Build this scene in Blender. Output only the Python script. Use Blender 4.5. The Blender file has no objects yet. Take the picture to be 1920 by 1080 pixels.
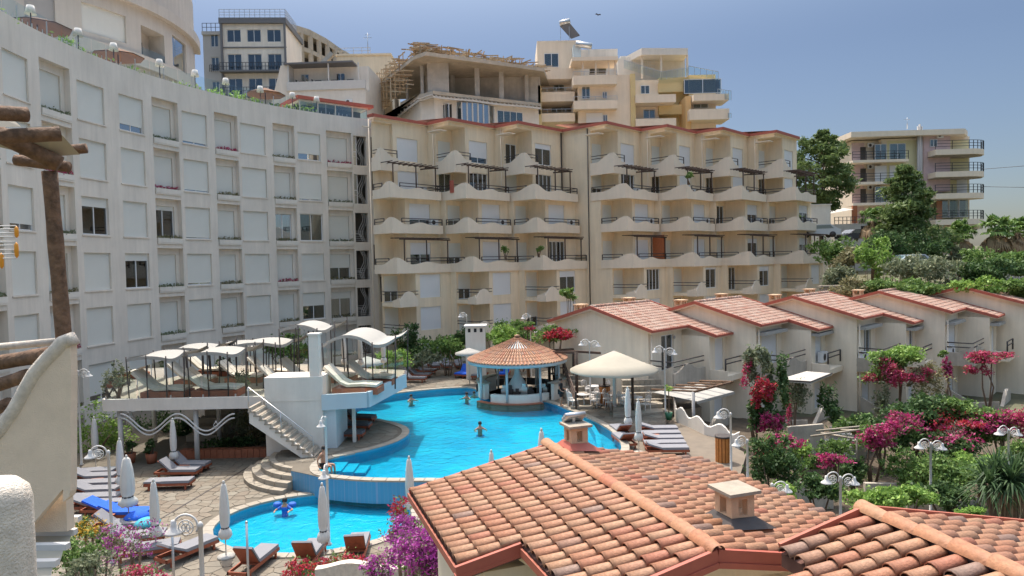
import bpy, bmesh, math, random
import numpy as np
from mathutils import Vector, Matrix
from mathutils.geometry import tessellate_polygon
random.seed(7)
S = bpy.context.scene
COL = S.collection
# ------------------------------------------------------------------ camera
CZ = 9.5; FPX = 1300.0
PITCH = math.atan(47/FPX); ROLL = 0.0213
F_ = Vector((0, math.cos(PITCH), -math.sin(PITCH)))
U0 = Vector((0, math.sin(PITCH), math.cos(PITCH))); R0 = Vector((1, 0, 0))
R_ = R0*math.cos(ROLL) - U0*math.sin(ROLL)
U_ = R0*math.sin(ROLL) + U0*math.cos(ROLL)
cam = bpy.data.objects.new('camera', bpy.data.cameras.new('camera')); COL.objects.link(cam)
m = Matrix((R_, U_, -F_)).transposed().to_4x4(); m.translation = Vector((0, 0, CZ))
cam.matrix_world = m
cam.data.sensor_width = 36; cam.data.lens = 36*FPX/1920; cam.data.clip_start = .1; cam.data.clip_end = 2000
S.camera = cam
# ------------------------------------------------------------------ light
ELEV = math.radians(64); AZ = math.radians(-25)       # azimuth from +Y towards +X: the sun stands ahead, above the hotels
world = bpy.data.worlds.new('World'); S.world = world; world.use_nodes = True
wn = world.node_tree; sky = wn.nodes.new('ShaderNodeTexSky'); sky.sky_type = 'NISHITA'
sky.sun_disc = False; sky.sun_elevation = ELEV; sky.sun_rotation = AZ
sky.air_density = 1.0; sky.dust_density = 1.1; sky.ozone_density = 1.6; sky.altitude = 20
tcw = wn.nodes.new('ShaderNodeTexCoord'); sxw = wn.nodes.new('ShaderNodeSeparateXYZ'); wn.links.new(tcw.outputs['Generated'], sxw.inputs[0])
crw = wn.nodes.new('ShaderNodeValToRGB'); el = crw.color_ramp.elements; crw.color_ramp.interpolation = 'EASE'     # added tint: low sky darkened, unseen overhead sky boosted warm to fill the facades
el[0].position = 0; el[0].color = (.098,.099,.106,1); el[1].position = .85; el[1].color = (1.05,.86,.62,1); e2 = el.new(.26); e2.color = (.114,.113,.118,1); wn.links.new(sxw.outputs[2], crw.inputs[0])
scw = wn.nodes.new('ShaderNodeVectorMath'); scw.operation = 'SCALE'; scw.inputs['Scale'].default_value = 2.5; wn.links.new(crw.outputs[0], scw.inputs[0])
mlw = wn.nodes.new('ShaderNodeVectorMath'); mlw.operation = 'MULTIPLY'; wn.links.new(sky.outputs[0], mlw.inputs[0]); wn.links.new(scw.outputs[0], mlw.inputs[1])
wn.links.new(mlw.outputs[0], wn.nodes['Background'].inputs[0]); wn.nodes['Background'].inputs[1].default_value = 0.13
sl = bpy.data.lights.new('sun', 'SUN'); sl.energy = 2.0; sl.angle = math.radians(.55); sl.color = (1, .95, .87)
sun = bpy.data.objects.new('sun', sl); COL.objects.link(sun)
sd = Vector((math.sin(AZ)*math.cos(ELEV), math.cos(AZ)*math.cos(ELEV), math.sin(ELEV)))
sun.rotation_euler = sd.to_track_quat('Z', 'Y').to_euler(); sun.location = (0, 0, 60)
S.view_settings.view_transform = 'Standard'; S.view_settings.look = 'None'
S.view_settings.gamma = 1; S.view_settings.use_curve_mapping = False
S.view_settings.exposure = 1.32
# ------------------------------------------------------------------ survey helpers: a sight line meets a level or a distance
def ray(u, v):
    return (F_ + R_*((u-960)/FPX) + U_*((540-v)/FPX))
def P(u, v, z=0.0):
    d = ray(u, v); t = (z-CZ)/d.z
    return Vector((d.x*t, d.y*t, z))
def Q(u, v, y):
    d = ray(u, v); t = y/d.y
    return Vector((d.x*t, y, CZ+d.z*t))
# ------------------------------------------------------------------ mesh builder
class MB:
    def __init__(s): s.v = []; s.f = []; s.m = []; s.sm = []
    def add(s, vs, fs, mi=0, smooth=False):
        o = len(s.v); s.v.extend([tuple(p) for p in vs])
        for f in fs:
            s.f.append([i+o for i in f]); s.m.append(mi); s.sm.append(smooth)
        return s
    def box(s, x0, x1, y0, y1, z0, z1, mi=0):
        vs = [(x0,y0,z0),(x1,y0,z0),(x1,y1,z0),(x0,y1,z0),(x0,y0,z1),(x1,y0,z1),(x1,y1,z1),(x0,y1,z1)]
        return s.add(vs, [(0,3,2,1),(4,5,6,7),(0,1,5,4),(1,2,6,5),(2,3,7,6),(3,0,4,7)], mi)
    def obox(s, c, ax, ay, az, mi=0):
        c = Vector(c); ax = Vector(ax); ay = Vector(ay); az = Vector(az)
        vs = [c+ax*i+ay*j+az*k for k in (-1,1) for j in (-1,1) for i in (-1,1)]
        return s.add(vs, [(0,2,3,1),(4,5,7,6),(0,1,5,4),(1,3,7,5),(3,2,6,7),(2,0,4,6)], mi)
    def bar(s, p, q, w, h=None, mi=0):
        p = Vector(p); q = Vector(q); d = q-p; h = h or w
        x = d.normalized(); up = Vector((0,0,1)) if abs(x.z) < .95 else Vector((1,0,0))
        y = up.cross(x).normalized(); z = x.cross(y)
        return s.obox((p+q)/2, d/2, y*w/2, z*h/2, mi)
    def tube(s, pts, r, n=8, mi=0, cap=True, closed=False):
        pts = [Vector(p) for p in pts]; N = len(pts); vs = []; fs = []
        ref = None
        for i, p in enumerate(pts):
            if closed: d = (pts[(i+1)%N]-pts[i-1])
            else: d = pts[min(i+1,N-1)]-pts[max(i-1,0)]
            d = d.normalized()
            if ref is None:
                ref = Vector((0,0,1)) if abs(d.z) < .9 else Vector((1,0,0))
            a = (ref - d*ref.dot(d)).normalized(); ref = a; b = d.cross(a)
            rr = r[i] if isinstance(r, (list, tuple)) else r
            for k in range(n):
                t = 2*math.pi*k/n; vs.append(p + a*(math.cos(t)*rr) + b*(math.sin(t)*rr))
        M = N if closed else N-1
        for i in range(M):
            for k in range(n):
                j = (i+1) % N
                fs.append((i*n+k, i*n+(k+1)%n, j*n+(k+1)%n, j*n+k))
        if cap and not closed:
            fs.append(tuple(range(n))[::-1]); fs.append(tuple((N-1)*n+k for k in range(n)))
        return s.add(vs, fs, mi, True)
    def lathe(s, prof, n=16, c=(0,0,0), mi=0, smooth=True):
        c = Vector(c); vs = []; fs = []
        for r, z in prof:
            for k in range(n):
                t = 2*math.pi*k/n; vs.append(c+Vector((r*math.cos(t), r*math.sin(t), z)))
        for i in range(len(prof)-1):
            for k in range(n):
                fs.append((i*n+k, i*n+(k+1)%n, (i+1)*n+(k+1)%n, (i+1)*n+k))
        fs.append(tuple(range(n))[::-1]); fs.append(tuple((len(prof)-1)*n+k for k in range(n)))
        return s.add(vs, fs, mi, smooth)
    def poly(s, pts, holes=(), z=None, mi=0):
        loops = [[Vector((p[0], p[1], 0)) for p in pts]] + [[Vector((p[0], p[1], 0)) for p in h] for h in holes]
        tris = tessellate_polygon(loops); fl = [q for l in loops for q in l]
        vs = [(q.x, q.y, z) for q in fl]; fs = []
        for t in tris:
            a, b, c = [fl[i] for i in t]
            if (b-a).cross(c-a).z < 0: t = (t[0], t[2], t[1])
            fs.append(tuple(t))
        return s.add(vs, fs, mi)
    def skirt(s, pts, z0, z1, mi=0, smooth=False, closed=True):
        n = len(pts); vs = [(p[0], p[1], z0) for p in pts]+[(p[0], p[1], z1) for p in pts]
        return s.add(vs, [(i, (i+1)%n, n+(i+1)%n, n+i) for i in range(n if closed else n-1)], mi, smooth)
    def prism(s, pts, z0, z1, mi=0):
        a = sum(pts[i][0]*pts[(i+1)%len(pts)][1]-pts[(i+1)%len(pts)][0]*pts[i][1] for i in range(len(pts)))
        if a < 0: pts = list(pts)[::-1]
        s.poly(pts, z=z1, mi=mi); s.skirt(pts, z0, z1, mi); 
        n = len(pts); s.add([(p[0], p[1], z0) for p in pts], [tuple(range(n))[::-1]], mi); return s
    def extr(s, prof, o, ax, up, nrm, t, mi=0):
        """profile polygon [(x,z)] in the plane (ax, up), thickness t along nrm"""
        o = Vector(o); ax = Vector(ax); up = Vector(up); nrm = Vector(nrm); n = len(prof)
        vs = [o+ax*x+up*z for x, z in prof]+[o+ax*x+up*z+nrm*t for x, z in prof]
        fs = [(i, (i+1)%n, n+(i+1)%n, n+i) for i in range(n)]
        tr = tessellate_polygon([[Vector((x, z, 0)) for x, z in prof]])
        fs += [tuple(q) for q in tr] + [tuple(i+n for i in q)[::-1] for q in tr]
        return s.add(vs, fs, mi)
    def mesh(s, name, mats):
        me = bpy.data.meshes.new(name); me.from_pydata(s.v, [], s.f)
        for mm in mats: me.materials.append(mm)
        if len(mats) > 1: me.polygons.foreach_set('material_index', s.m)
        me.polygons.foreach_set('use_smooth', s.sm); me.update(); return me
def ob(name, mb, mats, parent=None, loc=(0,0,0), rz=0, kind=None):
    if not isinstance(mats, (list, tuple)): mats = [mats]
    me = mb.mesh(name, mats) if isinstance(mb, MB) else mb
    o = bpy.data.objects.new(name, me); COL.objects.link(o); o.location = loc; o.rotation_euler = (0, 0, rz)
    if parent: o.parent = parent
    if kind: o['kind'] = kind
    return o
def inst(o, parent=None, loc=None, rz=None, scale=None):
    c = o.copy(); COL.objects.link(c)
    if parent is not None: c.parent = parent
    if loc is not None: c.location = loc
    if rz is not None: c.rotation_euler = (0, 0, rz)
    if scale is not None: c.scale = scale
    return c
def tag(o, label, cat, group=None, kind=None):
    o['label'] = label; o['category'] = cat
    if group: o['group'] = group
    if kind: o['kind'] = kind
    return o
def thing(name, label, cat, loc=(0,0,0), rz=0, group=None):
    o = bpy.data.objects.new(name, None); COL.objects.link(o); o.location = loc; o.rotation_euler = (0, 0, rz)
    o.empty_display_size = .2
    return tag(o, label, cat, group)
CH = {}
def dup(root, loc, rz=0, label=None, group=None, scale=None):
    r = root.copy(); COL.objects.link(r); r.location = loc; r.rotation_euler = (0, 0, rz)
    if scale: r.scale = (scale,)*3 if not isinstance(scale, tuple) else scale
    if label: r['label'] = label
    if group: r['group'] = group
    if root.name not in CH: CH[root.name] = [(c, list(c.children)) for c in root.children]
    for c0, gs in CH[root.name]:
        c = c0.copy(); COL.objects.link(c); c.parent = r
        for g in gs:
            d = g.copy(); COL.objects.link(d); d.parent = c
    return r
ORD = ['first','second','third','fourth','fifth','sixth','seventh','eighth','ninth','tenth','eleventh','twelfth','thirteenth','fourteenth']
# ------------------------------------------------------------------ materials
def mat(name, col, rough=.8, var=.12, scale=2.0, bump=0.0, bscale=40.0, metal=0.0, spec=.5, island=None, ramp=None, streak=0.0, slats=None, coord='Object', dirt=None):
    mt = bpy.data.materials.new(name); mt.use_nodes = True; nt = mt.node_tree; N = nt.nodes; L = nt.links
    b = N['Principled BSDF']; b.inputs['Roughness'].default_value = rough; b.inputs['Metallic'].default_value = metal
    b.inputs['Specular IOR Level'].default_value = spec
    tc = N.new('ShaderNodeTexCoord')
    if island or ramp:
        g = N.new('ShaderNodeNewGeometry'); oi = N.new('ShaderNodeObjectInfo')
        ad = N.new('ShaderNodeMath'); ad.operation = 'ADD'; L.new(g.outputs['Random Per Island'], ad.inputs[0]); L.new(oi.outputs['Random'], ad.inputs[1])
        fr = N.new('ShaderNodeMath'); fr.operation = 'FRACT'; L.new(ad.outputs[0], fr.inputs[0])
        cr = N.new('ShaderNodeValToRGB'); cols = island or ramp
        cr.color_ramp.interpolation = 'LINEAR'
        while len(cr.color_ramp.elements) < len(cols): cr.color_ramp.elements.new(.5)
        for i, c in enumerate(cols):
            e = cr.color_ramp.elements[i]; e.position = i/(len(cols)-1); e.color = (*c, 1)
        L.new(fr.outputs[0], cr.inputs[0]); base = cr.outputs[0]
    else:
        rgb = N.new('ShaderNodeRGB'); rgb.outputs[0].default_value = (*col, 1); base = rgb.outputs[0]
    def mult(base, fac, lo, hi):
        mr = N.new('ShaderNodeMapRange'); L.new(fac, mr.inputs[0]); mr.inputs[1].default_value = .3; mr.inputs[2].default_value = .7
        mr.inputs[3].default_value = lo; mr.inputs[4].default_value = hi
        hs = N.new('ShaderNodeVectorMath'); hs.operation = 'SCALE'; L.new(base, hs.inputs[0]); L.new(mr.outputs[0], hs.inputs['Scale'])
        return hs.outputs[0]
    if var > 0:
        n1 = N.new('ShaderNodeTexNoise'); n1.inputs['Scale'].default_value = scale; n1.inputs['Detail'].default_value = 5; n1.inputs['Roughness'].default_value = .65
        L.new(tc.outputs[coord], n1.inputs['Vector']); base = mult(base, n1.outputs['Fac'], 1-var, 1+var*.6)
    if streak > 0:
        mp = N.new('ShaderNodeMapping'); mp.inputs['Scale'].default_value = (1.3, 1.3, .12); L.new(tc.outputs[coord], mp.inputs[0])
        n2 = N.new('ShaderNodeTexNoise'); n2.inputs['Scale'].default_value = 1.6; n2.inputs['Detail'].default_value = 6; n2.inputs['Roughness'].default_value = .7
        L.new(mp.outputs[0], n2.inputs['Vector']); base = mult(base, n2.outputs['Fac'], 1-streak, 1.03)
    if slats:
        w = N.new('ShaderNodeTexWave'); w.wave_type = 'BANDS'; w.bands_direction = 'Z'; w.inputs['Scale'].default_value = slats; w.inputs['Distortion'].default_value = 0
        L.new(tc.outputs[coord], w.inputs['Vector'])
        bp = N.new('ShaderNodeBump'); bp.inputs['Strength'].default_value = .5; bp.inputs['Distance'].default_value = .02; L.new(w.outputs['Fac'], bp.inputs['Height']); L.new(bp.outputs[0], b.inputs['Normal'])
    if bump > 0:
        n3 = N.new('ShaderNodeTexNoise'); n3.inputs['Scale'].default_value = bscale; n3.inputs['Detail'].default_value = 4
        L.new(tc.outputs[coord], n3.inputs['Vector'])
        bp = N.new('ShaderNodeBump'); bp.inputs['Strength'].default_value = bump; bp.inputs['Distance'].default_value = .02; L.new(n3.outputs['Fac'], bp.inputs['Height']); L.new(bp.outputs[0], b.inputs['Normal'])
    L.new(base, b.inputs['Base Color'])
    return mt
M = {}
M['stucco'] = mat('hotel_stucco', (.78,.71,.625), .9, .09, .35, .25, 30, streak=.15)
M['stucco2'] = mat('greyish_render', (.60,.55,.49), .9, .08, .35, .2, 30, streak=.12)
M['cream'] = mat('cream_render', (.87,.72,.525), .9, .08, .3, .25, 30, streak=.15)
M['cream2'] = mat('pale_render', (.80,.68,.54), .9, .06, .4, .2, 30, streak=.08)
M['villa'] = mat('villa_render', (.87,.75,.59), .9, .08, .5, .25, 30, streak=.14)
M['oldwall'] = mat('weathered_plaster', (.52,.46,.38), .92, .22, 1.2, .4, 25, streak=.3)
M['nearwall'] = mat('parapet_plaster', (.74,.61,.47), .92, .10, 2.5, .6, 60)
M['nearcap'] = mat('parapet_cap_plaster', (.66,.59,.50), .92, .22, 9, .8, 70)
M['white'] = mat('white_paint', (.60,.585,.56), .6, .06, 3)
M['whitewall'] = mat('white_wall', (.74,.69,.62), .85, .08, .8, .2, 30, streak=.08)
M['bluewall'] = mat('pale_blue_wall', (.50,.57,.60), .85, .06, .8, .2, 30)
M['shutter'] = mat('shutter', (.74,.735,.68), .55, .03, .8, slats=9.0)
M['shutterw'] = mat('white_shutter', (.77,.765,.76), .5, .03, .8, slats=9.0)
M['pvc'] = mat('white_frame', (.72,.72,.72), .4, 0)
M['dark'] = mat('dark_void', (.02,.02,.022), .9, 0)
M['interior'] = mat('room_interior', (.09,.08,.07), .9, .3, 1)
M['wood'] = mat('dark_pergola_wood', (.075,.045,.032), .8, .3, 8, .4, 20)
M['log'] = mat('log_wood', (.20,.115,.068), .85, .55, 9, 1.0, 22, streak=.3)
M['rail'] = mat('dark_rail', (.05,.04,.038), .6, .2, 5)
M['iron'] = mat('black_iron', (.03,.032,.04), .5, 0)
M['steel'] = mat('steel', (.55,.55,.55), .35, 0, metal=.8)
M['redfascia'] = mat('red_fascia', (.40,.10,.065), .55, .12, 3)
M['verge'] = mat('red_verge', (.40,.12,.075), .6, .15, 4)
TERRA = [(.39,.20,.11),(.38,.165,.09),(.40,.22,.125),(.38,.175,.095),(.36,.19,.11),(.40,.22,.125),(.39,.18,.10),(.24,.155,.12),(.38,.185,.10),(.36,.13,.075),(.39,.225,.135),(.38,.185,.10),(.38,.165,.09),(.40,.205,.115)]
M['tile'] = mat('terracotta_tile', None, .65, .34, 13, .35, 45, island=TERRA)
M['tilefar'] = mat('terracotta_far', None, .7, .08, 3, island=[(.40,.255,.20),(.36,.20,.145),(.43,.30,.235),(.34,.16,.11),(.41,.27,.21),(.45,.33,.265),(.38,.22,.165)])
M['tilebase'] = mat('tile_bed', (.13,.06,.045), .9, .2, 5)
M['chimney'] = mat('chimney_render', (.60,.42,.27), .9, .15, 5, .3, 50)
M['concrete'] = mat('concrete', (.47,.445,.405), .9, .2, .8, .3, 20, streak=.15)
M['concreteb'] = mat('brownish_concrete', (.50,.435,.35), .9, .2, .8, .3, 20, streak=.12)
M['timber'] = mat('formwork_timber', None, .8, .1, 4, island=[(.40,.27,.14),(.55,.44,.30),(.28,.18,.10),(.62,.55,.42)])
M['yellow'] = mat('yellow_render', (.68,.53,.27), .9, .06, .5)
M['orange'] = mat('orange_render', (.66,.43,.20), .9, .06, .5)
M['limey'] = mat('pale_yellow_render', (.68,.62,.38), .9, .06, .5)
M['pink'] = mat('pink_tiles', (.60,.44,.43), .8, .12, 1.5)
M['greyr'] = mat('grey_render', (.42,.40,.385), .9, .06, .6)
M['greyd'] = mat('dark_trim', (.16,.16,.17), .8, .05, .6)
M['copper'] = mat('balcony_soffit', (.35,.16,.09), .8, .1, 1)
M['cloth'] = mat('white_canvas', (.36,.35,.325), .85, .05, 3)
M['pcloth'] = mat('parasol_canvas', (.66,.64,.60), .85, .06, 3)
M['cushion'] = mat('grey_cushion', (.23,.23,.25), .9, .08, 6)
M['dcushion'] = mat('dark_grey_cushion', (.13,.13,.145), .9, .1, 6)
M['mattress'] = mat('cream_mattress', (.62,.58,.49), .9, .06, 6)
M['lwood'] = mat('lounger_wood', (.32,.085,.04), .6, .2, 8)
M['lwoodp'] = mat('planter_wood', (.36,.12,.06), .7, .2, 4)
M['blue'] = mat('blue_towel', (.02,.12,.65), .9, .15, 9)
M['ptable'] = mat('orange_table_wood', (.42,.13,.05), .6, .2, 8)
M['turq'] = mat('turquoise_towel', (.06,.42,.52), .9, .1, 9)
M['skin'] = mat('skin', (.42,.22,.14), .6, .06, 8)
M['blackcloth'] = mat('black_cloth', (.015,.015,.018), .8, 0)
M['hair'] = mat('dark_hair', (.02,.014,.01), .7, 0)
M['swim'] = mat('blue_swimwear', (.02,.12,.50), .7, 0)
M['chairw'] = mat('white_chair_plastic', (.72,.68,.65), .4, 0)
M['barrel'] = mat('orange_slats', (.52,.20,.05), .6, .2, 8)
M['stone'] = mat('pale_stone', (.34,.295,.235), .9, .2, 3, .5, 15)
M['dryst'] = mat('dry_stone', None, .95, .2, 6, .3, 20, island=[(.30,.26,.21),(.42,.37,.30),(.24,.21,.18),(.36,.31,.25)])
M['paving'] = mat('flagstone', None, .75, .18, 2.5, .25, 18, island=[(.185,.158,.12),(.205,.178,.138),(.17,.138,.10),(.215,.192,.152),(.19,.152,.112),(.185,.162,.126),(.165,.128,.093),(.20,.172,.132)])
M['joint'] = mat('paving_mortar', (.155,.133,.103), .95, .15, 3, .2, 30)
M['coping'] = mat('pool_coping', None, .7, .12, 4, .2, 25, island=[(.32,.285,.235),(.35,.315,.26),(.30,.26,.21)])
M['soil'] = mat('soil', (.10,.075,.05), .95, .4, 1.5, .6, 6)
M['scrub'] = mat('hillside_scrub', (.13,.125,.07), .95, .5, .35, .6, 4)
M['asphalt'] = mat('asphalt', (.055,.055,.058), .9, .15, 2, .2, 60)
M['trunk'] = mat('bark', (.16,.11,.075), .9, .3, 6, .6, 20)
M['palmdry'] = mat('dry_palm_skirt', None, .9, .2, 5, island=[(.30,.20,.11),(.38,.28,.17),(.22,.14,.08)])
def leafm(name, cols, rough=.55):
    mt = mat(name, None, rough, .15, 1.5, island=cols); b = mt.node_tree.nodes['Principled BSDF']
    b.inputs['Specular IOR Level'].default_value = .25
    nt = mt.node_tree; out = nt.nodes['Material Output']; tr = nt.nodes.new('ShaderNodeBsdfTranslucent'); mx = nt.nodes.new('ShaderNodeMixShader'); mx.inputs[0].default_value = .3
    src = b.inputs['Base Color'].links[0].from_socket
    nt.links.new(src, tr.inputs[0]); nt.links.new(b.outputs[0], mx.inputs[1]); nt.links.new(tr.outputs[0], mx.inputs[2]); nt.links.new(mx.outputs[0], out.inputs[0])
    return mt
M['pine'] = leafm('pine_needles', [(.11,.17,.06),(.17,.24,.08),(.07,.12,.045),(.22,.29,.10),(.13,.19,.06)])
M['green'] = leafm('green_leaves', [(.11,.20,.05),(.18,.30,.08),(.08,.14,.04),(.24,.36,.10),(.14,.23,.06)])
M['lime'] = leafm('lime_leaves', [(.22,.38,.08),(.32,.48,.11),(.15,.27,.06),(.38,.52,.14)])
M['dkgreen'] = leafm('dark_leaves', [(.06,.12,.04),(.10,.18,.06),(.04,.08,.03),(.14,.22,.07)])
M['olive'] = leafm('olive_leaves', [(.19,.23,.13),(.28,.31,.19),(.13,.16,.09),(.34,.36,.24)])
M['drygreen'] = leafm('dry_leaves', [(.22,.21,.10),(.30,.28,.15),(.17,.17,.08),(.36,.30,.18)])
M['magenta'] = leafm('magenta_bracts', [(.50,.035,.17),(.60,.06,.23),(.34,.03,.12),(.64,.12,.30),(.13,.16,.05),(.45,.04,.16)])
M['purple'] = leafm('purple_bracts', [(.42,.05,.36),(.54,.09,.46),(.30,.03,.28),(.56,.16,.48),(.13,.14,.06),(.46,.05,.38)])
M['redfl'] = leafm('red_bracts', [(.48,.03,.045),(.58,.06,.08),(.34,.02,.03),(.52,.05,.13),(.12,.14,.05)])
M['pinkfl'] = leafm('pink_bracts', [(.58,.06,.17),(.64,.11,.24),(.42,.04,.12),(.50,.05,.10),(.16,.16,.06),(.60,.16,.24)])
M['yelfl'] = leafm('yellow_flowers', [(.60,.40,.04),(.55,.30,.05),(.65,.50,.10)])
def glassm(name, tint, alpha_lo=.25, rough=.03):
    mt = bpy.data.materials.new(name); mt.use_nodes = True; nt = mt.node_tree; N = nt.nodes; L = nt.links
    out = N['Material Output']; N.remove(N['Principled BSDF'])
    t = N.new('ShaderNodeBsdfTransparent'); t.inputs[0].default_value = (*tint, 1)
    g = N.new('ShaderNodeBsdfGlossy'); g.inputs['Roughness'].default_value = rough; g.inputs[0].default_value = (.9,.95,1,1)
    fr = N.new('ShaderNodeFresnel'); fr.inputs[0].default_value = 1.5
    mr = N.new('ShaderNodeMapRange'); L.new(fr.outputs[0], mr.inputs[0]); mr.inputs[1].default_value = 0; mr.inputs[2].default_value = 1; mr.inputs[3].default_value = alpha_lo; mr.inputs[4].default_value = 1
    mx = N.new('ShaderNodeMixShader'); L.new(mr.outputs[0], mx.inputs[0]); L.new(t.outputs[0], mx.inputs[1]); L.new(g.outputs[0], mx.inputs[2]); L.new(mx.outputs[0], out.inputs[0])
    return mt
M['glass'] = glassm('window_glass', (.55,.62,.62), .12)
M['rglass'] = glassm('balustrade_glass', (.84,.93,.91), .04)
M['bglass'] = glassm('blue_window_glass', (.35,.5,.6), .45)
def waterm():
    mt = bpy.data.materials.new('pool_water'); mt.use_nodes = True; nt = mt.node_tree; N = nt.nodes; L = nt.links
    out = N['Material Output']; N.remove(N['Principled BSDF'])
    t = N.new('ShaderNodeBsdfTransparent'); t.inputs[0].default_value = (.3,.95,.98,1)
    g = N.new('ShaderNodeBsdfGlossy'); g.inputs['Roughness'].default_value = .05
    tc = N.new('ShaderNodeTexCoord'); n = N.new('ShaderNodeTexNoise'); n.inputs['Scale'].default_value = 2.2; n.inputs['Detail'].default_value = 5; n.inputs['Distortion'].default_value = .6
    L.new(tc.outputs['Object'], n.inputs['Vector']); bp = N.new('ShaderNodeBump'); bp.inputs['Strength'].default_value = .6; bp.inputs['Distance'].default_value = .14
    L.new(n.outputs['Fac'], bp.inputs['Height']); L.new(bp.outputs[0], g.inputs['Normal'])
    fr = N.new('ShaderNodeFresnel'); fr.inputs[0].default_value = 1.33; L.new(bp.outputs[0], fr.inputs['Normal'])
    mx = N.new('ShaderNodeMixShader'); L.new(fr.outputs[0], mx.inputs[0]); L.new(t.outputs[0], mx.inputs[1]); L.new(g.outputs[0], mx.inputs[2]); L.new(mx.outputs[0], out.inputs[0])
    return mt
M['water'] = waterm()
def poolfloor(name, col, ripple=.35, tile=4.0):
    mt = bpy.data.materials.new(name); mt.use_nodes = True; nt = mt.node_tree; N = nt.nodes; L = nt.links
    b = N['Principled BSDF']; b.inputs['Roughness'].default_value = .5
    tc = N.new('ShaderNodeTexCoord')
    br = N.new('ShaderNodeTexBrick'); br.inputs['Scale'].default_value = tile; br.offset = 0; br.inputs['Brick Width'].default_value = .5; br.inputs['Row Height'].default_value = .5; br.inputs['Mortar Size'].default_value = .015
    br.inputs['Color1'].default_value = (*col, 1); br.inputs['Color2'].default_value = (col[0]*1.3, col[1]*1.06, col[2]*1.02, 1); br.inputs['Mortar'].default_value = (col[0]*2+.08, col[1]*1.15, col[2]*1.05, 1)
    L.new(tc.outputs['Object'], br.inputs['Vector'])
    n = N.new('ShaderNodeTexNoise'); n.inputs['Scale'].default_value = .22; n.inputs['Detail'].default_value = 6; n.inputs['Distortion'].default_value = 1.2; L.new(tc.outputs['Object'], n.inputs['Vector'])
    mr = N.new('ShaderNodeMapRange'); L.new(n.outputs['Fac'], mr.inputs[0]); mr.inputs[1].default_value = .35; mr.inputs[2].default_value = .68; mr.inputs[3].default_value = 0; mr.inputs[4].default_value = ripple
    mx = N.new('ShaderNodeMix'); mx.data_type = 'RGBA'; L.new(mr.outputs[0], mx.inputs['Factor']); L.new(br.outputs[0], mx.inputs[6]); mx.inputs[7].default_value = (.07,.42,.56,1)
    L.new(mx.outputs[2], b.inputs['Base Color']); return mt
M['pfloor'] = poolfloor('pool_floor_tiles', (.003,.24,.42), .85)
M['pfloor2'] = poolfloor('small_pool_floor', (.02,.31,.48), .3)
M['ptilewall'] = poolfloor('blue_pool_wall_tiles', (.08,.25,.40), .12, 3.0)
# ------------------------------------------------------------------ foliage
def leaves(name, blobs, size, mt, parent=None, seed=0, up=.2, aspect=.5, hollow=.55, kind=None):
    """blobs: (x,y,z,rx,ry,rz,n). leaf faces scattered through each lump"""
    rg = np.random.default_rng(seed); Vs = []
    for (x, y, z, rx, ry, rz, n) in blobs:
        n = int(n)
        d = rg.normal(size=(n, 3)); d /= np.linalg.norm(d, axis=1)[:, None]
        # clumping: pull towards a few sub-centres
        k = max(6, n//70); sc = rg.normal(size=(k, 3)); sc /= np.linalg.norm(sc, axis=1)[:, None]; sc *= rg.uniform(hollow, 1, (k, 1))**.7
        idx = rg.integers(0, k, n); sp = rg.uniform(.12, .34, (k, 1))[idx]
        c = sc[idx] + rg.normal(size=(n, 3))*sp
        loose = rg.random(n) < .22; c[loose] = d[loose]*rg.uniform(.3, 1.05, (loose.sum(), 1))
        c = c*np.array([rx, ry, rz]) + np.array([x, y, z])
        nr = rg.normal(size=(n, 3)); nr[:, 2] += up; nr /= np.linalg.norm(nr, axis=1)[:, None]
        t = rg.normal(size=(n, 3)); t -= (t*nr).sum(1)[:, None]*nr; t /= np.linalg.norm(t, axis=1)[:, None]; b = np.cross(nr, t)
        s = size*rg.uniform(.55, 1.35, (n, 1))
        q = np.stack([c-t*s, c-b*s*aspect, c+t*s, c+b*s*aspect], 1); Vs.append(q.reshape(-1, 3))
    V = np.concatenate(Vs); nq = len(V)//4
    me = bpy.data.meshes.new(name); me.vertices.add(len(V)); me.vertices.foreach_set('co', V.ravel())
    me.loops.add(nq*4); me.loops.foreach_set('vertex_index', np.arange(nq*4, dtype=np.int32))
    me.polygons.add(nq); me.polygons.foreach_set('loop_start', np.arange(0, nq*4, 4, dtype=np.int32)); me.polygons.foreach_set('loop_total', np.full(nq, 4, dtype=np.int32))
    me.materials.append(mt); me.update(calc_edges=True)
    return ob(name, me, [mt], parent, kind=kind)
def lumps(c, r, n, k, seed=0, flat=1.0):
    """break a crown (centre c, radii r) into k uneven lumps sharing n leaves"""
    rg = random.Random(seed); out = []
    for i in range(k):
        a = rg.uniform(0, 2*math.pi); e = rg.uniform(-.9, 1); q = rg.uniform(.35, .85)
        ce = math.sqrt(max(0, 1-e*e))
        s = rg.uniform(.35, .6)
        out.append((c[0]+math.cos(a)*ce*r[0]*q, c[1]+math.sin(a)*ce*r[1]*q, c[2]+e*r[2]*q*flat, r[0]*s, r[1]*s, r[2]*s*.9, n/k))
    return out
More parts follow.
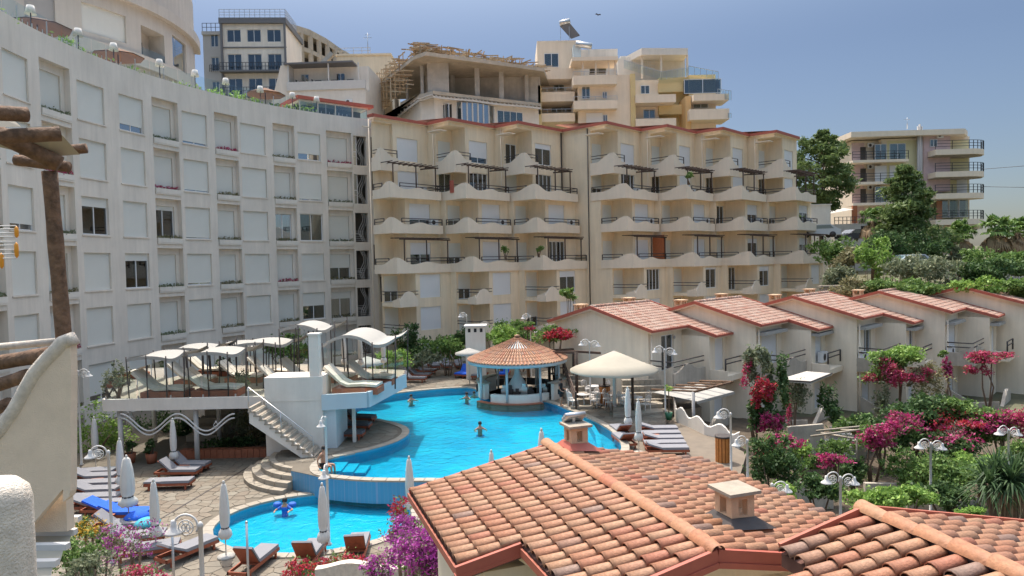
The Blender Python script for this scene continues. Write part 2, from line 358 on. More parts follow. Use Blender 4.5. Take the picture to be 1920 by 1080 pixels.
# ================================================================== GROUND, DECKS, POOLS
ZU = .8           # level of the upper pool deck; the lower deck is 0
A_ = Vector((.69, .724, 0)); B_ = Vector((.724, -.69, 0))       # the two directions of the terraces and villas
GRZ = math.atan2(.724, .69)
HC = (4.0, 40.0); HR = 30.5
def sstep(a, b, x):
    t = min(1, max(0, (x-a)/(b-a))); return t*t*(3-2*t)
def terrain(x, y):
    s = y - (46.4+.288*(x-5.4))
    h1 = 7.0*sstep(7.5, 15, s) + 4*sstep(16, 50, s)
    h1 *= sstep(-1, 3, x-.445*y)
    s2 = y-.288*(x+12)-74
    h2 = (2+min(26, max(0, s2)*.5))*sstep(-3, 0, s2)
    if x > 22: h2 = h2*(1-sstep(22, 50, x)) + min(h2, 12)*sstep(22, 50, x)
    r = math.hypot(x-4, y-40); h3 = 0
    if x < 0 and y > 30: h3 = min(22, max(0, (r-38)*.9))
    return -1.25 + max(h1, h2, h3, 0)
mb = MB(); nx, ny = 110, 100; xs = [-160+i*4.2 for i in range(nx)]; ys = [-60+i*3.6 for i in range(ny)]
vs = [(x, y, terrain(x, y)+(random.uniform(-.12,.12) if terrain(x,y) > 0 else 0)) for y in ys for x in xs]
mb.add(vs, [(j*nx+i, j*nx+i+1, (j+1)*nx+i+1, (j+1)*nx+i) for j in range(ny-1) for i in range(nx-1)], 0, True)
ob('hillside', mb, M['scrub'], kind='structure')
ob('ground', MB().box(-900, 900, -300, 1200, -2.5, -1.9), M['soil'], kind='structure')

def inpoly(p, poly):
    c = False; n = len(poly); x, y = p[0], p[1]
    for i in range(n):
        x1, y1 = poly[i][0], poly[i][1]; x2, y2 = poly[(i+1)%n][0], poly[(i+1)%n][1]
        if (y1 > y) != (y2 > y) and x < (x2-x1)*(y-y1)/(y2-y1)+x1: c = not c
    return c
def smooth(pts, k=6):
    out = []; n = len(pts)
    for i in range(n):
        p0, p1, p2, p3 = pts[i-1], pts[i], pts[(i+1)%n], pts[(i+2)%n]
        for j in range(k):
            t = j/k
            out.append(tuple(.5*(2*p1[a]+(p2[a]-p0[a])*t+(2*p0[a]-5*p1[a]+4*p2[a]-p3[a])*t*t+(3*p1[a]-p0[a]-3*p2[a]+p3[a])*t**3) for a in (0, 1)))
    return out
def ccw(p):
    a = sum(p[i][0]*p[(i+1)%len(p)][1]-p[(i+1)%len(p)][0]*p[i][1] for i in range(len(p)))
    return p if a > 0 else p[::-1]
def offset(p, d):
    out = []; n = len(p)
    for i in range(n):
        a = Vector(p[i-1][:2]); b = Vector(p[(i+1)%n][:2]); t = (b-a).normalized(); out.append((p[i][0]+t.y*d, p[i][1]-t.x*d))
    return out
# main pool
mp_px = [(663,766),(668,757),(700,745),(745,737),(800,731),(855,727),(888,728),(905,739),(940,746),(985,750),(1020,752),(1052,763),(1085,776),(1120,792),(1150,812),(1165,838),(1150,862),(1105,882),(1040,893),(960,898),(880,898),(800,897),(740,897),(690,896),(640,892),(606,887),(597,875),(612,862),(650,853),(700,842),(742,829),(765,815),(764,802),(735,791),(695,783),(668,776)]
mpool = ccw(smooth([P(u, v, ZU) for u, v in mp_px], 5))
sc, srx, sry = (-7.6, 25.75), 3.62, 3.0
spool = [(sc[0]+srx*math.cos(t*math.pi/36), sc[1]+sry*math.sin(t*math.pi/36)) for t in range(72)]
# upper deck outline
front = [p for p in offset(mpool, .42)]
ud_left = [P(505,884,ZU), P(540,888,ZU)]
fr_pts = [p for p in front if p[1] < 29.6 and -8.6 < p[0] < 9]          # the pool's outer rim, left to right
fr_pts.sort(key=lambda p: p[0])
e0 = P(546,882,ZU)
right = [P(1185,850,ZU), P(1172,820,ZU), P(1180,800,ZU), P(1243,792,ZU), P(1262,770,ZU)]
fr_pts = [p for p in fr_pts if p[0] < right[0].x-.2]
udeck = [(-11.6, 66), (-11.6, 35.2), *[(-8.7+2.5*math.cos(math.radians(q)), 32.4+2.5*math.sin(math.radians(q))) for q in (172,184,196,208,220,232,244)], tuple(e0[:2])] + fr_pts + [tuple(p[:2]) for p in right] + [(11.0, 40.5), (11.5, 66)]
udeck = ccw([tuple(p[:2]) for p in udeck])
mb = MB(); mb.poly(udeck, [mpool], z=ZU-.01); ob_ud = ob('upper_deck', mb, M['joint'], kind='structure')
mb = MB().skirt(udeck, -.1, ZU-.011); mats = [M['bluewall']]
# blue tiled outer wall of the raised pool
wl = [e0[:2]] + fr_pts
vs = []; 
mb2 = MB(); mb2.skirt([tuple(p) for p in offset([tuple(q[:2]) for q in wl], .03)][1:-1] if False else [(p[0], p[1]-.03) for p in wl], -.1, ZU-.02, closed=False, smooth=True)
ob('upper_deck_edge', mb, M['stone'], ob_ud)
t = tag(ob('pool_retaining_wall', mb2, M['ptilewall']), 'blue tiled curving retaining wall between the large pool and the small round pool', 'wall')
# lower deck
ldeck = [(-34, 10), (9.5, 10), (9.5, fr_pts[-1][1]+.3)]+[(p[0], p[1]+.3) for p in fr_pts[::-1]]+[(e0.x+.1, e0.y+.4), (-11.4, 35.4), (-11.4, 66), (-34, 66)]
mb = MB(); mb.poly(ccw(ldeck), [spool], z=-.012); mb.skirt(ccw(ldeck), -1.8, -.0121)
ob_ld = ob('lower_deck', mb, M['joint'], kind='structure')
ob('sun_deck', MB().prism([tuple(p[:2]) for p in (P(1150,862,.5), P(1240,905,.5), P(1385,900,.5), P(1400,850,.5), P(1300,800,.5), P(1262,765,.5), P(1180,795,.5), P(1172,825,.5))], -1.3, .5), M['paving'], kind='structure')
# pool shells
def pool(name, outline, ztop, depth, zw, fm, label, steps=None):
    # basin: floor and walls as part of the setting, water as a sheet of its own
    mb = MB(); mb.poly(outline, z=ztop-depth); o = list(outline); n = len(o)
    mb.add([(p[0], p[1], ztop-depth) for p in o]+[(p[0], p[1], ztop-.01) for p in o], [((i+1)%n, i, n+i, n+(i+1)%n) for i in range(n)], 0, True)
    b = ob(name+'_basin', mb, fm, kind='structure')
    # rippled water sheet
    w = ob(name+'_water', MB().poly(offset(outline, .02), z=zw), M['water'], kind='structure')
    # coping stones one by one
    L = [0]; 
    for i in range(n): L.append(L[-1]+math.dist(o[i], o[(i+1)%n]))
    def at(s):
        s %= L[-1]; i = max(k for k in range(n) if L[k] <= s); f = (s-L[i])/(L[i+1]-L[i]+1e-9); a, b_ = o[i], o[(i+1)%n]
        q0, q1 = offs[i], offs[(i+1)%n]
        return (a[0]+(b_[0]-a[0])*f, a[1]+(b_[1]-a[1])*f), (q0[0]+(q1[0]-q0[0])*f, q0[1]+(q1[1]-q0[1])*f)
    offs = offset(o, .38); inn = offset(o, -.04); offs_, o_ = offs, o
    s = 0; k = 0; stuff = MB()
    while s < L[-1]-.1:
        e = min(L[-1], s+random.uniform(.42, .6)); g = .012
        (i0, o0), (i1, o1) = at(s+g), at(e-g-1e-4)
        z1 = ztop+.025+random.uniform(0, .006); mb = MB(); vs = [(*i0, ztop-.05), (*i1, ztop-.05), (*o1, ztop-.05), (*o0, ztop-.05), (*i0, z1), (*i1, z1), (*o1, z1), (*o0, z1)]
        mb.add(vs, [(4,7,6,5),(0,1,5,4),(1,2,6,5),(2,3,7,6),(3,0,4,7)]); mb.f = [tuple(reversed(f)) for f in mb.f]
        ob('coping_stone', mb, M['coping'], b); s = e; k += 1
    return b
pool('main_pool', mpool, ZU, .50, ZU-.10, M['pfloor'], '')
pool('small_pool', spool, 0, .40, -.10, M['pfloor2'], '')
# inner arc ledge in the main pool, and entry steps by the left tip
mb = MB()
arc = [P(u, v, ZU-.3) for u, v in ((1088,784),(1108,800),(1121,822),(1124,846),(1116,868))]
for i in range(len(arc)-1): mb.bar(arc[i]+Vector((0,0,-.12)), arc[i+1]+Vector((0,0,-.12)), .25, .6)
for k in range(3):
    c = P(640+k*14, 884-k*2, ZU-.35)
    mb.box(c.x-1.2, c.x+.1+k*.2, c.y-.5, c.y+.9-k*.1, ZU-.49, ZU-.18-k*.09)
ob('pool_ledge', mb, M['pfloor2'], bpy.data.objects['main_pool_basin'])
# flagstones
def voronoi(x0, x1, y0, y1, sp, seed):
    rg = random.Random(seed); nx = int((x1-x0)/sp)+1; ny = int((y1-y0)/sp)+1; S_ = {}
    for i in range(-2, nx+2):
        for j in range(-2, ny+2): S_[i, j] = (x0+(i+.5+rg.uniform(-.42,.42))*sp, y0+(j+.5+rg.uniform(-.42,.42))*sp)
    for i in range(nx):
        for j in range(ny):
            c = S_[i, j]; poly = [(c[0]-sp*1.3, c[1]-sp*1.3), (c[0]+sp*1.3, c[1]-sp*1.3), (c[0]+sp*1.3, c[1]+sp*1.3), (c[0]-sp*1.3, c[1]+sp*1.3)]
            for di in (-2,-1,0,1,2):
                for dj in (-2,-1,0,1,2):
                    if di == dj == 0 or (i+di, j+dj) not in S_: continue
                    q = S_[i+di, j+dj]; mx, my = (c[0]+q[0])/2, (c[1]+q[1])/2; dx, dy = q[0]-c[0], q[1]-c[1]
                    out = []; m_ = len(poly); dd = [(p[0]-mx)*dx+(p[1]-my)*dy for p in poly]
                    if max(dd) <= 0: continue
                    for a in range(m_):
                        p, r, da, db = poly[a], poly[(a+1)%m_], dd[a], dd[(a+1)%m_]
                        if da <= 0: out.append(p)
                        if da*db < 0: f = da/(da-db); out.append((p[0]+(r[0]-p[0])*f, p[1]+(r[1]-p[1])*f))
                    poly = out
            yield c, poly
def pave(parent, region, holes, box, sp, z, seed, nmax=300):
    cells = []
    for c, poly in voronoi(*box, sp, seed):
        if len(poly) < 3 or not inpoly(c, region) or any(not inpoly(p, region) for p in poly): continue
        if any(inpoly(p, h) for h in holes for p in list(poly)+[c]): continue
        cells.append((c[1]+abs(c[0])*.15, c, poly))
    cells.sort(key=lambda t: t[0]); stuff = MB()
    for k, (_, c, poly) in enumerate(cells):
        cx = sum(p[0] for p in poly)/len(poly); cy = sum(p[1] for p in poly)/len(poly); f = 1-.011/(sp*.5)
        pp = [((p[0]-cx)*f, (p[1]-cy)*f) for p in poly]; z1 = random.uniform(.004, .012)
        mb = MB() if k < nmax else stuff; n = len(pp); ox, oy = (0, 0) if k < nmax else (cx, cy)
        zz = 0 if k < nmax else z
        mb.add([(p[0]+ox, p[1]+oy, zz-.02) for p in pp]+[(p[0]*.985+ox, p[1]*.985+oy, zz+z1) for p in pp], [tuple(range(n, 2*n))]+[(i, (i+1)%n, n+(i+1)%n, n+i) for i in range(n)])
        if k < nmax: ob('flagstone', mb, M['paving'], parent, (cx, cy, z))
    if stuff.v: ob('flagstones_beyond', stuff, M['paving'], parent, kind='stuff')
pave(ob_ld, ccw([(-16,17.5),(4,17.5),(4,28.9),(-9,28.9),(-11.7,31.4),(-11.9,42),(-22,42),(-22,17.5)]), [offset(spool,.36)], (-18,4,17.5,41), .47, 0, 5)
pave(ob_ud, udeck, [offset(mpool,.36)], (-11.6,9.6,28.6,57), .55, ZU-.005, 6)
a = P(300,974,0); b = P(474,871,0); ob('drain_channel', MB().bar((a.x,a.y,.012),(b.x,b.y,.012),.07,.012), M['rail'], ob_ld)
# curved stone steps between the decks, each tread split into slabs
st = thing('curved_steps', 'curved stone steps climbing from the lower deck beside the blue pool wall', 'steps', tuple(P(520,885,0)))
for k in range(4):
    z1 = ZU-.018-k*.2; r0 = .9+k*.36; a0, a1 = math.radians(-115), math.radians(-20)
    pts = [(P(575,838,0).x, P(575,838,0).y)]
    # a fan about a point behind the pool's left tip
    cx, cy = -8.7, 32.4; R = 2.75+k*.38
    nseg = 7
    for s_ in range(nseg):
        t0 = math.radians(176+s_*78/nseg+.3); t1 = math.radians(176+(s_+1)*78/nseg-.3)
        q = [(cx+math.cos(t)*rr, cy+math.sin(t)*rr*1.0) for rr, t in ((R-.45,t0),(R-.45,t1),(R,t1),(R,t0))]
        mb = MB().prism(q, -.02, z1); o = ob('step_slab', mb, M['stone'], st); o.location = -Vector(st.location)
# broad steps from the terrace by the bar down to the sun deck
st = thing('terrace_steps', 'low curved steps below the white bar chairs leading down to the sun deck', 'steps', tuple(P(1200,790,.5)))
for k in range(3):
    q = [P(1150,786+k*7,.5), P(1190,782+k*8,.5), P(1243,777+k*9,.5), P(1246,770+k*9,.5), P(1195,772+k*8,.5), P(1150,778+k*7,.5)]
    o = ob('step', MB().prism([tuple(p[:2]) for p in q], .45, ZU+.32-k*.2), M['stone'], st); o.location = -Vector(st.location)
# ================================================================== CURVED HOTEL (left)
def wall_grid(mb, W, u0, u1, z0, z1, holes, reveal, mi=0, fn=None, rmi=0):
    """wall between u0..u1, z0..z1 with rectangular holes; W(u, z, d) maps to space, d>0 goes into the wall"""
    us = sorted({u0, u1, *[h[0] for h in holes], *[h[1] for h in holes]}); zs = sorted({z0, z1, *[h[2] for h in holes], *[h[3] for h in holes]})
    for i in range(len(us)-1):
        for j in range(len(zs)-1):
            cu, cz = (us[i]+us[i+1])/2, (zs[j]+zs[j+1])/2
            if any(h[0] < cu < h[1] and h[2] < cz < h[3] for h in holes): continue
            mb.add([W(us[i],zs[j],0), W(us[i+1],zs[j],0), W(us[i+1],zs[j+1],0), W(us[i],zs[j+1],0)], [(0,1,2,3)], mi)
    for a, b, c, d in holes:
        q = [(a,c),(b,c),(b,d),(a,d)]
        for k in range(4):
            p, r = q[k], q[(k+1)%4]
            mb.add([W(*p,0), W(*r,0), W(*r,reveal), W(*p,reveal)], [(0,3,2,1)], rmi)
def frame_mesh(w, h, name, mullions=1, t=.06):
    """window frame in local x (width, centred) and z (from 0)"""
    mb = MB(); mb.box(-w/2, w/2, -.03, .05, 0, t); mb.box(-w/2, w/2, -.03, .05, h-t, h)
    mb.box(-w/2, -w/2+t, -.03, .05, t, h-t); mb.box(w/2-t, w/2, -.03, .05, t, h-t)
    for k in range(mullions):
        x = -w/2+w*(k+1)/(mullions+1); mb.box(x-.035, x+.035, -.025, .045, t, h-t)
    return mb.mesh(name, [M['pvc']])
MC = {}
def window(parent, pos, rz, w, h, glass=0.0, mull=1, shut='shutter', gl='glass', curtain=False):
    """window > shutter, pane, (curtain). glass = share of the height left open under the shutter"""
    key = (round(w,2), round(h,2), mull)
    if key not in MC: MC[key] = frame_mesh(w, h, 'window_frame', mull)
    o = ob('window', MC[key], [M['pvc']], parent, pos, rz)
    k2 = ('p', round(w,2), round(h,2), gl)
    if k2 not in MC: MC[k2] = MB().box(-w/2+.06, w/2-.06, .0, .012, .06, h-.06).mesh('pane', [M[gl]])
    if glass > 0:
        ob('pane', MC[k2], [M[gl]], o)
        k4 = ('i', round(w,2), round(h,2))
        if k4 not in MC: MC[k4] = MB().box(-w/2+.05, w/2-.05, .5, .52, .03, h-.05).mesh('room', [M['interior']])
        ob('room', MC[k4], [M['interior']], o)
    if glass < 1:
        z0 = h*glass; k3 = ('s', round(w,2), round(h,2), round(glass,2), shut)
        if k3 not in MC: MC[k3] = MB().box(-w/2+.01, w/2-.01, -.06, -.035, z0+.005, h).mesh('shutter', [M[shut]])
        ob('shutter', MC[k3], [M[shut]], o)
    if curtain:
        k5 = ('c', round(w,2), round(h,2), curtain)
        if k5 not in MC:
            mb = MB(); n = 16; f = .45 if curtain == 1 else .92; xs_ = [-w/2+.08+i*(w*f)/n for i in range(n+1)]
            mb.add([(x, .10+.025*math.sin(i*2.6), zz) for zz in (.08, h-.1) for i, x in enumerate(xs_)], [(i, i+1, n+2+i, n+1+i) for i in range(n)], 0, True)
            MC[k5] = mb.mesh('curtain', [M['curtain']])
        ob('curtain', MC[k5], [M['curtain']], o)
    return o
M['curtain'] = mat('curtain', (.33,.38,.35), .9, .1, 4)
hotel = thing('curved_hotel', 'tall pale concave hotel facade with rows of shuttered windows on the left', 'hotel', (0,0,0))
def hang(u):           # where a sight line in column u meets the hotel arc -> arc length s (s grows to the right)
    dx = (u-960)/FPX; a = dx*dx+1; b = -2*(dx*HC[0]+HC[1]); c = HC[0]**2+HC[1]**2-HR**2
    y = (-b+math.sqrt(b*b-4*a*c))/(2*a); x = dx*y
    ang = math.atan2(y-HC[1], x-HC[0])          # from +x; decreasing to the right
    return (math.pi*1.25-ang if ang > 0 else math.pi*1.25-(ang+2*math.pi))*HR
def HW(s, z, d):
    t = math.pi*1.25 - s/HR; r = HR+d
    return Vector((HC[0]+r*math.cos(t), HC[1]+r*math.sin(t), z))
def hrz(s):            # rotation so that local -y faces the arc centre
    t = math.pi*1.25 - s/HR; return t-math.pi/2
HZ0, HZ1 = -.8, 23.2
rowz = [21.3, 17.75, 14.2, 10.7, 7.25, 3.7]       # tops of window rows
ph = 2.36
edges = [(-30,12,'r',None),(12,92,'p',(24,71)),(92,148,'r',(96,122)),(148,225,'p',(160,210)),(225,298,'p',(237,282)),(298,346,'r',(299,331)),(346,413,'p',(353,399)),(413,456,'r',(416,443)),(456,521,'p',(461,507)),(521,561,'r',(523,550)),(561,620,'p',(567,609)),(620,667,'r',(622,654)),(667,697,'s',None),(697,718,'w',None)]
openw = {(3,2):(.74,1,2),(4,3):(.78,1,1),(5,2):(.86,1,1),(4,0):(.18,1,0),(6,0):(.07,1,0),(6,1):(.05,1,0),(6,2):(.04,1,0),(6,3):(.06,1,0),(10,0):(.22,1,0),(10,2):(.97,1,2),(9,2):(.97,1,0),(11,3):(.45,1,1),(10,4):(.5,1,2),(11,4):(.72,1,0),(1,2):(.14,1,0),(3,5):(.16,1,0),(10,1):(.05,1,0),(7,3):(.05,1,0)}
wallmb = MB(); rec = .40
bounds = []
s_first = hang(-30)
ext = []
for k in range(2):                                  # bays that go on beyond the frame
    ext.append((s_first-6.2*(k+1), s_first-6.2*k))
for a, b in ext:
    holes = [(a+1.6+.0, a+3.6, zt-ph, zt) for zt in rowz]
    n = 4
    wall_grid(wallmb, HW, a, b, HZ0, HZ1, holes, .18)
    for zt in rowz: window(hotel, HW(a+2.6, zt-ph, .15), hrz(a+2.6), 2.0, ph)
fb = MB()
def flowerbox(w):
    mb = MB(); mb.box(-w/2, w/2, -.38, .0, 0, .10); mb.box(-w/2, w/2, -.40, -.32, .10, .42); mb.box(-w/2, -w/2+.06, -.32, 0, .10, .42); mb.box(w/2-.06, w/2, -.32, 0, .10, .42)
    mb.box(-w/2+.07, w/2-.07, -.30, -.02, .1, .36, 1); return mb
boxes = {}
for bi, (u0, u1, ty, win) in enumerate(edges):
    s0, s1 = hang(u0), hang(u1)
    if ty == 'p':
        a, b = hang(win[0]), hang(win[1])
        holes = [(a, b, zt-ph, zt) for zt in rowz]
        wall_grid(wallmb, HW, s0, s1, HZ0, HZ1, holes, .18)
        for ri, zt in enumerate(rowz):
            g, mu, cu = openw.get((bi, ri), (0, 1, 0)); m_ = (a+b)/2
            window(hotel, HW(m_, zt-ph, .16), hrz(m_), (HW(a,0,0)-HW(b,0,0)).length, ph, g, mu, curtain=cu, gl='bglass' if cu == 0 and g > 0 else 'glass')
            if g == 0: pass
            # sill under the window
            wallmb.add([HW(a-.08,zt-ph-.10,-.06), HW(b+.08,zt-ph-.10,-.06), HW(b+.08,zt-ph-.03,-.06), HW(a-.08,zt-ph-.03,-.06), HW(a-.08,zt-ph-.10,.02), HW(b+.08,zt-ph-.10,.02), HW(b+.08,zt-ph-.03,.02), HW(a-.08,zt-ph-.03,.02)], [(0,1,2,3),(3,2,6,7),(0,4,5,1),(0,3,7,4),(1,5,6,2)])
    elif ty == 'r':
        if win is None: win = (u0+4, u0+(u1-u0)*.7)
        zl = 21.75
        # front strip above, jambs, recessed wall
        wall_grid(wallmb, HW, s0, s1, zl, HZ1, [], 0)
        for d0 in (s0, s1): wallmb.add([HW(d0,HZ0,0), HW(d0,HZ0,rec), HW(d0,zl,rec), HW(d0,zl,0)], [(0,1,2,3)] if d0 == s0 else [(3,2,1,0)])
        wallmb.add([HW(s0,zl,0), HW(s1,zl,0), HW(s1,zl,rec), HW(s0,zl,rec)], [(0,3,2,1)])
        a, b = s0+.04, s1-.30
        holes = [(a, b, zt-ph-.0, zt-.05) for zt in rowz]
        wall_grid(wallmb, lambda s, z, d: HW(s, z, rec+d), s0, s1, HZ0, zl, holes, .15)
        # each storey has a shallow lintel step and a flower box
        for ri, zt in enumerate(rowz):
            g, mu, cu = openw.get((bi, ri), (0, 1, 0)); m_ = (a+b)/2
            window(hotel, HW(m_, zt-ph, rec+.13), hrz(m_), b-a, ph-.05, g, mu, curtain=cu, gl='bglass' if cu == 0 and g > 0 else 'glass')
            if ri < 6:
                w_ = s1-s0-.10; m2 = (s0+s1)/2; zz = zt-ph-.50
                wallmb.add([HW(s0,zz-.25,.02), HW(s1,zz-.25,.02), HW(s1,zz+.05,.02), HW(s0,zz+.05,.02), HW(s1,zz+.05,rec), HW(s0,zz+.05,rec), HW(s1,zz-.25,rec), HW(s0,zz-.25,rec)], [(0,1,2,3),(3,2,4,5),(0,7,6,1)])
                key = round(w_, 1)
                if key not in boxes: boxes[key] = flowerbox(w_).mesh('flower_box', [M['whitewall'], M['soil']])
                f = ob('flower_box', boxes[key], [M['whitewall'], M['soil']], hotel, HW(m2, zz+.05, .30), hrz(m2))
                rr = random.random(); mt = 'pinkfl' if rr < .16 else ('olive' if rr < .6 else 'drygreen')
                fk = ('fl', key, mt, random.randrange(2))
                if fk not in boxes:
                    q = leaves('flowers', [(x_, -.2, .48, .2, .18, .17, 45) for x_ in np.linspace(-w_/2+.15, w_/2-.15, 8)], .07, M[mt], seed=int(key*10)+fk[3]); boxes[fk] = q.data
                    q.parent = f
                else: ob('flowers', boxes[fk], [M[mt]], f)
    elif ty == 's':
        holes = [(s0+.15, s1-.15, zt-ph-.1, zt+.25) for zt in rowz]
        wall_grid(wallmb, HW, s0, s1, HZ0, HZ1, holes, .5)
        for ri, zt in enumerate(rowz):
            m_ = (s0+s1)/2; w_ = s1-s0-.32
            b_ = ob('stair_opening', MB().box(-w_/2, w_/2, .9, .95, 0, 2.7), M['interior'], hotel, HW(m_, zt-ph-.08, .2), hrz(m_))
            if ri < 2:
                mb = MB(); mb.box(-w_/2, -w_/2+.06, -.02, .03, 0, 2.7); mb.box(0-.3, -.24, -.02, .03, 0, 2.7); mb.box(-w_/2, -.24, -.02, .03, 1.2, 1.27)
                ob('window_frame', mb, M['pvc'], b_); ob('pane', MB().box(-w_/2, -.27, 0, .01, 0, 2.7), M['bglass'], b_)
            mb = MB()
            for k in range(3):
                pts = [Vector((-.05+.18*k+.22*math.sin(z*2.6+.4+ri*.9+k*.2), -.05, z)) for z in np.linspace(.02, 2.66, 20)]
                mb.tube(pts, .022, 5)
            if ri >= 2:
                for k in range(6): mb.tube([(-w_/2, -.02, .15+k*.17), (w_/2, -.02, .15+k*.17)], .012, 4)
            mb.tube([(-w_/2+.1+.5*math.cos(t), -.05, .5+.28*math.sin(t)) for t in np.linspace(0, math.pi, 10)], .018, 5)
            ob('wavy_grille', mb, M['white'], b_)
    else:
        wall_grid(wallmb, HW, s0, s1, HZ0, HZ1, [], 0)
sE = hang(718); sS = ext[-1][0]
# parapet top, roof terrace floor, end wall and back wall
n = 60
for k in range(n):
    a = sS+(sE-sS)*k/n; b = sS+(sE-sS)*(k+1)/n
    wallmb.add([HW(a,HZ1,0), HW(b,HZ1,0), HW(b,HZ1,.35), HW(a,HZ1,.35), HW(b,22.5,.35), HW(a,22.5,.35), HW(b,22.5,9), HW(a,22.5,9), HW(b,HZ0,9), HW(a,HZ0,9)], [(0,1,2,3),(3,2,4,5),(5,4,6,7),(7,6,8,9)])
wallmb.add([HW(sE,HZ0,0), HW(sE,HZ1,0), HW(sE,HZ1,.35), HW(sE,22.5,.35), HW(sE,22.5,9), HW(sE,HZ0,9)], [(0,5,4,3,2,1)])
wallmb.add([HW(sS,HZ0,0), HW(sS,HZ1,0), HW(sS,22.5,9), HW(sS,HZ0,9)], [(0,1,2,3)])
ob('facade_wall', wallmb, M['stucco'], hotel)
mb = MB(); mb.tube([HW(sE-.25,0,-.12), HW(sE-.25,22.9,-.12)], .07, 6); ob('drainpipe', mb, M['greyr'], hotel)
# roof terrace: glass balustrade, posts, candle-like lamps, planting, a red-roofed pavilion
mb = MB(); gm = MB(); sp_ = 1.25; s = hang(-20); k = 0
while s < hang(655):
    e = s+sp_; ob('glass_pane', MB().add([HW(s+.03,23.24,.14), HW(e-.03,23.24,.14), HW(e-.03,24.25,.14), HW(s+.03,24.25,.14)], [(0,1,2,3)]), M['rglass'], hotel)
    mb.bar(HW(s,23.2,.14), HW(s,24.05 if k % 2 else 23.5,.14), .045, mi=0); mb.bar(HW(s+.3,23.2,.05), HW(s+.3,23.42,.05), .035); mb.bar(HW(s+.75,23.2,.05), HW(s+.75,23.42,.05), .035); s = e; k += 1
ob('balustrade_posts', mb, M['steel'], hotel, kind='stuff')
def rooflamp():
    t = thing('roof_lamp', 'x', 'lamp'); t.location = (0,0,0)
    ob('pole', MB().tube([(0,0,0),(0,0,1.9)], .035, 6), M['rail'], t)
    ob('lamp_shade', MB().lathe([(.02,2.28),(.19,2.27),(.30,1.78),(.28,1.78),(.17,2.24),(.02,2.25)], 16), M['pcloth'], t); return t
rl = rooflamp(); spots = [105,187,249,330,393,448,510,568,612]
posn = ['nearest the top left corner', 'above the big blue window edge', 'just right of the big blue window', 'in front of the garage-like shutter', 'below the grey building with iron balconies', 'below the grey building, beside a green bush', 'beside the brown roof parasol', 'left of the red-roofed pavilion', 'in front of the red-roofed pavilion']
for i, u in enumerate(spots):
    s = hang(u); p = HW(s, 22.55, .75); lb = 'white shaded lamp on the curved roof terrace, '+posn[i]
    if i == 0: rl.location = p; rl['label'] = lb; rl['group'] = 'lamps along the roof terrace'
    else: dup(rl, p, 0, lb, 'lamps along the roof terrace')
mb_bl = []
s0, s1 = hang(0), hang(600)
for k in range(16):
    p = HW(s0+(s1-s0)*k/15.5, 22.9, 1.6+random.uniform(-.3,.5)); 
    if k in (3, 8, 9): continue
    r = random.uniform(.5,1.0); mb_bl.append((p.x, p.y, p.z+.45, r*1.3, r*.9, r*.8, 420))
tag(leaves('terrace_planting', mb_bl, .13, M['lime'], seed=3), 'leafy green planting behind the glass rail of the roof terrace', 'plants', kind='stuff')
def flatparasol(p, r, m_, label):
    t = thing('roof_parasol', label, 'parasol', p)
    ob('pole', MB().tube([(0,0,0),(0,0,2.3)], .04, 6), M['wood'], t)
    mb = MB(); n = 8; vs = [(0,0,2.75)]+[(r*math.cos(2*math.pi*k/n+.3), r*math.sin(2*math.pi*k/n+.3), 2.15) for k in range(n)]
    mb.add(vs, [(0, k+1, (k+1)%n+1) for k in range(n)]); mb.add([(v[0], v[1], v[2]-.05) for v in vs], [(0, (k+1)%n+1, k+1) for k in range(n)]); ob('canopy', mb, m_, t)
M['brownc'] = mat('brown_canvas', (.16,.075,.04), .9, .1, 2)
flatparasol(HW(hang(165),22.5,2.6), 1.9, M['brownc'], 'brown parasol on the roof terrace beside the blue window')
flatparasol(HW(hang(290),22.5,2.4), 1.7, M['brownc'], 'brown parasol on the roof terrace, half hidden by climbing leaves')
flatparasol(HW(hang(538),22.5,2.4), 1.7, M['brownc'], 'brown parasol at the right end of the roof terrace')
pav = thing('roof_pavilion', 'low glazed pavilion with red roof edge at the right end of the curved hotel', 'pavilion', HW(hang(655),22.5,1.5), hrz(hang(655)))
mb = MB(); mb.box(-3.6,3.2,0,4,0,.7); mb.box(-3.6,3.2,0,4,1.95,2.1); 
for x_ in (-3.6,-1.9,-.2,1.5,3.1): mb.box(x_,x_+.1,0,.1,.7,1.95)
mb.box(-3.5,3.1,3.9,4,.7,1.95); ob('wall', mb, M['whitewall'], pav)
ob('roof', MB().box(-3.9,3.6,-.35,4.2,2.1,2.38), M['redfascia'], pav); ob('room', MB().box(-3.5,3.1,1.5,1.6,.7,1.95), M['interior'], pav)
for k, x_ in enumerate((-3.5,-1.8,-.1,1.6)): ob('pane', MB().box(x_,x_+1.6,.04,.05,.7,1.95), M['rglass' if k != 2 else 'glass'], pav)
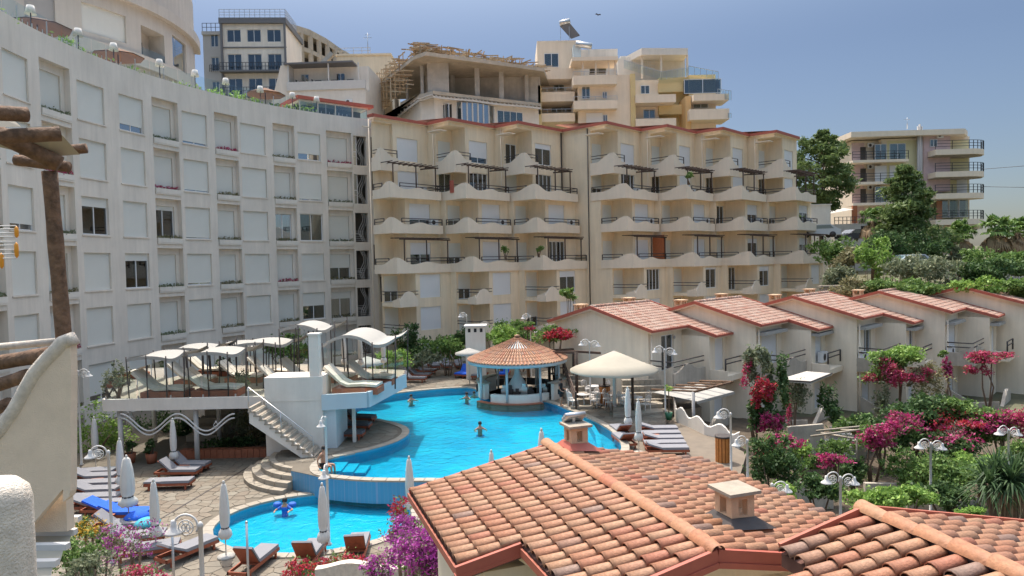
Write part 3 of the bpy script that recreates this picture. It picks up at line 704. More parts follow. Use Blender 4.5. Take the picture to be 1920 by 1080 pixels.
# ================================================================== TERRACED APARTMENTS (centre)
K = [(-11.5,59.6),(-5.3,61.8),(.8,63.9),(9.0,64.9),(15.1,67.0),(21.0,69.0),(27.1,71.2)]
K0 = Vector((*K[0], 0))
def loc(p):                        # world xy -> terrace-local xy
    d = Vector((p[0]-K0.x, p[1]-K0.y, 0)); return (d.dot(A_), -d.dot(B_))
Tb = thing('terraced_apartments', 'long cream sawtooth apartment block with wavy balconies and dark wooden pergolas', 'apartments', K0, GRZ)
L_ = [loc(p) for p in K]
FL = [18.4, 15.5, 12.5, 9.1, 6.3, 3.5, .5]; RZ = 22.1
def wave_profile(L, side):
    """top line of a parapet of length L: side 0 = peak at the end, 1 = peak at the start then a second smaller hump"""
    pts = []
    n = 26
    for i in range(n+1):
        x = L*i/n; t = x/L
        if side == 0: h = .48+.56*sstep(.35, .95, t)
        elif side == 1: h = .45 + .59*(1-sstep(.0,.28,t)) + .22*math.exp(-((t-.55)/.14)**2)
        elif side == 2: h = .35+.72*sstep(.25, .95, t)
        else: h = .35+.72*(1-sstep(.05, .75, t))
        pts.append((x, h))
    return pts
def railings(mb, p, q, z, posts=True):
    p = Vector(p); q = Vector(q)
    for dz in (.72, .98): mb.tube([p+Vector((0,0,z+dz)), q+Vector((0,0,z+dz))], .036, 5)
    if posts:
        mb.tube([p+Vector((0,0,z+.3)), p+Vector((0,0,z+1.0))], .05, 5); mb.tube([q+Vector((0,0,z+.3)), q+Vector((0,0,z+1.0))], .05, 5)
body = MB(); roofs = MB(); seg_w = 5.73
acm = MB(); acm.box(-.42,.42,-.3,0,0,.6); acm.lathe([(.22,-.01),(.24,0),(.2,.01)], 12, (0,0,0))
def ac_unit(parent, pos, rz=0):
    o = ob('air_conditioner', MC['ac'], [M['pvc'], M['rail']], parent, pos, rz); return o
mb = MB(); mb.box(-.42,.42,-.3,0,0,.6,0); vs = [(-.12+.21*math.cos(t), -.305, .3+.21*math.sin(t)) for t in np.linspace(0, 2*math.pi, 14)[:-1]]; mb.add(vs, [tuple(range(13))], 1); MC['ac'] = mb.mesh('ac', [M['pvc'], M['rail']])
winopen = {(0,1):0,(1,1):1,(2,1):1,(3,1):1,(2,0):.75,(1,0):.25,(0,3):.55,(2,3):1,(5,3):.8,(6,3):.7,(2,4):.72,(3,4):1,(4,4):.9,(5,4):.75,(5,2):.5,(6,2):.6,(3,5):0,(4,5):.7}
rngT = random.Random(11)
for i, (lx, ly) in enumerate(L_):
    nx_ = L_[i+1] if i < 6 else (lx+seg_w, ly-2.97)
    w = nx_[0]-lx
    wp = w                                       # panel length
    def T(x, y, z=0): return Vector((lx+x, ly+y, z))
    nw, nd = 1.95, (1.8 if i else .35)
    for fi in range(7):
        z0 = FL[fi]; z1 = RZ if fi == 0 else FL[fi-1]
        fy = (0,0,-1.5,-1.5,-2.7,-2.7,-2.7)[fi]     # lower storeys stand further forward
        nd = min((1.8,1.8,.7,.7,-.5,-.5,-.5)[fi], 1.8 if i else .35)
        nxt = (nx_[1]-ly)                        # y of the next module's face (negative)
        # slab of the storey over the notch
        body.box(lx, lx+nw, ly+fy, ly+nd+.01, z1-.28, z1-.003)
        # panel wall with window
        a, b = nw+.45, min(wp-.95, nw+2.75)
        def Wp(u, z, d, fy=fy, T=T): return T(u, fy+d, z)
        hz0, hz1 = z0+(.35 if fi in (0,2,4,5) else .05), z0+2.35
        wall_grid(body, Wp, nw, wp, z0, z1, [(a, b, hz0, hz1)], .16)
        wc = (a+b)/2; g = winopen.get((i, fi), 0 if rngT.random() < .8 else .3)
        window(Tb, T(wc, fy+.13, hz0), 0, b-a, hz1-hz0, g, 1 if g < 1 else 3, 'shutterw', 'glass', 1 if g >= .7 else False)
        # notch walls: back wall faces -y, side wall faces -x
        Wb = lambda u, z, d, T=T: T(u, nd+d, z)
        wall_grid(body, Wb, 0, nw, z0, z1, [(.25, nw-.25, z0+.05, z0+2.3)], .1)
        g2 = rngT.choice([0,0,0,1,.4]); window(Tb, T(nw/2, nd+.08, z0+.05), 0, nw-.5, 2.25, g2, 1, 'shutter', 'glass', 2 if g2 == 1 and rngT.random() < .6 else False)
        body.add([T(nw,fy,z0), T(nw,nd,z0), T(nw,nd,z1), T(nw,fy,z1)], [(0,1,2,3)])
        # floor of the notch
        body.box(lx+.01, lx+nw-.01, ly+fy+.01, ly+nd, z0-.2, z0-.004)
        # return wall (faces -x) beyond the notch, back into the block
        if i: body.add([T(0,nd,z0), T(0,12,z0), T(0,12,z1), T(0,nd,z1)], [(3,2,1,0)])
        if fi == 6: body.add([T(nw,fy,-1), T(wp,fy,-1), T(wp,fy,z0), T(nw,fy,z0)], [(0,1,2,3)]); body.add([T(0,fy,-1), T(0,nd,-1), T(0,nd,z0), T(0,fy,z0)], [(3,2,1,0)]); body.add([T(0,fy,-1), T(nw,fy,-1), T(nw,fy,z0), T(0,fy,z0)], [(0,1,2,3)])
        if fy < 0:   # top of the forward part and its left cheek
            if fi == 4: body.add([T(nw,fy,z1+.004), T(wp,fy,z1+.004), T(wp,0,z1+.004), T(nw,0,z1+.004)], [(0,1,2,3)])
    # balconies
    NDF = [min(q, 1.8 if i else .35) for q in (1.8,1.8,.7,.7,-.5,-.5,-.5)]
    nd = NDF[0]
    def parapet(name, L, side, o, ax, nrm, zb, t=.14, low=-.30, parent=Tb):
        pr = [(x, z) for x, z in wave_profile(L, side)]; prof = [(L, low)] + [(0, low)] + pr
        mb = MB().extr(prof, o+Vector((0,0,zb)), ax, (0,0,1), nrm, t)
        return ob(name, mb, M['cream2'], parent)
    X = Vector((1,0,0)); Y = Vector((0,1,0))
    for fi in (1, 2, 3):
        z = FL[fi]; pr = (0,-2.15,-2.3,-2.85)[fi]; ex = wp-.35 if fi < 3 else wp+.0
        nd = NDF[fi]; ls = nd-pr-.141
        body.box(lx+.06, lx+ex-.05, ly+pr+.05, ly+.02, z-.24, z-.01)
        bal = parapet('balcony_parapet', ls, 0, T(-.08, nd), -Y, X, z)
        parapet('balcony_parapet', ex+.08, 1, T(-.08, pr), X, Y, z)
        if fi < 3 or i == 6: ob('balcony_end', MB().box(lx+ex-.12, lx+ex, ly+pr+.14, ly, z-.3, z+.42), M['cream2'], Tb)
        rl_ = MB(); railings(rl_, T(-.0,nd-.1), T(-.0,pr+1.2), z); railings(rl_, T(1.0,pr+.06), T(ex-.06,pr+.06), z); railings(rl_, T(ex-.06,pr+.1), T(ex-.06,0), z, False)
        ob('balcony_rail', rl_, M['rail'], Tb)
        if fi in (1, 3):
            pg = MB(); hp = 2.55; xs_ = (.35, 2.8, 5.0) if fi == 1 else (.8, 3.2, 5.6)
            for x_ in xs_: pg.tube([T(x_, pr+.1, z+.3), T(x_, pr+.1, z+hp)], .06, 6)
            pg.tube([T(xs_[0]-.5, pr+.1, z+hp+.05), T(xs_[2]+.3, pr+.1, z+hp+.0)], .06, 6)
            k = 0; x_ = xs_[0]-.4
            while x_ < xs_[2]+.3:
                r_ = .042; pg.tube([T(x_, pr-.35+random.uniform(-.1,.1), z+hp+.13), T(x_+.05, pr+1.5, z+hp+.17)], r_, 5); x_ += .5 if fi == 3 else .62
            if fi == 1: pg.tube([T(xs_[2], pr+.1, z+hp), T(xs_[2], .0, z+hp+.1)], .07, 5)
            o = ob('balcony_pergola', pg, M['wood'], Tb, kind=None)
        if (i*3+fi) % 3 != 0: ac_unit(Tb, T(wp-.9, (0,0,-1.5,-1.5)[fi]-.02, z+.45))
    # small balconies of the top and the lower storeys
    nd = NDF[0]; z = FL[0]; parapet('small_balcony', nd+.9-.141, 2, T(-.08, nd), -Y, X, z, low=-.8); parapet('small_balcony', 1.9, 3, T(-.08, -.9), X, Y, z, low=-.8)
    body.box(lx+.06, lx+1.7, ly-.75, ly+.02, z-.75, z-.02)
    r_ = MB(); railings(r_, T(0,nd-.1), T(0,-.8), z, False); railings(r_, T(0,-.84), T(1.75,-.84), z); ob('balcony_rail', r_, M['rail'], Tb)
    ob('door_canopy', MB().bar(T(-.6,nd-.1,z+2.9), T(-.6,.1,z+2.9), .9, .08), M['cream2'], Tb)
    for fi in (4, 5):
        z = FL[fi]; mb = MB(); hump = lambda L: [(0,-.32),(L,-.32)]+[(L-L*q/12, .22+.78*math.sin(math.pi*q/12)**.8 if 0 < q < 12 else .22) for q in range(13)]
        mb.extr(hump(1.9), T(-.05,-3.1,z), X, (0,0,1), Y, .14)
        mb.extr([(0,-.32),(.9,-.32),(.9,.5),(.5,.35),(0,.25)], T(-.05,-2.05,z), -Y, (0,0,1), X, .14)
        mb.box(lx+.09, lx+1.85, ly-2.96, ly-2.5, z-.3, z-.05); ob('small_balcony', mb, M['cream2'], Tb)
        r_ = MB(); railings(r_, T(.0,-3.0), T(nw,-3.0), z, False); railings(r_, T(.0,-3.0), T(.0,-.6), z, False); ob('balcony_rail', r_, M['rail'], Tb)
    # roof edge: red strip along the zigzag, low tiled slope behind
    rd = 12 if i else .9
    roofs.box(lx-(.25 if i else -.1), lx+wp+.02, ly-.3, ly+rd, RZ, RZ+.14, 0)
    roofs.box(lx-.32, lx+wp-.05, ly-.38, ly-.26, RZ+.05, RZ+.30, 1); roofs.box(lx-.36, lx-.25, ly-.38, ly+(5 if i else .4), RZ+.05, RZ+.30, 1)
    roofs.add([T(-.2,-.2,RZ+.28), T(wp,-.2,RZ+.28), T(wp,6,RZ+.9), T(-.2 if i else 4,6,RZ+.9)], [(0,1,2,3)], 1)
    if i: body.box(lx+.02, lx+wp, ly+nd+.3, ly+12, -1, RZ-.01)
    else: body.prism([(.25,.36),(5.73,.36),(5.73,7.8)], -1, RZ-.01)
    ob('chimney_pot', MB().box(lx+3.2,lx+3.9,ly+2.2,ly+2.6,RZ+.3,RZ+.75).box(lx+3.1,lx+4.0,ly+2.1,ly+2.7,RZ+.75,RZ+.82), M['chimney'], Tb)
    dp = MB(); nd = NDF[0]; dp.tube([T(-.1, nd+.25, 0), T(-.1, nd+.25, RZ)], .05, 6); ob('drainpipe', dp, M['rail'] if i == 3 else M['cream2'], Tb)
    if i == 2: dp = MB(); dp.tube([T(wp-.2, -.08, 15), T(wp-.2, -.08, RZ)], .06, 6); ob('drainpipe', dp, M['rail'], Tb)
# far right end
lx, ly = L_[3]; ob('orange_partition', MB().box(lx+5.35,lx+5.6,ly-2.7,ly-1.55,9.2,11.9), M['ptable'], Tb)
lx, ly = L_[6]; ob('brown_end_panel', MB().box(lx+4.9,lx+5.7,ly-2.7,ly-2.6,9.2,11.6), M['log'], Tb)
lx, ly = L_[1]; ob('red_towel', MB().box(lx-.14,lx-.09,ly-.6,ly-.1,15.8,16.9), M['redfascia'], Tb)
lx, ly = L_[-1]
body.add([(lx+5.73,ly-2.7,-1),(lx+5.73,ly+12,-1),(lx+5.73,ly+12,9.1),(lx+5.73,ly-2.7,9.1)], [(0,1,2,3)]); body.add([(lx+5.73,ly-1.5,9.1),(lx+5.73,ly+12,9.1),(lx+5.73,ly+12,15.5),(lx+5.73,ly-1.5,15.5)], [(0,1,2,3)])

ob('walls', body, M['cream'], Tb); ob('roof_edge', roofs, [M['cream2'], M['redfascia']], Tb)

# ================================================================== VILLAS (right)
def villa(i, P0, zp, label):
    V = thing('tiled_villa', label, 'villa', (P0[0], P0[1], 0), GRZ, 'row of villas with tiled roofs')
    sl = .285; x1, x2 = 3.5, 5.8; yf1, yf2, yb = -3.9, -5.6, 3.2
    rz = lambda y: zp - sl*abs(y)
    zb = -1.3
    w = MB()
    # walls: gable (faces -x), front 1, step wall, front 2
    def up(y): return rz(y)-.14
    w.add([(0,-3.6,zb),(0,2.9,zb),(0,2.9,up(2.9)),(0,0,up(0)),(0,-3.6,up(3.6))], [(4,3,2,1,0)])
    hs = [(1.3,2.6,3.35,5.35)] if i in (0,2) else [(.7,2.8,3.35,5.35)]
    lo = [(.9,2.2,.4,2.3)]
    wall_grid(w, lambda u,z,d: Vector((u,-3.6+d,z)), 0, x1, zb, up(3.6), hs+lo, .15)
    wall_grid(w, lambda u,z,d: Vector((x1+d,-3.6-u,z)), 0, 1.7, zb, up(5.3)-.0, [], 0)
    w.add([(x1,-5.3,up(5.3)),(x1,-3.6,up(5.3)),(x1,-3.6,up(3.6))], [(0,1,2)]) ; w.add([(x1,-5.3,up(5.3)),(x1,-3.6,up(3.6)),(x1,-3.6,up(5.3))], [(0,1,2)])
    wall_grid(w, lambda u,z,d: Vector((u,-5.3+d,z)), x1, x2, zb, up(5.3), [(x1+.65,x1+1.65,3.2,5.0),(x1+.5,x1+1.5,.6,2.1)], .15)
    w.add([(0,2.9,zb),(x2,2.9,zb),(x2,2.9,up(2.9)),(0,2.9,up(2.9))], [(3,2,1,0)])
    w.add([(x2,-5.3,zb),(x2,2.9,zb),(x2,2.9,up(2.9)),(x2,0,up(0)),(x2,-5.3,up(5.3))], [(0,1,2,3,4)])
    ob('wall', w, M['villa'], V)
    for (a,b,c,d) in hs: window(V, ((a+b)/2,-3.48,c), 0, b-a, d-c, .98 if i in (0,2) else 0, 1, 'shutterw', 'glass', 1)
    for (a,b,c,d) in lo: window(V, ((a+b)/2,-3.48,c), 0, b-a, d-c, 0, 1, 'shutterw')
    window(V, (x1+1.15,-5.18,3.2), 0, 1.0, 1.8, .9 if i == 2 else 0, 1, 'shutterw', 'glass', 1)
    window(V, (x1+1.0,-5.18,.6), 0, 1.0, 1.5, 0, 1, 'shutterw')
    # roof slabs + fascia
    r = MB(); t = .13
    def slope(xa, xb, ya, yb_, mi=0):
        r.add([(xa,ya,rz(ya)-t),(xb,ya,rz(ya)-t),(xb,yb_,rz(yb_)-t),(xa,yb_,rz(yb_)-t),(xa,ya,rz(ya)),(xb,ya,rz(ya)),(xb,yb_,rz(yb_)),(xa,yb_,rz(yb_))], [(0,3,2,1),(4,5,6,7),(0,1,5,4),(1,2,6,5),(2,3,7,6),(3,0,4,7)], mi)
    slope(-.25, x1-.02, -4.0, 0); slope(x1-.02, x2, -5.7, 0); slope(-.25, x2, 0, 3.2)
    ro = ob('roof', r, M['cream2'], V)
    f = MB()
    def strip(p, q, h=.17, w_=.07): f.bar(p, q, w_, h)
    strip((-.29,-4.02,rz(4.02)+.03),(-.29,0,zp+.05)); strip((-.29,0,zp+.05),(-.29,3.22,rz(3.22)+.03))
    strip((-.29,-4.04,rz(4.04)+.02),(x1,-4.04,rz(4.04)+.02), .12); strip((x1-.05,-5.72,rz(5.72)+.03),(x1-.05,-4.0,rz(4.0)+.03)); strip((x1-.05,-5.74,rz(5.74)+.02),(x2,-5.74,rz(5.74)+.02), .12); strip((x2+.02,-5.72,rz(5.72)+.03),(x2+.02,0,zp+.05))
    ob('roof_trim', f, M['redfascia'], V)
    # tiles: rows of half barrels, joined (each a few pixels)
    tl = MB(); sp = .24; ex = .36
    for side in (-1, 1):
        for k in range(int((x2+.2)/sp)):
            x = -.15+k*sp; ymax = (3.98 if x < x1-.05 else 5.68) if side < 0 else 3.15; m_ = int(ymax/ex)+1
            for j in range(m_):
                y0 = j*ex; y1 = min(ymax, y0+ex+.02); zz0 = zp-sl*y0+.012; zz1 = zp-sl*y1+.035; rr0, rr1 = .075, .098
                vs = []
                for (y, z, rr) in ((y0, zz0, rr0), (y1, zz1, rr1)):
                    for a in (180, 125, 55, 0): vs.append((x+.12+rr*math.cos(math.radians(a)), side*y, z+rr*.8*math.sin(math.radians(a))))
                fs = [(0,4,5,1),(1,5,6,2),(2,6,7,3),(4,7,6,5)]
                if side > 0: fs = [tuple(reversed(q)) for q in fs]
                tl.add(vs, fs)
    ob('roof_tiles', tl, M['tilefar'], ro, kind='stuff')
    f = MB()
    for k in range(int((x2+.2)/.4)): f.tube([(-.2+k*.4,0,zp+.07),(.21+k*.4,0,zp+.06)], [.12,.10], 8)
    ob('ridge_tiles', f, M['tilefar'], ro, kind='stuff')
    # chimneys with openings
    for (cx, cy, s_) in ((.9, 1.6, 1),(4.9, .9, 1)):
        c = MB(); z0 = rz(cy)-.05; c.box(cx-.32,cx+.32,cy-.25,cy+.25,z0,z0+.32)
        for dx in (-.27,0,.27):
            for dy in (-.2,.2): c.box(cx+dx-.05,cx+dx+.05,cy+dy-.05,cy+dy+.05,z0+.32,z0+.56)
        c.box(cx-.38,cx+.38,cy-.31,cy+.31,z0+.56,z0+.63); ob('chimney', c, M['chimney'], V)
        ob('flashing', MB().box(cx-.36,cx+.36,cy-.3,cy+.3,z0,z0+.14), M['redfascia'], V)
    # curved balcony of the upper floor and its rails
    b = MB(); b.box(.0,x1-.02,-5.0,-3.58,3.05,3.2)
    prof = [(0,-.45),(x1,-.45)]+[(x1-x1*q/18, .30+.40*math.exp(-((q/18-.55)/.2)**2)) for q in range(19)]
    b.extr(prof, (0,-5.05,3.2), (1,0,0), (0,0,1), (0,1,0), .14); b.extr([(0,-.45),(1.45,-.45),(1.45,.75),(.6,.35),(0,.35)], (-.02,-3.6,3.2), (0,-1,0), (0,0,1), (1,0,0), .14)
    ob('balcony', b, M['oldwall'], V)
    rl_ = MB(); railings(rl_, Vector((.1,-5.0,0)), Vector((x1-.1,-5.0,0)), 3.15, False); railings(rl_, Vector((.05,-5.0,0)), Vector((.05,-3.7,0)), 3.15, False)
    railings(rl_, Vector((x1+.1,-6.2,0)), Vector((x2-.2,-6.2,0)), 3.0, True); ob('balcony_rail', rl_, M['rail'], V)
    b = MB(); b.box(x1+.02,x2-.05,-6.3,-5.32,2.75,3.05); b.box(x1+.02,x1+.16,-6.3,-5.32,3.05,3.35); ob('balcony', b, M['villa'], V)
    # lower terrace wall with curved top
    b = MB(); b.extr([(0,-1.3),(3.4,-1.3)]+[(3.4-3.4*q/18, .75+.45*math.sin(q/18*math.pi*1.6+.4)) for q in range(19)], (.1,-6.4,0), (1,0,0), (0,0,1), (0,1,0), .18)
    b.extr([(0,-1.3),(2.6,-1.3),(2.6,.8),(1.3,.6),(0,1.3)], (.1,-3.7,0), (0,-1,0), (0,0,1), (1,0,0), .16); ob('terrace_wall', b, M['oldwall'], V)
    ob('vent', MB().lathe([(.09,0),(.09,.05)], 10), M['greyr'], V, (2.6,-3.62,5.15)).rotation_euler = (math.pi/2,0,0)
    ob('drainpipe', MB().tube([(.12,-3.72,-1),(.12,-3.72,5.5)], .05, 6), M['cream2'], V)
    if i in (1,2,3): ac_unit(V, (x2-1.0,-5.35,3.3) if i == 1 else (.5,-3.65,3.25))
    if i in (1,3,4,2): # awning cassette above the upper openings
        ob('awning', MB().bar((x1+.05,-5.55,5.0),(x2-.05,-5.55,5.0),.5,.16), M['cloth'], V); ob('awning', MB().bar((.1,-3.85,5.25),(x1-.3,-3.85,5.25),.5,.16), M['cloth'], V)
    return V
VL = ['nearest tiled villa with plain gable, beside the big cream parasol', 'second tiled villa, its front dressed with a tall red climbing bougainvillea', 'middle tiled villa with a green and pink climber over its balcony', 'tiled villa with grey walls behind the small umbrella-shaped pink tree', 'tiled villa cut by the right edge of the photo']
vp = [(4.6,39.35,6.85),(10.9,40.9,6.9),(17.4,42.7,7.0),(23.6,44.4,7.1),(30.2,46.4,7.2)]
VS = 1.18
for i, (x, y, z) in enumerate(vp):
    v_ = villa(i, (x*VS, y*VS), z, VL[i]); v_.scale = (VS,)*3; v_.location.z = CZ-CZ*VS
# ================================================================== BUILDINGS ON THE HILL BEHIND
def railing(mb, pts, z, h=1.0, r=.03, step=.9, bars=2):
    for a, b in zip(pts[:-1], pts[1:]):
        a = Vector((*a[:2], z)); b = Vector((*b[:2], z)); L = (b-a).length; n = max(1, int(L/step))
        for k in range(n+1):
            p = a+(b-a)*k/n; mb.bar(p, p+Vector((0,0,h)), r*1.3)
        for q in range(bars): mb.bar(a+Vector((0,0,h-q*h/bars)), b+Vector((0,0,h-q*h/bars)), r*1.2)
def boxwall(mb, x0, x1, y0, y1, z0, z1, front=(), left=(), mi=0):
    """block whose front (y0) and left (x0) faces carry openings"""
    wall_grid(mb, lambda u,z,d: Vector((u,y0+d,z)), x0, x1, z0, z1, list(front), .2, mi)
    wall_grid(mb, lambda u,z,d: Vector((x0+d,y1-u,z)), 0, y1-y0, z0, z1, list(left), .2, mi)
    mb.add([(x1,y0,z0),(x1,y1,z0),(x1,y1,z1),(x1,y0,z1),(x0,y1,z0),(x0,y1,z1),(x0,y0,z1)], [(0,1,2,3),(1,4,5,2),(3,2,5,6)], mi)
# --- beige round-fronted building, top left
cb = thing('round_building', 'beige building with a curved front and big windows above the roof terrace, top left', 'building', (-53, 69.4, 0))
Rr = 20.2; mb = MB()
def CW(u, z, d=0): return Vector(((Rr-d)*math.cos(u), (Rr-d)*math.sin(u), z))    # u = angle, local to the centre
a0, a1 = math.radians(-115), math.radians(25); n = 44; dA = (a1-a0)/n
zb_ = [20, 25.6, 29.4, 33.2, 37.5]
opens = []      # (angle0, angle1, z0, z1, kind)
def ang(u, r=Rr):   # angle where sight column u meets the front
    best = None
    for k in range(400):
        t = math.radians(-125)+k*math.radians(135)/400; x = -53+r*math.cos(t); y = 69.4+r*math.sin(t)
        if y < 5: continue
        e = abs(x/y-(u-960)/FPX)
        if t < math.radians(8) and (best is None or e < best[0]): best = (e, t)
    return best[1]
opens = [(ang(70), ang(128), 29.8, 32.3, 'g'), (ang(175), ang(256), 29.8, 32.2, 's'), (ang(165), ang(252), 24.6, 27.4, 'b'), (ang(284), ang(326), 28.9, 32.0, 'l'), (ang(341), ang(371), 29.6, 32.6, 'w'), (ang(333), ang(366), 24.0, 27.2, 's'), (ang(278), ang(318), 24.0, 27.2, 'l')]
us = sorted({a0+dA*k for k in range(n+1)} | {o[0] for o in opens} | {o[1] for o in opens}); zs = sorted({18, 38.5} | {o[2] for o in opens} | {o[3] for o in opens})
for i in range(len(us)-1):
    for j in range(len(zs)-1):
        cu, cz = (us[i]+us[i+1])/2, (zs[j]+zs[j+1])/2
        hit = [o for o in opens if o[0] < cu < o[1] and o[2] < cz < o[3]]
        d = 0 if not hit else (1.6 if hit[0][4] == 'l' else .25)
        mb.add([CW(us[i],zs[j],d), CW(us[i+1],zs[j],d), CW(us[i+1],zs[j+1],d), CW(us[i],zs[j+1],d)], [(0,1,2,3)], 0, False)
for o in opens:
    d = 1.6 if o[4] == 'l' else .25
    for (p, r) in (((o[0],o[2]),(o[0],o[3])), ((o[1],o[3]),(o[1],o[2]))): mb.add([CW(*p), CW(*r), CW(*r, d), CW(*p, d)], [(0,1,2,3)])
    m_ = 6
    for k in range(m_):
        p, q = o[0]+(o[1]-o[0])*k/m_, o[0]+(o[1]-o[0])*(k+1)/m_
        for z in (o[2], o[3]): mb.add([CW(p,z), CW(q,z), CW(q,z,d), CW(p,z,d)], [(0,1,2,3)])
ob('wall', mb, M['stucco2'], cb)
def band(z0, z1, out, mt, nm):
    mb = MB()
    for k in range(n):
        p, q = a0+dA*k, a0+dA*(k+1)
        mb.add([CW(p,z0,0), CW(q,z0,0), CW(q,z0,-out), CW(p,z0,-out), CW(p,z1,0), CW(q,z1,0), CW(q,z1,-out), CW(p,z1,-out)], [(0,1,2,3),(3,2,6,7),(7,6,5,4)])
    ob(nm, mb, mt, cb)
band(28.0, 29.1, .55, M['stucco2'], 'floor_band'); band(33.4, 34.4, .6, M['stucco2'], 'floor_band')
mb = MB(); 
for k in range(n):
    p, q = a0+dA*k, a0+dA*(k+1); mb.add([CW(p,38.5,-.3), CW(q,38.5,-.3), CW(q,39.5,-.3), CW(p,39.5,-.3)], [(0,1,2,3)])
ob('roof_glass', mb, M['rglass'], cb)
for o in opens:
    mb = MB(); m_ = 6; d = .2 if o[4] != 'l' else 1.5
    for k in range(m_):
        p, q = o[0]+(o[1]-o[0])*k/m_, o[0]+(o[1]-o[0])*(k+1)/m_; mb.add([CW(p,o[2],d), CW(q,o[2],d), CW(q,o[3],d), CW(p,o[3],d)], [(0,1,2,3)])
    if o[4] == 'l':
        mb = MB(); p, q = o[0]+(o[1]-o[0])*.25, o[0]+(o[1]-o[0])*.65; mb.add([CW(p,o[2],1.55), CW(q,o[2],1.55), CW(q,o[2]+2.2,1.55), CW(p,o[2]+2.2,1.55)], [(0,1,2,3)]); ob('door', mb, M['interior'], cb)
        mb = MB()
        for k in range(m_):
            p, q = o[0]+(o[1]-o[0])*k/m_, o[0]+(o[1]-o[0])*(k+1)/m_; mb.add([CW(p,o[2],0), CW(q,o[2],0), CW(q,o[2]+1.1,0), CW(p,o[2]+1.1,0)], [(0,1,2,3)])
        ob('glass_rail', mb, M['rglass'], cb)
    else: ob('shutter' if o[4] == 's' else 'window', mb, {'g': M['greyr'], 's': M['shutter'], 'b': M['bwin'] if 'bwin' in M else M['bglass'], 'w': M['bglass']}[o[4]], cb)
mb = MB(); mb.poly([(math.cos(a0+dA*k)*Rr, math.sin(a0+dA*k)*Rr) for k in range(n+1)], z=38.45); ob('roof', mb, M['stucco'], cb)

def win_simple(parent, x, y, z, w, h, g=1, mull=1, rz=0, gl='glass', sh='shutterw', c=False): return window(parent, (x, y, z), rz, w, h, g, mull, sh, gl, c)
# --- grey block with black iron balconies
p0 = Q(420, 175, 103); p1 = Q(536, 175, 103); G = thing('grey_apartment_block', 'grey apartment block with black iron balconies and railed roof', 'apartments', (p0.x, 103, 0), math.radians(3))
W_ = p1.x-p0.x; fl = 3.55; top = 46.6; mb = MB(); hs = []; zf = [top-4.6-k*fl for k in range(5)]
xs_ = [.7, 3.6, 6.5]; 
for k, z in enumerate(zf):
    for x in xs_: hs.append((x, x+2.0, z+(.8 if k == 0 else .1), z+2.6))
boxwall(mb, 0, W_, 0, 10, 18, top-1.2, hs); ob('wall', mb, M['stucco'], G)
for (a,b,c,d) in hs: win_simple(G, (a+b)/2, .15, c, b-a, d-c)
mb = MB(); mb.box(-.3, W_+.3, -.4, 10, top-1.2, top-.4); mb.box(-.15, .12, -.35, 0, 20, top-1.2); mb.box(W_-.1, W_+.15, -.35, 0, 20, top-1.2)
for z in zf[1:]: mb.box(-.2, W_+.2, -1.1, 0, z-.25, z)
mb.box(-.2, W_+.2, -.12, 0, zf[0]-.1, zf[0]+.05)
ob('trim', mb, M['greyd'], G)
mb = MB()
for z in zf[1:]: railing(mb, [(-.1,-1.05),(W_+.1,-1.05)], z, 1.05, .05, .45)
ob('balcony_rail', mb, M['iron'], G); mb = MB(); railing(mb, [(-.2,-.3),(W_+.2,-.3),(W_+.2,6)], top-.4, 1.2, .05, .7, 3); ob('roof_rail', mb, M['steel'], G)
mb = MB(); hs = [(-2.1,-1.0,z+.5,z+2.5) for z in zf]; wall_grid(mb, lambda u,z,d: Vector((u,1.2+d,z)), -3.2, 0, 18, top-2.4, hs, .2); mb.box(-3.3, 0, 1.0, 9, top-2.4, top-1.9); mb.box(-3.2, 0, 1.6, 9, 18, top-2.4); ob('side_wing', mb, M['greyr'], G)
for (a,b,c,d) in hs: win_simple(G, (a+b)/2, 1.35, c, b-a, d-c)
mb = MB(); railing(mb, [(-3.2,1.1),(0,1.1)], top-1.9, 1.2, .05, .6, 2); 
for z in zf[1:4]: railing(mb, [(-2.3,.95),(-.8,.95)], z+.3, 1.0, .05, .3)
ob('balcony_rail', mb, M['iron'], G)
# --- curved bare concrete frame behind it
pts_top = [(545,44),(580,55),(612,72),(640,92),(662,104)]
Cc = thing('concrete_car_deck', 'bare curved concrete storeys with open bays stepping down behind the grey block', 'unfinished building', tuple(Q(545,130,118)))
o_ = Q(545,130,118); prof = [Q(u, v, 118+i*2.5)-o_ for i, (u, v) in enumerate(pts_top)]
mb = MB(); dk = MB()
for lev in range(4):
    dz = -lev*3.3; pr = [p+Vector((0,0,dz-(i*0)*.1)) for i, p in enumerate(prof)]
    for a, b in zip(pr[:-1], pr[1:]):
        hgt = 1.1 if lev == 0 else .75
        mb.add([a-Vector((0,0,hgt)), b-Vector((0,0,hgt)), b, a, a+Vector((0,9,-hgt)), b+Vector((0,9,-hgt)), b+Vector((0,9,0)), a+Vector((0,9,0))], [(0,1,2,3),(3,2,6,7),(4,5,1,0)])
        c = (a+b)/2; 
        if lev < 3:
            for q in (a, c): mb.obox(q+Vector((0,.5,-1.9)), (.35,0,0), (0,.35,0), (0,0,1.6))
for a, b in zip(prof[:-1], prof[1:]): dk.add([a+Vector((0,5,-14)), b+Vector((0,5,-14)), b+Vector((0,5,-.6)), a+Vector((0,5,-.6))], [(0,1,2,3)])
ob('frame', mb, M['concreteb'], Cc); ob('inner_wall', dk, M['interior'], Cc)
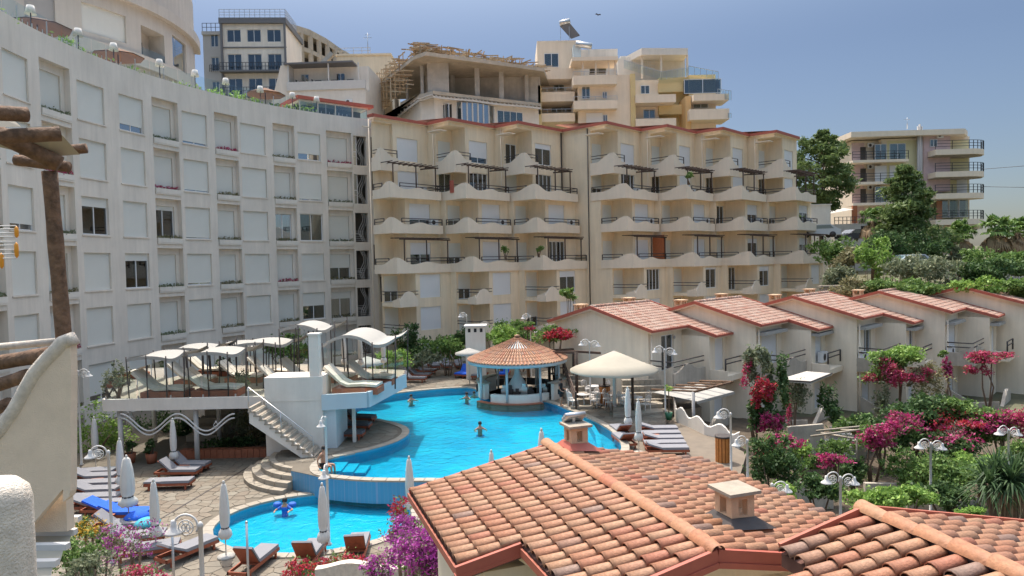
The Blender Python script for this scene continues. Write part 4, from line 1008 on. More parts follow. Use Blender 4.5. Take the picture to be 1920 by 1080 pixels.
# --- white two storey house with terrace
p0 = Q(541, 200, 86); W_ = Q(688,200,86).x-p0.x
H = thing('white_terrace_house', 'white house with a long upper terrace and flat dark roof slab', 'house', (p0.x, 86, 0), math.radians(-3))
zt = Q(600,165,86).z; mb = MB(); hs = [(1.0,2.0,zt+.1,zt+2.2),(5.5,6.6,zt+.1,zt+2.2)]
boxwall(mb, 0, W_, 1.8, 9, zt-7, zt+2.9, hs); hs2 = [(4.6,5.6,zt-3.4,zt-1.9)]
boxwall(mb, 0, W_, 0, 1.9, zt-8, zt-.25, hs2); ob('wall', mb, M['whitewall'], H)
ob('roof', MB().box(-.4, W_*.85, -.2, 9, zt+2.9, zt+3.1), M['greyd'], H); ob('terrace_parapet', MB().box(-.1, W_+.05, -.15, .05, zt-.3, zt+.75).box(0, .15, 0, 1.8, zt-.2, zt+2.9).box(W_*.52, W_*.52+.15, 0, .15, zt+.7, zt+2.9).box(W_-.9, W_-.75, 0,.15,zt+.7,zt+2.9), M['white'], H)
for (a,b,c,d) in hs+hs2: win_simple(H, (a+b)/2, 1.95 if c > zt else .15, c, b-a, d-c)
for x in (3.0, 7.6): ac_unit(H, (x, -.02, zt-2.2))
mb = MB(); mb.extr([(-3.4,zt-6),(0,zt-6),(0,zt+2.9),(-.9,zt+2.9),(-1.6,zt+.5)], (0,.2,0), (1,0,0), (0,0,1), (0,1,0), 4); ob('stair_tower', mb, M['stucco'], H)
for k in range(4):
    x = 1.2+k*2.0; mb = MB(); mb.box(x,x+.8,.5,.9,zt+.95,zt+1.02); mb.box(x+.1,x+.15,.55,.6,zt+.1,zt+.95); mb.box(x+.65,x+.7,.8,.85,zt+.1,zt+.95); mb.box(x-.4,x-.05,.5,.9,zt+.3,zt+.36); mb.box(x-.4,x-.36,.5,.9,zt+.36,zt+1.2)
    ob('terrace_furniture', mb, M['iron'], H)
# --- pale house with stair ramp behind
p0 = Q(632, 130, 104); Hb = thing('beige_stair_house', 'beige house with an outside stair and a roof antenna behind the timber formwork', 'house', (p0.x, 104, 0))
mb = MB(); zt = Q(640,105,104).z; mb.box(0, 8, 0, 8, 25, zt); mb.box(-3.5,0,1,8,25,zt-2.2); mb.box(-.15,8.1,-.15,8.1,zt,zt+.25); ob('wall', mb, M['cream'], Hb)
mb = MB(); mb.bar((-7,-.3,zt-6),(-.5,-.3,zt+.3), .9, .6); railing(mb, [(0,0),(5,0)], zt+.25, .9, .04, 1.1); ob('stair', mb, M['concrete'], Hb)
mb = MB(); q = Q(690,100,100)-Vector((p0.x,104,0)); mb.tube([q, q+Vector((0,0,2.9))], .05, 5); mb.bar(q+Vector((-.6,0,2.2)), q+Vector((.6,0,2.2)), .05); mb.bar(q+Vector((-.35,0,2.6)), q+Vector((.35,0,2.6)), .05); tag(ob('roof_antenna', mb, M['steel'], None, (p0.x,104,0)), 'thin television antenna mast standing on the roof of the beige stair house', 'antenna')

# --- unfinished building with timber formwork
D0 = 80.0
U = thing('unfinished_building', 'half-built concrete building with an open floor, white curved bands and timber formwork on top', 'unfinished building', (0, D0, 0))
def UQ(u, v, d): q = Q(u, v, d); return Vector((q.x, q.y-D0, q.z))
def slab_px(pts, th, back, mt, nm, lip=0):
    """slab whose lower front edge follows sight points (u, v, distance)"""
    f = [UQ(*p) for p in pts]; z = sum(p.z for p in f)/len(f)
    mb = MB(); out = [(p.x, p.y) for p in f] + [(f[-1].x, back), (f[0].x, back)]
    mb.prism(out, z, z+th); return ob(nm, mb, mt, U), z, f
zr = Q(845,128,82).z          # underside of the big roof slab
def PZ(u, v, z):             # sight line at level z, local
    q = P(u, v, z); return (q.x, q.y-D0)
roofpts = [PZ(677,190,zr), PZ(778,104,zr), PZ(790,108,zr), PZ(900,118,zr), PZ(1016,134,zr)]
zr = 9.5 + (496-105)*82/1300      # ~34
front = [(677,189),(775,112),(798,104),(905,118),(1020,134)]
def edge(z, pts): return [PZ(u, v, z) for u, v in pts]
e = edge(zr, front)
mb = MB(); mb.prism(e+[(e[-1][0]+2, 24), (e[0][0], 24)], zr, zr+.45); ob('roof_slab', mb, M['concreteb'], U)
# open storey: slab below with columns between
zm = zr-3.7; mfront = [(e[0][0]+1.6,e[0][1]+1.8), (e[1][0]+.4, e[1][1]+1.8), (e[2][0]+.6,e[2][1]+1.8), (e[3][0], e[3][1]+1.8), (e[4][0]-.4, e[4][1]+1.6)]
mb = MB(); mb.prism(mfront+[(e[-1][0], 22), (e[0][0]+2, 22)], zm-.4, zm); ob('floor_slab', mb, M['concreteb'], U)
def col_at(t):      # point along the front polyline, t in 0..4
    i = min(3, int(t)); f = t-i; a, b = mfront[i], mfront[i+1]; return a[0]+(b[0]-a[0])*f, a[1]+(b[1]-a[1])*f+.9
for t, w in ((.2,.3),(.5,.3),(.75,.3),(1.15,.4),(2.35,2.6),(2.86,.6),(3.3,.6),(3.75,.5)):
    x, y = col_at(t)
    if t == 2.35: x, y = col_at(2.08); y += .2
    ob('column', MB().box(x-w/2, x+w/2, y, y+.5, zm, zr), M['concrete'], U)
for t in (.4, 1.2, 2.3, 3.0, 3.6):
    x, y = col_at(t); ob('column', MB().box(x-.25, x+.25, y+5, y+5.5, zm, zr), M['concrete'], U)
mb = MB(); xi = mfront[1][0]+3; mb.add([(xi,13,zm-1.3),(mfront[-1][0],13,zm-1.3),(mfront[-1][0],13,zr),(xi,13,zr)], [(0,1,2,3)]); mb.add([(mfront[0][0]+4,26,zm-1.3),(xi,13,zm-1.3),(xi,13,zr),(mfront[0][0]+4,26,zr)], [(0,1,2,3)]); ob('inner_wall', mb, M['concrete'], U)
# white storey below with curved louvred band
wf = [(q[0]+(0.8 if k == 0 else 0), q[1]+.9) for k, q in enumerate(mfront)]
zl = zm-4.2
cur = smooth(wf+[(wf[-1][0],22),(wf[0][0],22)], 4); cur = [q for q in cur if q[1] < 12]
cur.sort(key=lambda q: q[0])
body_ = MB(); body_.prism(wf+[(wf[-1][0],20),(wf[0][0],20)], 10, zm-.4); ob('wall', body_, M['whitewall'], U)
for zz, mt, nm in ((zm-.75, M['white'], 'louvred_band'), (zl-.2, M['greyd'], 'lower_band')):
    mb = MB(); pts = [(q[0], q[1]-1.1) for q in wf]; pts[0] = (pts[0][0]-.4, pts[0][1]+.3)
    # finely sampled, rounded outline
    sm = []
    for a, b in zip(pts[:-1], pts[1:]):
        for k in range(14): sm.append((a[0]+(b[0]-a[0])*k/14, a[1]+(b[1]-a[1])*k/14+.55*math.sin(k/14*math.pi*2)*(.35)))
    sm.append(pts[-1])
    for a, b in zip(sm[:-1], sm[1:]): mb.bar((a[0],a[1],zz), (b[0],b[1],zz), .14, .22)
    for a in sm[::1]: mb.bar((a[0]-.1,a[1]-.25,zz+.16), (a[0]+.1,a[1]+1.4,zz+.16), .16, .10)
    ob(nm, mb, M['white'], U)
    if nm == 'lower_band':
        mb = MB()
        for a, b in zip(sm[:-1], sm[1:]): mb.bar((a[0],a[1]-.02,zz+.28), (b[0],b[1]-.02,zz+.28), .18, .07)
        ob('band_cap', mb, M['greyd'], U)
def onwall(u, d=.0):      # local point on the white wall in sight column u
    k = (u-960)/FPX
    for a, b in zip(wf[:-1], wf[1:]):
        for s_ in range(60):
            x = a[0]+(b[0]-a[0])*s_/60; y = a[1]+(b[1]-a[1])*s_/60
            if x/(y+D0) >= k: return x, y-d, math.atan2(b[1]-a[1], b[0]-a[0])
    return wf[-1][0], wf[-1][1]-d, 0
for u0, u1, g in ((813,856,1),(938,985,1)):
    x0, y0, r = onwall(u0); x1, y1, _ = onwall(u1); win_simple(U, (x0+x1)/2, (y0+y1)/2-.06, zl+1.0, math.dist((x0,y0),(x1,y1)), 1.9, .98, 3, r, 'glass', c=2)
x0, y0, r = onwall(722); x1, y1, _ = onwall(745); win_simple(U, (x0+x1)/2, (y0+y1)/2-.08, zl+.4, math.dist((x0,y0),(x1,y1)), 2.6, .98, 1, r)
# glazed stair bay
x0, y0, r = onwall(864); x1, y1, _ = onwall(934); mb = MB(); n_ = 7; px_ = []
for k in range(n_+1):
    f = k/n_; px_.append((x0+(x1-x0)*f, y0+(y1-y0)*f-1.0*math.sin(f*math.pi)**.5))
for q in px_: mb.bar((q[0],q[1],zl-2.6), (q[0],q[1],zm-.9), .16)
ob('bay_mullions', mb, M['white'], U); mb = MB()
for a, b in zip(px_[:-1], px_[1:]): mb.add([(a[0],a[1]+.03,zl-2.6),(b[0],b[1]+.03,zl-2.6),(b[0],b[1]+.03,zm-.9),(a[0],a[1]+.03,zm-.9)], [(0,1,2,3)])
ob('bay_glass', mb, M['bglass'], U); 
# timber formwork, a criss-cross of planks on the slab
fw = thing('timber_formwork', 'criss-cross timber formwork and props piled on the unfinished concrete roof', 'formwork', (0, D0, 0))
rg = random.Random(4); mb = MB(); mb2 = MB()
def along(t): i = min(3, int(t)); f = t-i; a, b = e[i], e[i+1]; return a[0]+(b[0]-a[0])*f, a[1]+(b[1]-a[1])*f
for k in range(760):
    t = rg.uniform(0,1)**.8*4; x, y = along(t); dy = rg.uniform(.5, 9); hz = (1.9-1.1*(t/4)) if t > 1 else 1.9
    z = zr+.5+rg.uniform(.2, 1.0)*hz; L = rg.uniform(1.0, 2.6); a = rg.choice((0, 1.57, .5, -1.0))+rg.uniform(-.2,.2)
    (mb).bar((x-L/2*math.cos(a), y+dy-L/2*math.sin(a), z), (x+L/2*math.cos(a), y+dy+L/2*math.sin(a), z+rg.uniform(-.1,.1)), .10, .12)
for k in range(120):
    t = rg.uniform(0,4); x, y = along(t); dy = rg.uniform(.4, 8); mb.bar((x,y+dy,zr+.45), (x+rg.uniform(-.1,.1),y+dy,zr+.5+(1.7-1.0*t/4)), .10)
ob('planks', mb, M['timber'], fw, kind='stuff')
mb = MB(); rows = 9
for k in range(150):           # side scaffold hanging by the left edge
    t = rg.uniform(0,1); x, y = along(t); z = zr-rg.uniform(-1.6, 4.2)*(1-t*.4); mb.bar((x-rg.uniform(1.2,2.6), y+2, z), (x-.3, y+2.2, z+rg.uniform(-.1,.1)), .09)
for k in range(14):
    t = k/14; x, y = along(t); mb.bar((x-1.0, y+2.1, zr-5*(1-t*.5)), (x-1.0, y+2.1, zr+2.0), .10); mb.bar((x-2.4+t, y+2.1, zr-4.5*(1-t*.3)), (x-2.4+t, y+2.1, zr+1.6), .10)
ob('scaffold', mb, M['timber'], fw, kind='stuff')
wk = []
# --- yellow and white block
Y_ = thing('yellow_white_block', 'stepped white apartment block with yellow and orange walls, right of the unfinished building', 'apartments', (0, 92, 0))
def YB(nm, mb, mt): return ob(nm, mb, M[mt] if isinstance(mt, str) else mt, Y_)
def yx(u, d=92): return Q(u, 200, d).x
def yz(u, v, d=92): return Q(u, v, d).z
def yb(u0, u1, v0, v1, y0, y1, mt, nm='wall', d=None):
    d = d or 92+y0; um = (u0+u1)/2
    return YB(nm, MB().box((u0-960)/FPX*d, (u1-960)/FPX*d, y0, y1, yz(um, v1, d), yz(um, v0, d)), mt)
yb(1016,1096,76,245,6,14,'cream2'); yb(1096,1165,92,245,9,15,'stucco')
yb(1165,1290,108,245,7,15,'whitewall'); 
yb(1160,1192,140,245,1.5,9,'cream2'); yb(1188,1197,138,245,1.2,3,'yellow'); yb(1165,1190,142,245,1.6,3,'cream2')
yb(1016,1022,160,245,1.0,6,'yellow'); yb(1290,1300,180,245,.5,4,'orange'); yb(1297,1346,140,245,2.2,12,'yellow'); yb(1297,1346,178,245,1.9,2.3,'cream2'); yb(1240,1297,145,245,4,12,'yellow')
yb(1197,1240,150,245,3.2,5,'cream2')
# balconies: long slabs with solid parapets
for (u0,u1,v0,v1,y0,y1) in ((1020,1084,128,148,2.6,6),(1016,1084,172,190,2.0,6),(1016,1084,212,228,1.6,6),(1082,1163,141,158,.2,4),(1082,1163,188,204,.2,4),(1197,1272,177,192,.6,4),(1197,1272,222,236,.6,4),(1297,1371,204,224,-.6,3),(1305,1371,176,188,-.4,3),(1240,1295,155,172,2.8,6),(1240,1297,196,214,2.6,6)):
    yb(u0,u1,v0,v1,y0,y1,'yellow' if u0 == 1240 else 'cream2','balcony')
    if u0 < 1090 and v0 > 130: 
        mb = MB(); d = 92+y0; x0, x1 = (u0-960)/FPX*d, (u1-960)/FPX*d; z = yz((u0+u1)/2, v0, d); railing(mb, [(x0,y0+.1),(x1,y0+.1)], z, .55, .04, 1.2, 1); YB('balcony_rail', mb, 'steel')
# balcony side depth: windows and doors behind
for (u,v0,v1,y,w) in ((1042,100,126,5.9,2.0),(1055,152,170,5.9,1.5),(1105,162,185,1.4,1.1),(1120,212,235,1.4,2.2),(1060,195,210,5.9,3),(1128,115,138,3.9,2.4),(1215,160,176,3.1,1.2),(1222,205,222,3.1,1.6),(1140,172,184,1.4,.6),(1322,148,175,2.1,5),(1140,215,228,1.4,.6),(1318,190,203,1.8,2)):
    d = 92+y; z0, z1 = yz(u,v1,d), yz(u,v0,d); win_simple(Y_, (u-960)/FPX*d, y, z0, w, max(.8,z1-z0), .98 if (u+v0) % 3 or w == 5 else 0)
yb(1090,1160,155,245,1.5,6,'cream2')
# top pergola on the middle block and big raked parapets
mb = MB()
for u in (1100,1124,1148,1160): x = (u-960)/FPX*92.6; mb.box(x-.1,x+.1,.5,.7,yz(u,141),yz(u,112))
YB('terrace_posts', mb, 'cream2'); yb(1080,1166,106,113,0,4,'cream2','terrace_roof')
d = 97; o3 = Vector((0,92,0)); L1 = [Q(1168,110,d+3)-o3, Q(1203,90,d-1.5)-o3, Q(1290,117,d-1)-o3]
mb = MB(); zt_ = L1[1].z; pl = [(p.x,p.y) for p in L1]+[(L1[2].x+.5,16),(L1[0].x,16)]; mb.prism(pl, zt_-.9, zt_); YB('raked_roof', mb, 'whitewall')
for u in (1204, 1240, 1289): q = Q(u, 120, d-.9)-o3; YB('roof_post', MB().box(q.x-.12,q.x+.12,q.y,q.y+.25,yz(u,150,d),zt_-.9), 'cream2')
yb(1170,1290,104,160,7.4,9,'whitewall')
mb = MB(); 
for k in range(16): x = (1177+k*3.2-960)/FPX*98; mb.box(x-.04,x+.04,6,6.05,yz(1190,124+k*.6,98),yz(1190,106+k*.6,98))
for v in (108,114,120): mb.bar(Q(1177,v,98)-Vector((0,92,0)), Q(1228,v+9,98)-Vector((0,92,0)), .07)
YB('lattice_rail', mb, 'white')
def glassrail(pts, h=1.1):
    g = MB(); b = MB()
    for (u0,v0,d0),(u1,v1,d1) in zip(pts[:-1], pts[1:]):
        p, q = Q(u0,v0,d0)-Vector((0,92,0)), Q(u1,v1,d1)-Vector((0,92,0)); g.add([p,q,q+Vector((0,0,h)),p+Vector((0,0,h))], [(0,1,2,3)])
        for k in range(6): r = p+(q-p)*k/5; b.bar(r, r+Vector((0,0,h)), .05)
        b.bar(p+Vector((0,0,h)), q+Vector((0,0,h)), .06)
    YB('glass_rail', g, 'rglass'); YB('glass_rail_posts', b, 'steel')
glassrail([(1291,139,94),(1347,150,94)]); glassrail([(1346,184,92),(1371,188,91.2)], 1.2); glassrail([(1170,128,95),(1240,150,94),(1290,142,95)]); glassrail([(1346,222,92),(1371,221,91.2)],.6)
sh_ = thing('solar_water_heater', 'solar water heater with tank and tilted panel on the highest roof', 'solar heater', tuple(Q(1062,70,97)))
ob('tank', MB().tube([(-.9,0,1.9),(.5,0,2.25)], .38, 10), M['steel'], sh_); mb = MB(); mb.add([(-.9,-.1,1.6),(.5,-.1,1.9),(1.9,.2,.3),(.7,.2,-.1)], [(0,3,2,1)]); mb.add([(-.9,.1,1.6),(.5,.1,1.9),(1.9,.4,.3),(.7,.4,-.1)], [(0,1,2,3)]); ob('panel', mb, M['greyd'], sh_); mb = MB()
for x in (-.8,.4): mb.bar((x,0,-.3),(x,0,1.9), .07)
ob('stand', mb, M['steel'], sh_)
tag(ob('rooftop_tank', MB().tube([(-1.0,0,0),(1.2,0,-.35)], .42, 12).bar((-.6,0,-.2),(-.6,0,-1.2),.08).bar((.8,0,-.4),(.8,0,-1.5),.08), M['steel'], None, tuple(Q(1093,82,96))), 'shiny horizontal steel water tank below the solar heater', 'tank')
yb(1083,1097,84,118,4,6,'bluewall','stair_glass')

# --- apartment block on the right hill
R8 = thing('hill_apartment_block', 'yellow and pink apartment block with curved railed balconies standing alone on the right hill', 'apartments', tuple(Q(1597,440,96).xy)+(0,), math.radians(-2))
o8 = Q(1597,440,96)
def rx(u, y=0): return (u-960)/FPX*(96+y)-o8.x
def rzz(v, y=0, u=1700): return Q(u, v, 96+y).z
fl8 = [272, 0]; zs8 = [rzz(299), rzz(340), rzz(379), rzz(416)]
mb = MB(); mb.box(rx(1597,2), rx(1652,2), 2, 12, 8, rzz(258)); mb.box(rx(1652,1), rx(1722,1), 1, 12, 8, rzz(258)); ob('wall', mb, M['cream2'], R8)
ob('yellow_wall', MB().box(rx(1662,1), rx(1720,1), .95, 1.0, 8, rzz(262)).box(rx(1745,1.9),rx(1810,1.9),1.85,2,rzz(420),rzz(262)), M['limey'], R8)
ob('pink_wall', MB().box(rx(1729,.5), rx(1778,.5), .5, 2, rzz(360), rzz(250)), M['pink'], R8)
ob('pink_wall', MB().box(rx(1598,1.9),rx(1620,1.9),1.85,2.0,rzz(416),rzz(262)), M['pink'], R8)
ob('right_wing', MB().box(rx(1722,2), rx(1812,2), 2, 13, 8, rzz(255)).box(rx(1729,2),rx(1825,2),.8,3,rzz(432),rzz(425)), M['cream2'], R8)
mb = MB(); mb.prism([(rx(1595),-.4),(rx(1782),-.6),(rx(1800),-.6),(rx(1822),1.5),(rx(1815),13),(rx(1595),13)], rzz(256), rzz(246)); ob('roof', mb, M['cream2'], R8)
for k in range(3): ob('flue_pipe', MB().tube([(rx(1721+k*3.2), .2, 10), (rx(1721+k*3.2), .2, rzz(238-(k%2)*4))], .13, 8), M['greyr'], R8)
for i, z in enumerate(zs8):
    if i < 3:
        mb = MB(); mb.box(rx(1598), rx(1700), -.4, 2, z-.35, z); ob('balcony', mb, M['cream2'], R8); mb = MB(); railing(mb, [(rx(1598),-.3),(rx(1700),-.3)], z, 1.15, .05, 1.6, 3); ob('balcony_rail', mb, M['iron'], R8)
        for u, w in ((1650,1.6),(1681,2.2)): win_simple(R8, rx(u,1), .88, z+.1, w, 2.2, .98 if (i == 0 or (i == 2 and u == 1650)) else 0)
        ob('door', MB().box(rx(1612,2), rx(1622,2), 1.8, 1.9, z, z+2.1), M['interior'], R8); ac_unit(R8, (rx(1631,1.9), 1.9, z+2.0))
    zr8 = (rzz(285),rzz(326),rzz(366),rzz(414))[i]
    pts = [(rx(1741),-.2),(rx(1741),-1.4),(rx(1800),-1.6)]+[(rx(1800)+3.0*math.sin(t), .6-2.2*math.cos(t)) for t in np.linspace(.2, 1.57, 7)]+[(rx(1822),2.5),(rx(1741),2.5)]
    mb = MB(); mb.prism(pts, zr8-.75, zr8-.02); ob('curved_balcony', mb, M['cream2'], R8)
    if i < 2: mb = MB(); mb.prism([(p[0]*.985+.1, p[1]*.9+.1) for p in pts], zr8-.85, zr8-.76); ob('balcony_soffit', mb, M['stone'], R8)
    mb = MB(); railing(mb, [(q[0],q[1]+.08) for q in pts[1:-2]], zr8, 1.15, .05, 1.6, 3); ob('balcony_rail', mb, M['iron'], R8)
win_simple(R8, rx(1747,.5), .42, rzz(276), 1.0, 1.0, .98); ac_unit(R8, (rx(1758,.5), .48, rzz(260)))
for k, u in enumerate((1765,1783,1801)): win_simple(R8, rx(u,1), .9, rzz(409), 1.25, 2.6, .98, 0, 0, 'glass' if k != 1 else 'rglass')
for u in (1752,1797): win_simple(R8, rx(u,2), 1.85, rzz(366), 1.4, 2.2, 0)
ob('door', MB().box(rx(1762,.3),rx(1752,.3),.1,.2,rzz(413),rzz(378)), M['copper'], R8)
mb = MB(); q = Q(1701,242,97); mb.tube([q, q+Vector((0,0,1.6))], .04, 5); mb.bar(q+Vector((-.4,0,1.3)), q+Vector((.4,0,1.35)), .05); tag(ob('roof_antenna', mb, M['steel']), 'small antenna on the roof of the apartment block on the right hill', 'antenna')
# terrace cafe, wall and garage at its foot
cf = thing('cafe_terrace', 'grey retaining wall with dark doorway and small railed terrace under the hill apartments', 'terrace', tuple(Q(1565,440,90).xy)+(0,))
ob('wall', MB().box(0, 5.8, 0, 6, 6, Q(1580,420,90).z), M['concrete'], cf); ob('doorway', MB().box(3.4,4.2,-.02,.05,Q(1600,443,90).z,Q(1600,424,90).z), M['dark'], cf)
ob('orange_pillar', MB().box(2.6,3.2,.5,.8,Q(1600,418,90).z,Q(1600,385,90).z), M['ptable'], cf); mb = MB(); railing(mb, [(0,0),(5.8,0)], Q(1580,420,90).z, .9, .05, .5); ob('rail', mb, M['iron'], cf)
mb = MB(); zc = Q(1580,400,90).z; mb.add([(-.6,.3,zc),(2.6,.3,zc+.5),(2.6,3,zc+.9),(-.2,3,zc+.6)], [(0,1,2,3)]); ob('awning', mb, M['concrete'], cf)
bld = tag(ob('white_blank_house', MB().box(0,2.6,0,6,4,Q(1530,385,78).z).box(-.1,2.7,-.1,6.1,Q(1530,385,78).z,Q(1530,385,78).z+.12), M['whitewall'], None, tuple(Q(1514,400,78).xy)+(0,)), 'plain white wall of a house between the cream terraces and the cafe', 'house')
def car(label, pos, rz, col):
    t = thing('parked_car', label, 'car', pos, rz); m_ = mat('car_paint', col, .25, 0)
    mb = MB(); pr = [(-2.1,.3),(2.1,.3),(2.15,.75),(1.2,.9),(.55,1.38),(-1.1,1.42),(-1.85,.95),(-2.15,.85)]
    mb.extr(pr, (0,-.82,0), (1,0,0), (0,0,1), (0,1,0), 1.64); ob('body', mb, m_, t)
    mb = MB()
    for y in (-.83,.821): mb.add([(-1.45,y,.95),(.95,y,.92),(.5,y,1.3),(-1.05,y,1.33)], [(0,1,2,3)] if y < 0 else [(3,2,1,0)])
    mb.add([(1.22,-.7,.93),(1.22,.7,.93),(.6,.65,1.37),(.6,-.65,1.37)], [(0,1,2,3)]); ob('windows', mb, M['glass'], t)
    for x in (-1.3,1.3):
        for y in (-.85,.75): ob('wheel', MB().tube([(x,y,.32),(x,y+.1,.32)], .32, 14), M['rail'], t)
    for y in (-.6,.6): ob('headlight', MB().box(2.08,2.17,y-.15,y+.15,.6,.74), M['white'], t)
car('white parked car seen past the right end of the terraced apartments', tuple(Q(1533,446,74)), math.radians(170), (.6,.6,.6))
car('dark parked car beside the grey retaining wall under the hill apartments', tuple(Q(1600,452,84)), math.radians(200), (.02,.022,.03))
car('pale blue van-like car half hidden by bushes on the upper road', tuple(Q(1702,506,64)), math.radians(185), (.45,.52,.58))
# ================================================================== SUN TERRACE (left), BAR, DECK FURNITURE
ZP = 3.2
pf = thing('sun_terrace', 'raised white sun terrace on columns with a glass rail, left of the large pool', 'terrace', (0,0,0))
FYp = 33.4
xl, xr = Q(197,750,FYp).x, Q(497,750,FYp).x
sl_ = MB(); outl = [(xl,FYp),(xr,FYp),(xr,FYp-.4),(Q(600,750,33).x,33.0)]
wing = [P(600,728,ZP),P(690,728,ZP),P(758,700,ZP+.35)]
tip = Q(757,700,38.5)
out = [(xl,FYp),(xr+.1,FYp),(xr+.1,32.9),(Q(603,750,32.9).x,32.9),(Q(688,752,33.3).x,33.3),(tip.x,38.6),(tip.x-.4,41.5),(-10.5,43),(-13,45),(xl+.6,45),(xl-.4,40)]
ob('slab', MB().prism(out, ZP-.32, ZP), M['stone'], pf)
def fascia(a, b, z0, z1, mt, t=.14):
    a = Vector((*a, 0)); b = Vector((*b, 0)); d = (b-a).normalized(); nrm = Vector((d.y, -d.x, 0))*t
    mb = MB().extr([(0,z0),((b-a).length,z0),((b-a).length,z1),(0,z1)], a, d, (0,0,1), nrm, 1.0); return ob('fascia', mb, mt, pf)
fascia(out[0], out[1], ZP-.45, ZP+.12, M['whitewall']); fascia(out[3], out[4], ZP-.52, ZP+.22, M['bluewall']); fascia(out[4], out[5], ZP-.52, ZP+.22, M['bluewall']); fascia((xl-.4,40),(xl,FYp), ZP-.45, ZP+.12, M['whitewall'])
# the stair block
xb0, xb1 = Q(497,750,32.9).x, Q(605,750,32.9).x
ob('stair_block', MB().box(xb0, xb1, 32.85, 34.5, -.1, 4.28).box(xb0-.004, xb1+.004, 32.82, 34.51, ZP-.06, ZP-.03), M['whitewall'], pf)
ob('square_pillar', MB().box(Q(581,660,33.2).x, Q(599,660,33.2).x, 33.0, 33.5, 4.28, 6.25).box(Q(579,660,33.2).x, Q(601,660,33.2).x, 32.95, 33.55, 6.25, 6.33), M['whitewall'], pf)
ob('blue_wall', MB().box(xb1, Q(636,780,33.6).x, 33.0, 35.2, -.1, ZP-.33), M['bluewall'], pf)
ob('column', MB().box(Q(659,750,34).x, Q(664,750,34).x, 34, 34.25, ZU, ZP-.3), M['whitewall'], pf)
for u, y in ((226,33.7),(368,33.7),(411,38),(290,38.5),(470,38),(232,42)):
    x = Q(u,800,y).x; ob('column', MB().tube([(x,y,0),(x,y,ZP-.3)], .12, 10), M['white'], pf)
# glass rail
g = MB(); b = MB(); rp = [out[10], out[0], out[1]]; rp2 = [(xb1+.1,33.0), out[4], out[5], (tip.x-.4,41.4)]; rp3 = [(xl+.6,44.9),(-13,44.9),(-10.5,42.9),(tip.x-.4,41.4)]
for chain in (rp, rp2, rp3):
    for p, q in zip(chain[:-1], chain[1:]):
        p = Vector((*p, ZP+.12)); q = Vector((*q, ZP+.12)); L = (q-p).length; n = max(1, int(L/1.5))
        for k in range(n):
            s0, s1 = p+(q-p)*((k+.03)/n), p+(q-p)*((k+.97)/n); ob('glass_pane', MB().add([s0,s1,s1+Vector((0,0,1.0)),s0+Vector((0,0,1.0))], [(0,1,2,3)]), M['rglass'], pf)
            b.box(s0.x-.03,s0.x+.03,s0.y-.03,s0.y+.03,ZP,ZP+.25)
ob('rail_feet', b, M['steel'], pf, kind='stuff')
# stairs with thin rail, going down to the right in front of the block
stt = thing('outdoor_stairs', 'pale stone stairs with thin handrail going down from the sun terrace', 'stairs', (0,0,0))
a_, b_ = Q(484,748,32.6), Q(597,848,32.2); N_ = 12
for k in range(N_):
    f = k/N_; x0 = a_.x+(b_.x-a_.x)*f; x1 = a_.x+(b_.x-a_.x)*(k+1)/N_; z = ZP-(ZP-ZU)*(k+1)/N_*.98
    mb = MB(); mb.box(x0-.03,x1+.05,31.35,32.78,z-.06,z); ob('tread', mb, M['stone'], stt); ob('riser', MB().box(x0-.02,x0+.1,31.4,32.77,z,z+.16), M['oldwall'], stt)
mb = MB(); prof = [(a_.x,ZP-.1),(b_.x,ZU+.02),(b_.x-.5,ZU-.05),(a_.x,ZP-.75)]; mb.add([(x,31.42,z) for x,z in prof]+[(x,31.55,z) for x,z in prof], [(3,2,1,0),(4,5,6,7),(0,1,5,4),(2,3,7,6)]); ob('stringer', mb, M['whitewall'], stt)
mb = MB(); mb.tube([(a_.x,31.4,ZP+.9),(b_.x,31.4,ZU+.95),(b_.x,31.4,ZU)], .025, 5); mb.tube([((a_.x+b_.x)/2,31.4,2.9),((a_.x+b_.x)/2,31.4,1.95)], .025, 5); mb.tube([(a_.x,31.4,ZP+.9),(a_.x,31.4,ZP)], .025, 5); ob('handrail', mb, M['steel'], stt)
# wavy wrought garland hung on the front columns
gl_ = thing('wavy_metal_garland', 'white wavy double metal band hanging under the front edge of the sun terrace', 'ornament', (0,0,0)); mb = MB()
for off in (0, .38):
    us_ = np.linspace(226,440,40); mb.tube([Q(u, 792+off*20 + 16*math.cos((u-226)/107*2*math.pi*1.0+math.pi*(0))*-1, FYp-.25) for u in us_], .04, 6)
ob('band', mb, M['white'], gl_)
mb = MB(); c = Q(405,797,FYp-.2); mb.tube([c+Vector((.12*math.cos(t)*math.cos(2*t),0,.2*math.sin(t))) for t in np.linspace(0,6.28,20)], .02, 5); ob('flourish', mb, M['white'], gl_)
# stepped brick planter and rear stone terrace under the slab
bp_ = thing('brick_planter', 'long low planter of terracotta blocks below the sun terrace', 'planter', (0,0,0))
for k in range(15):
    u = 338+k*11.5; p = Q(u, 858, 34.5); w = 11.5*34.5/1300*.94; ob('brick', MB().box(p.x, p.x+w, 34.5, 34.9, -.02, .42+random.uniform(0,.04)), M['lwoodp'], bp_)
ob('back_wall', MB().box(-18.5,-11.8,44.5,44.9,0,ZP-.3), M['dryst'], pf)
for k in range(4): ob('stone_seat', MB().box(Q(300,0,37).x,Q(362,0,37).x,38+k*.8,38.7+k*.8,0,.35+k*.3), M['stone'], pf)

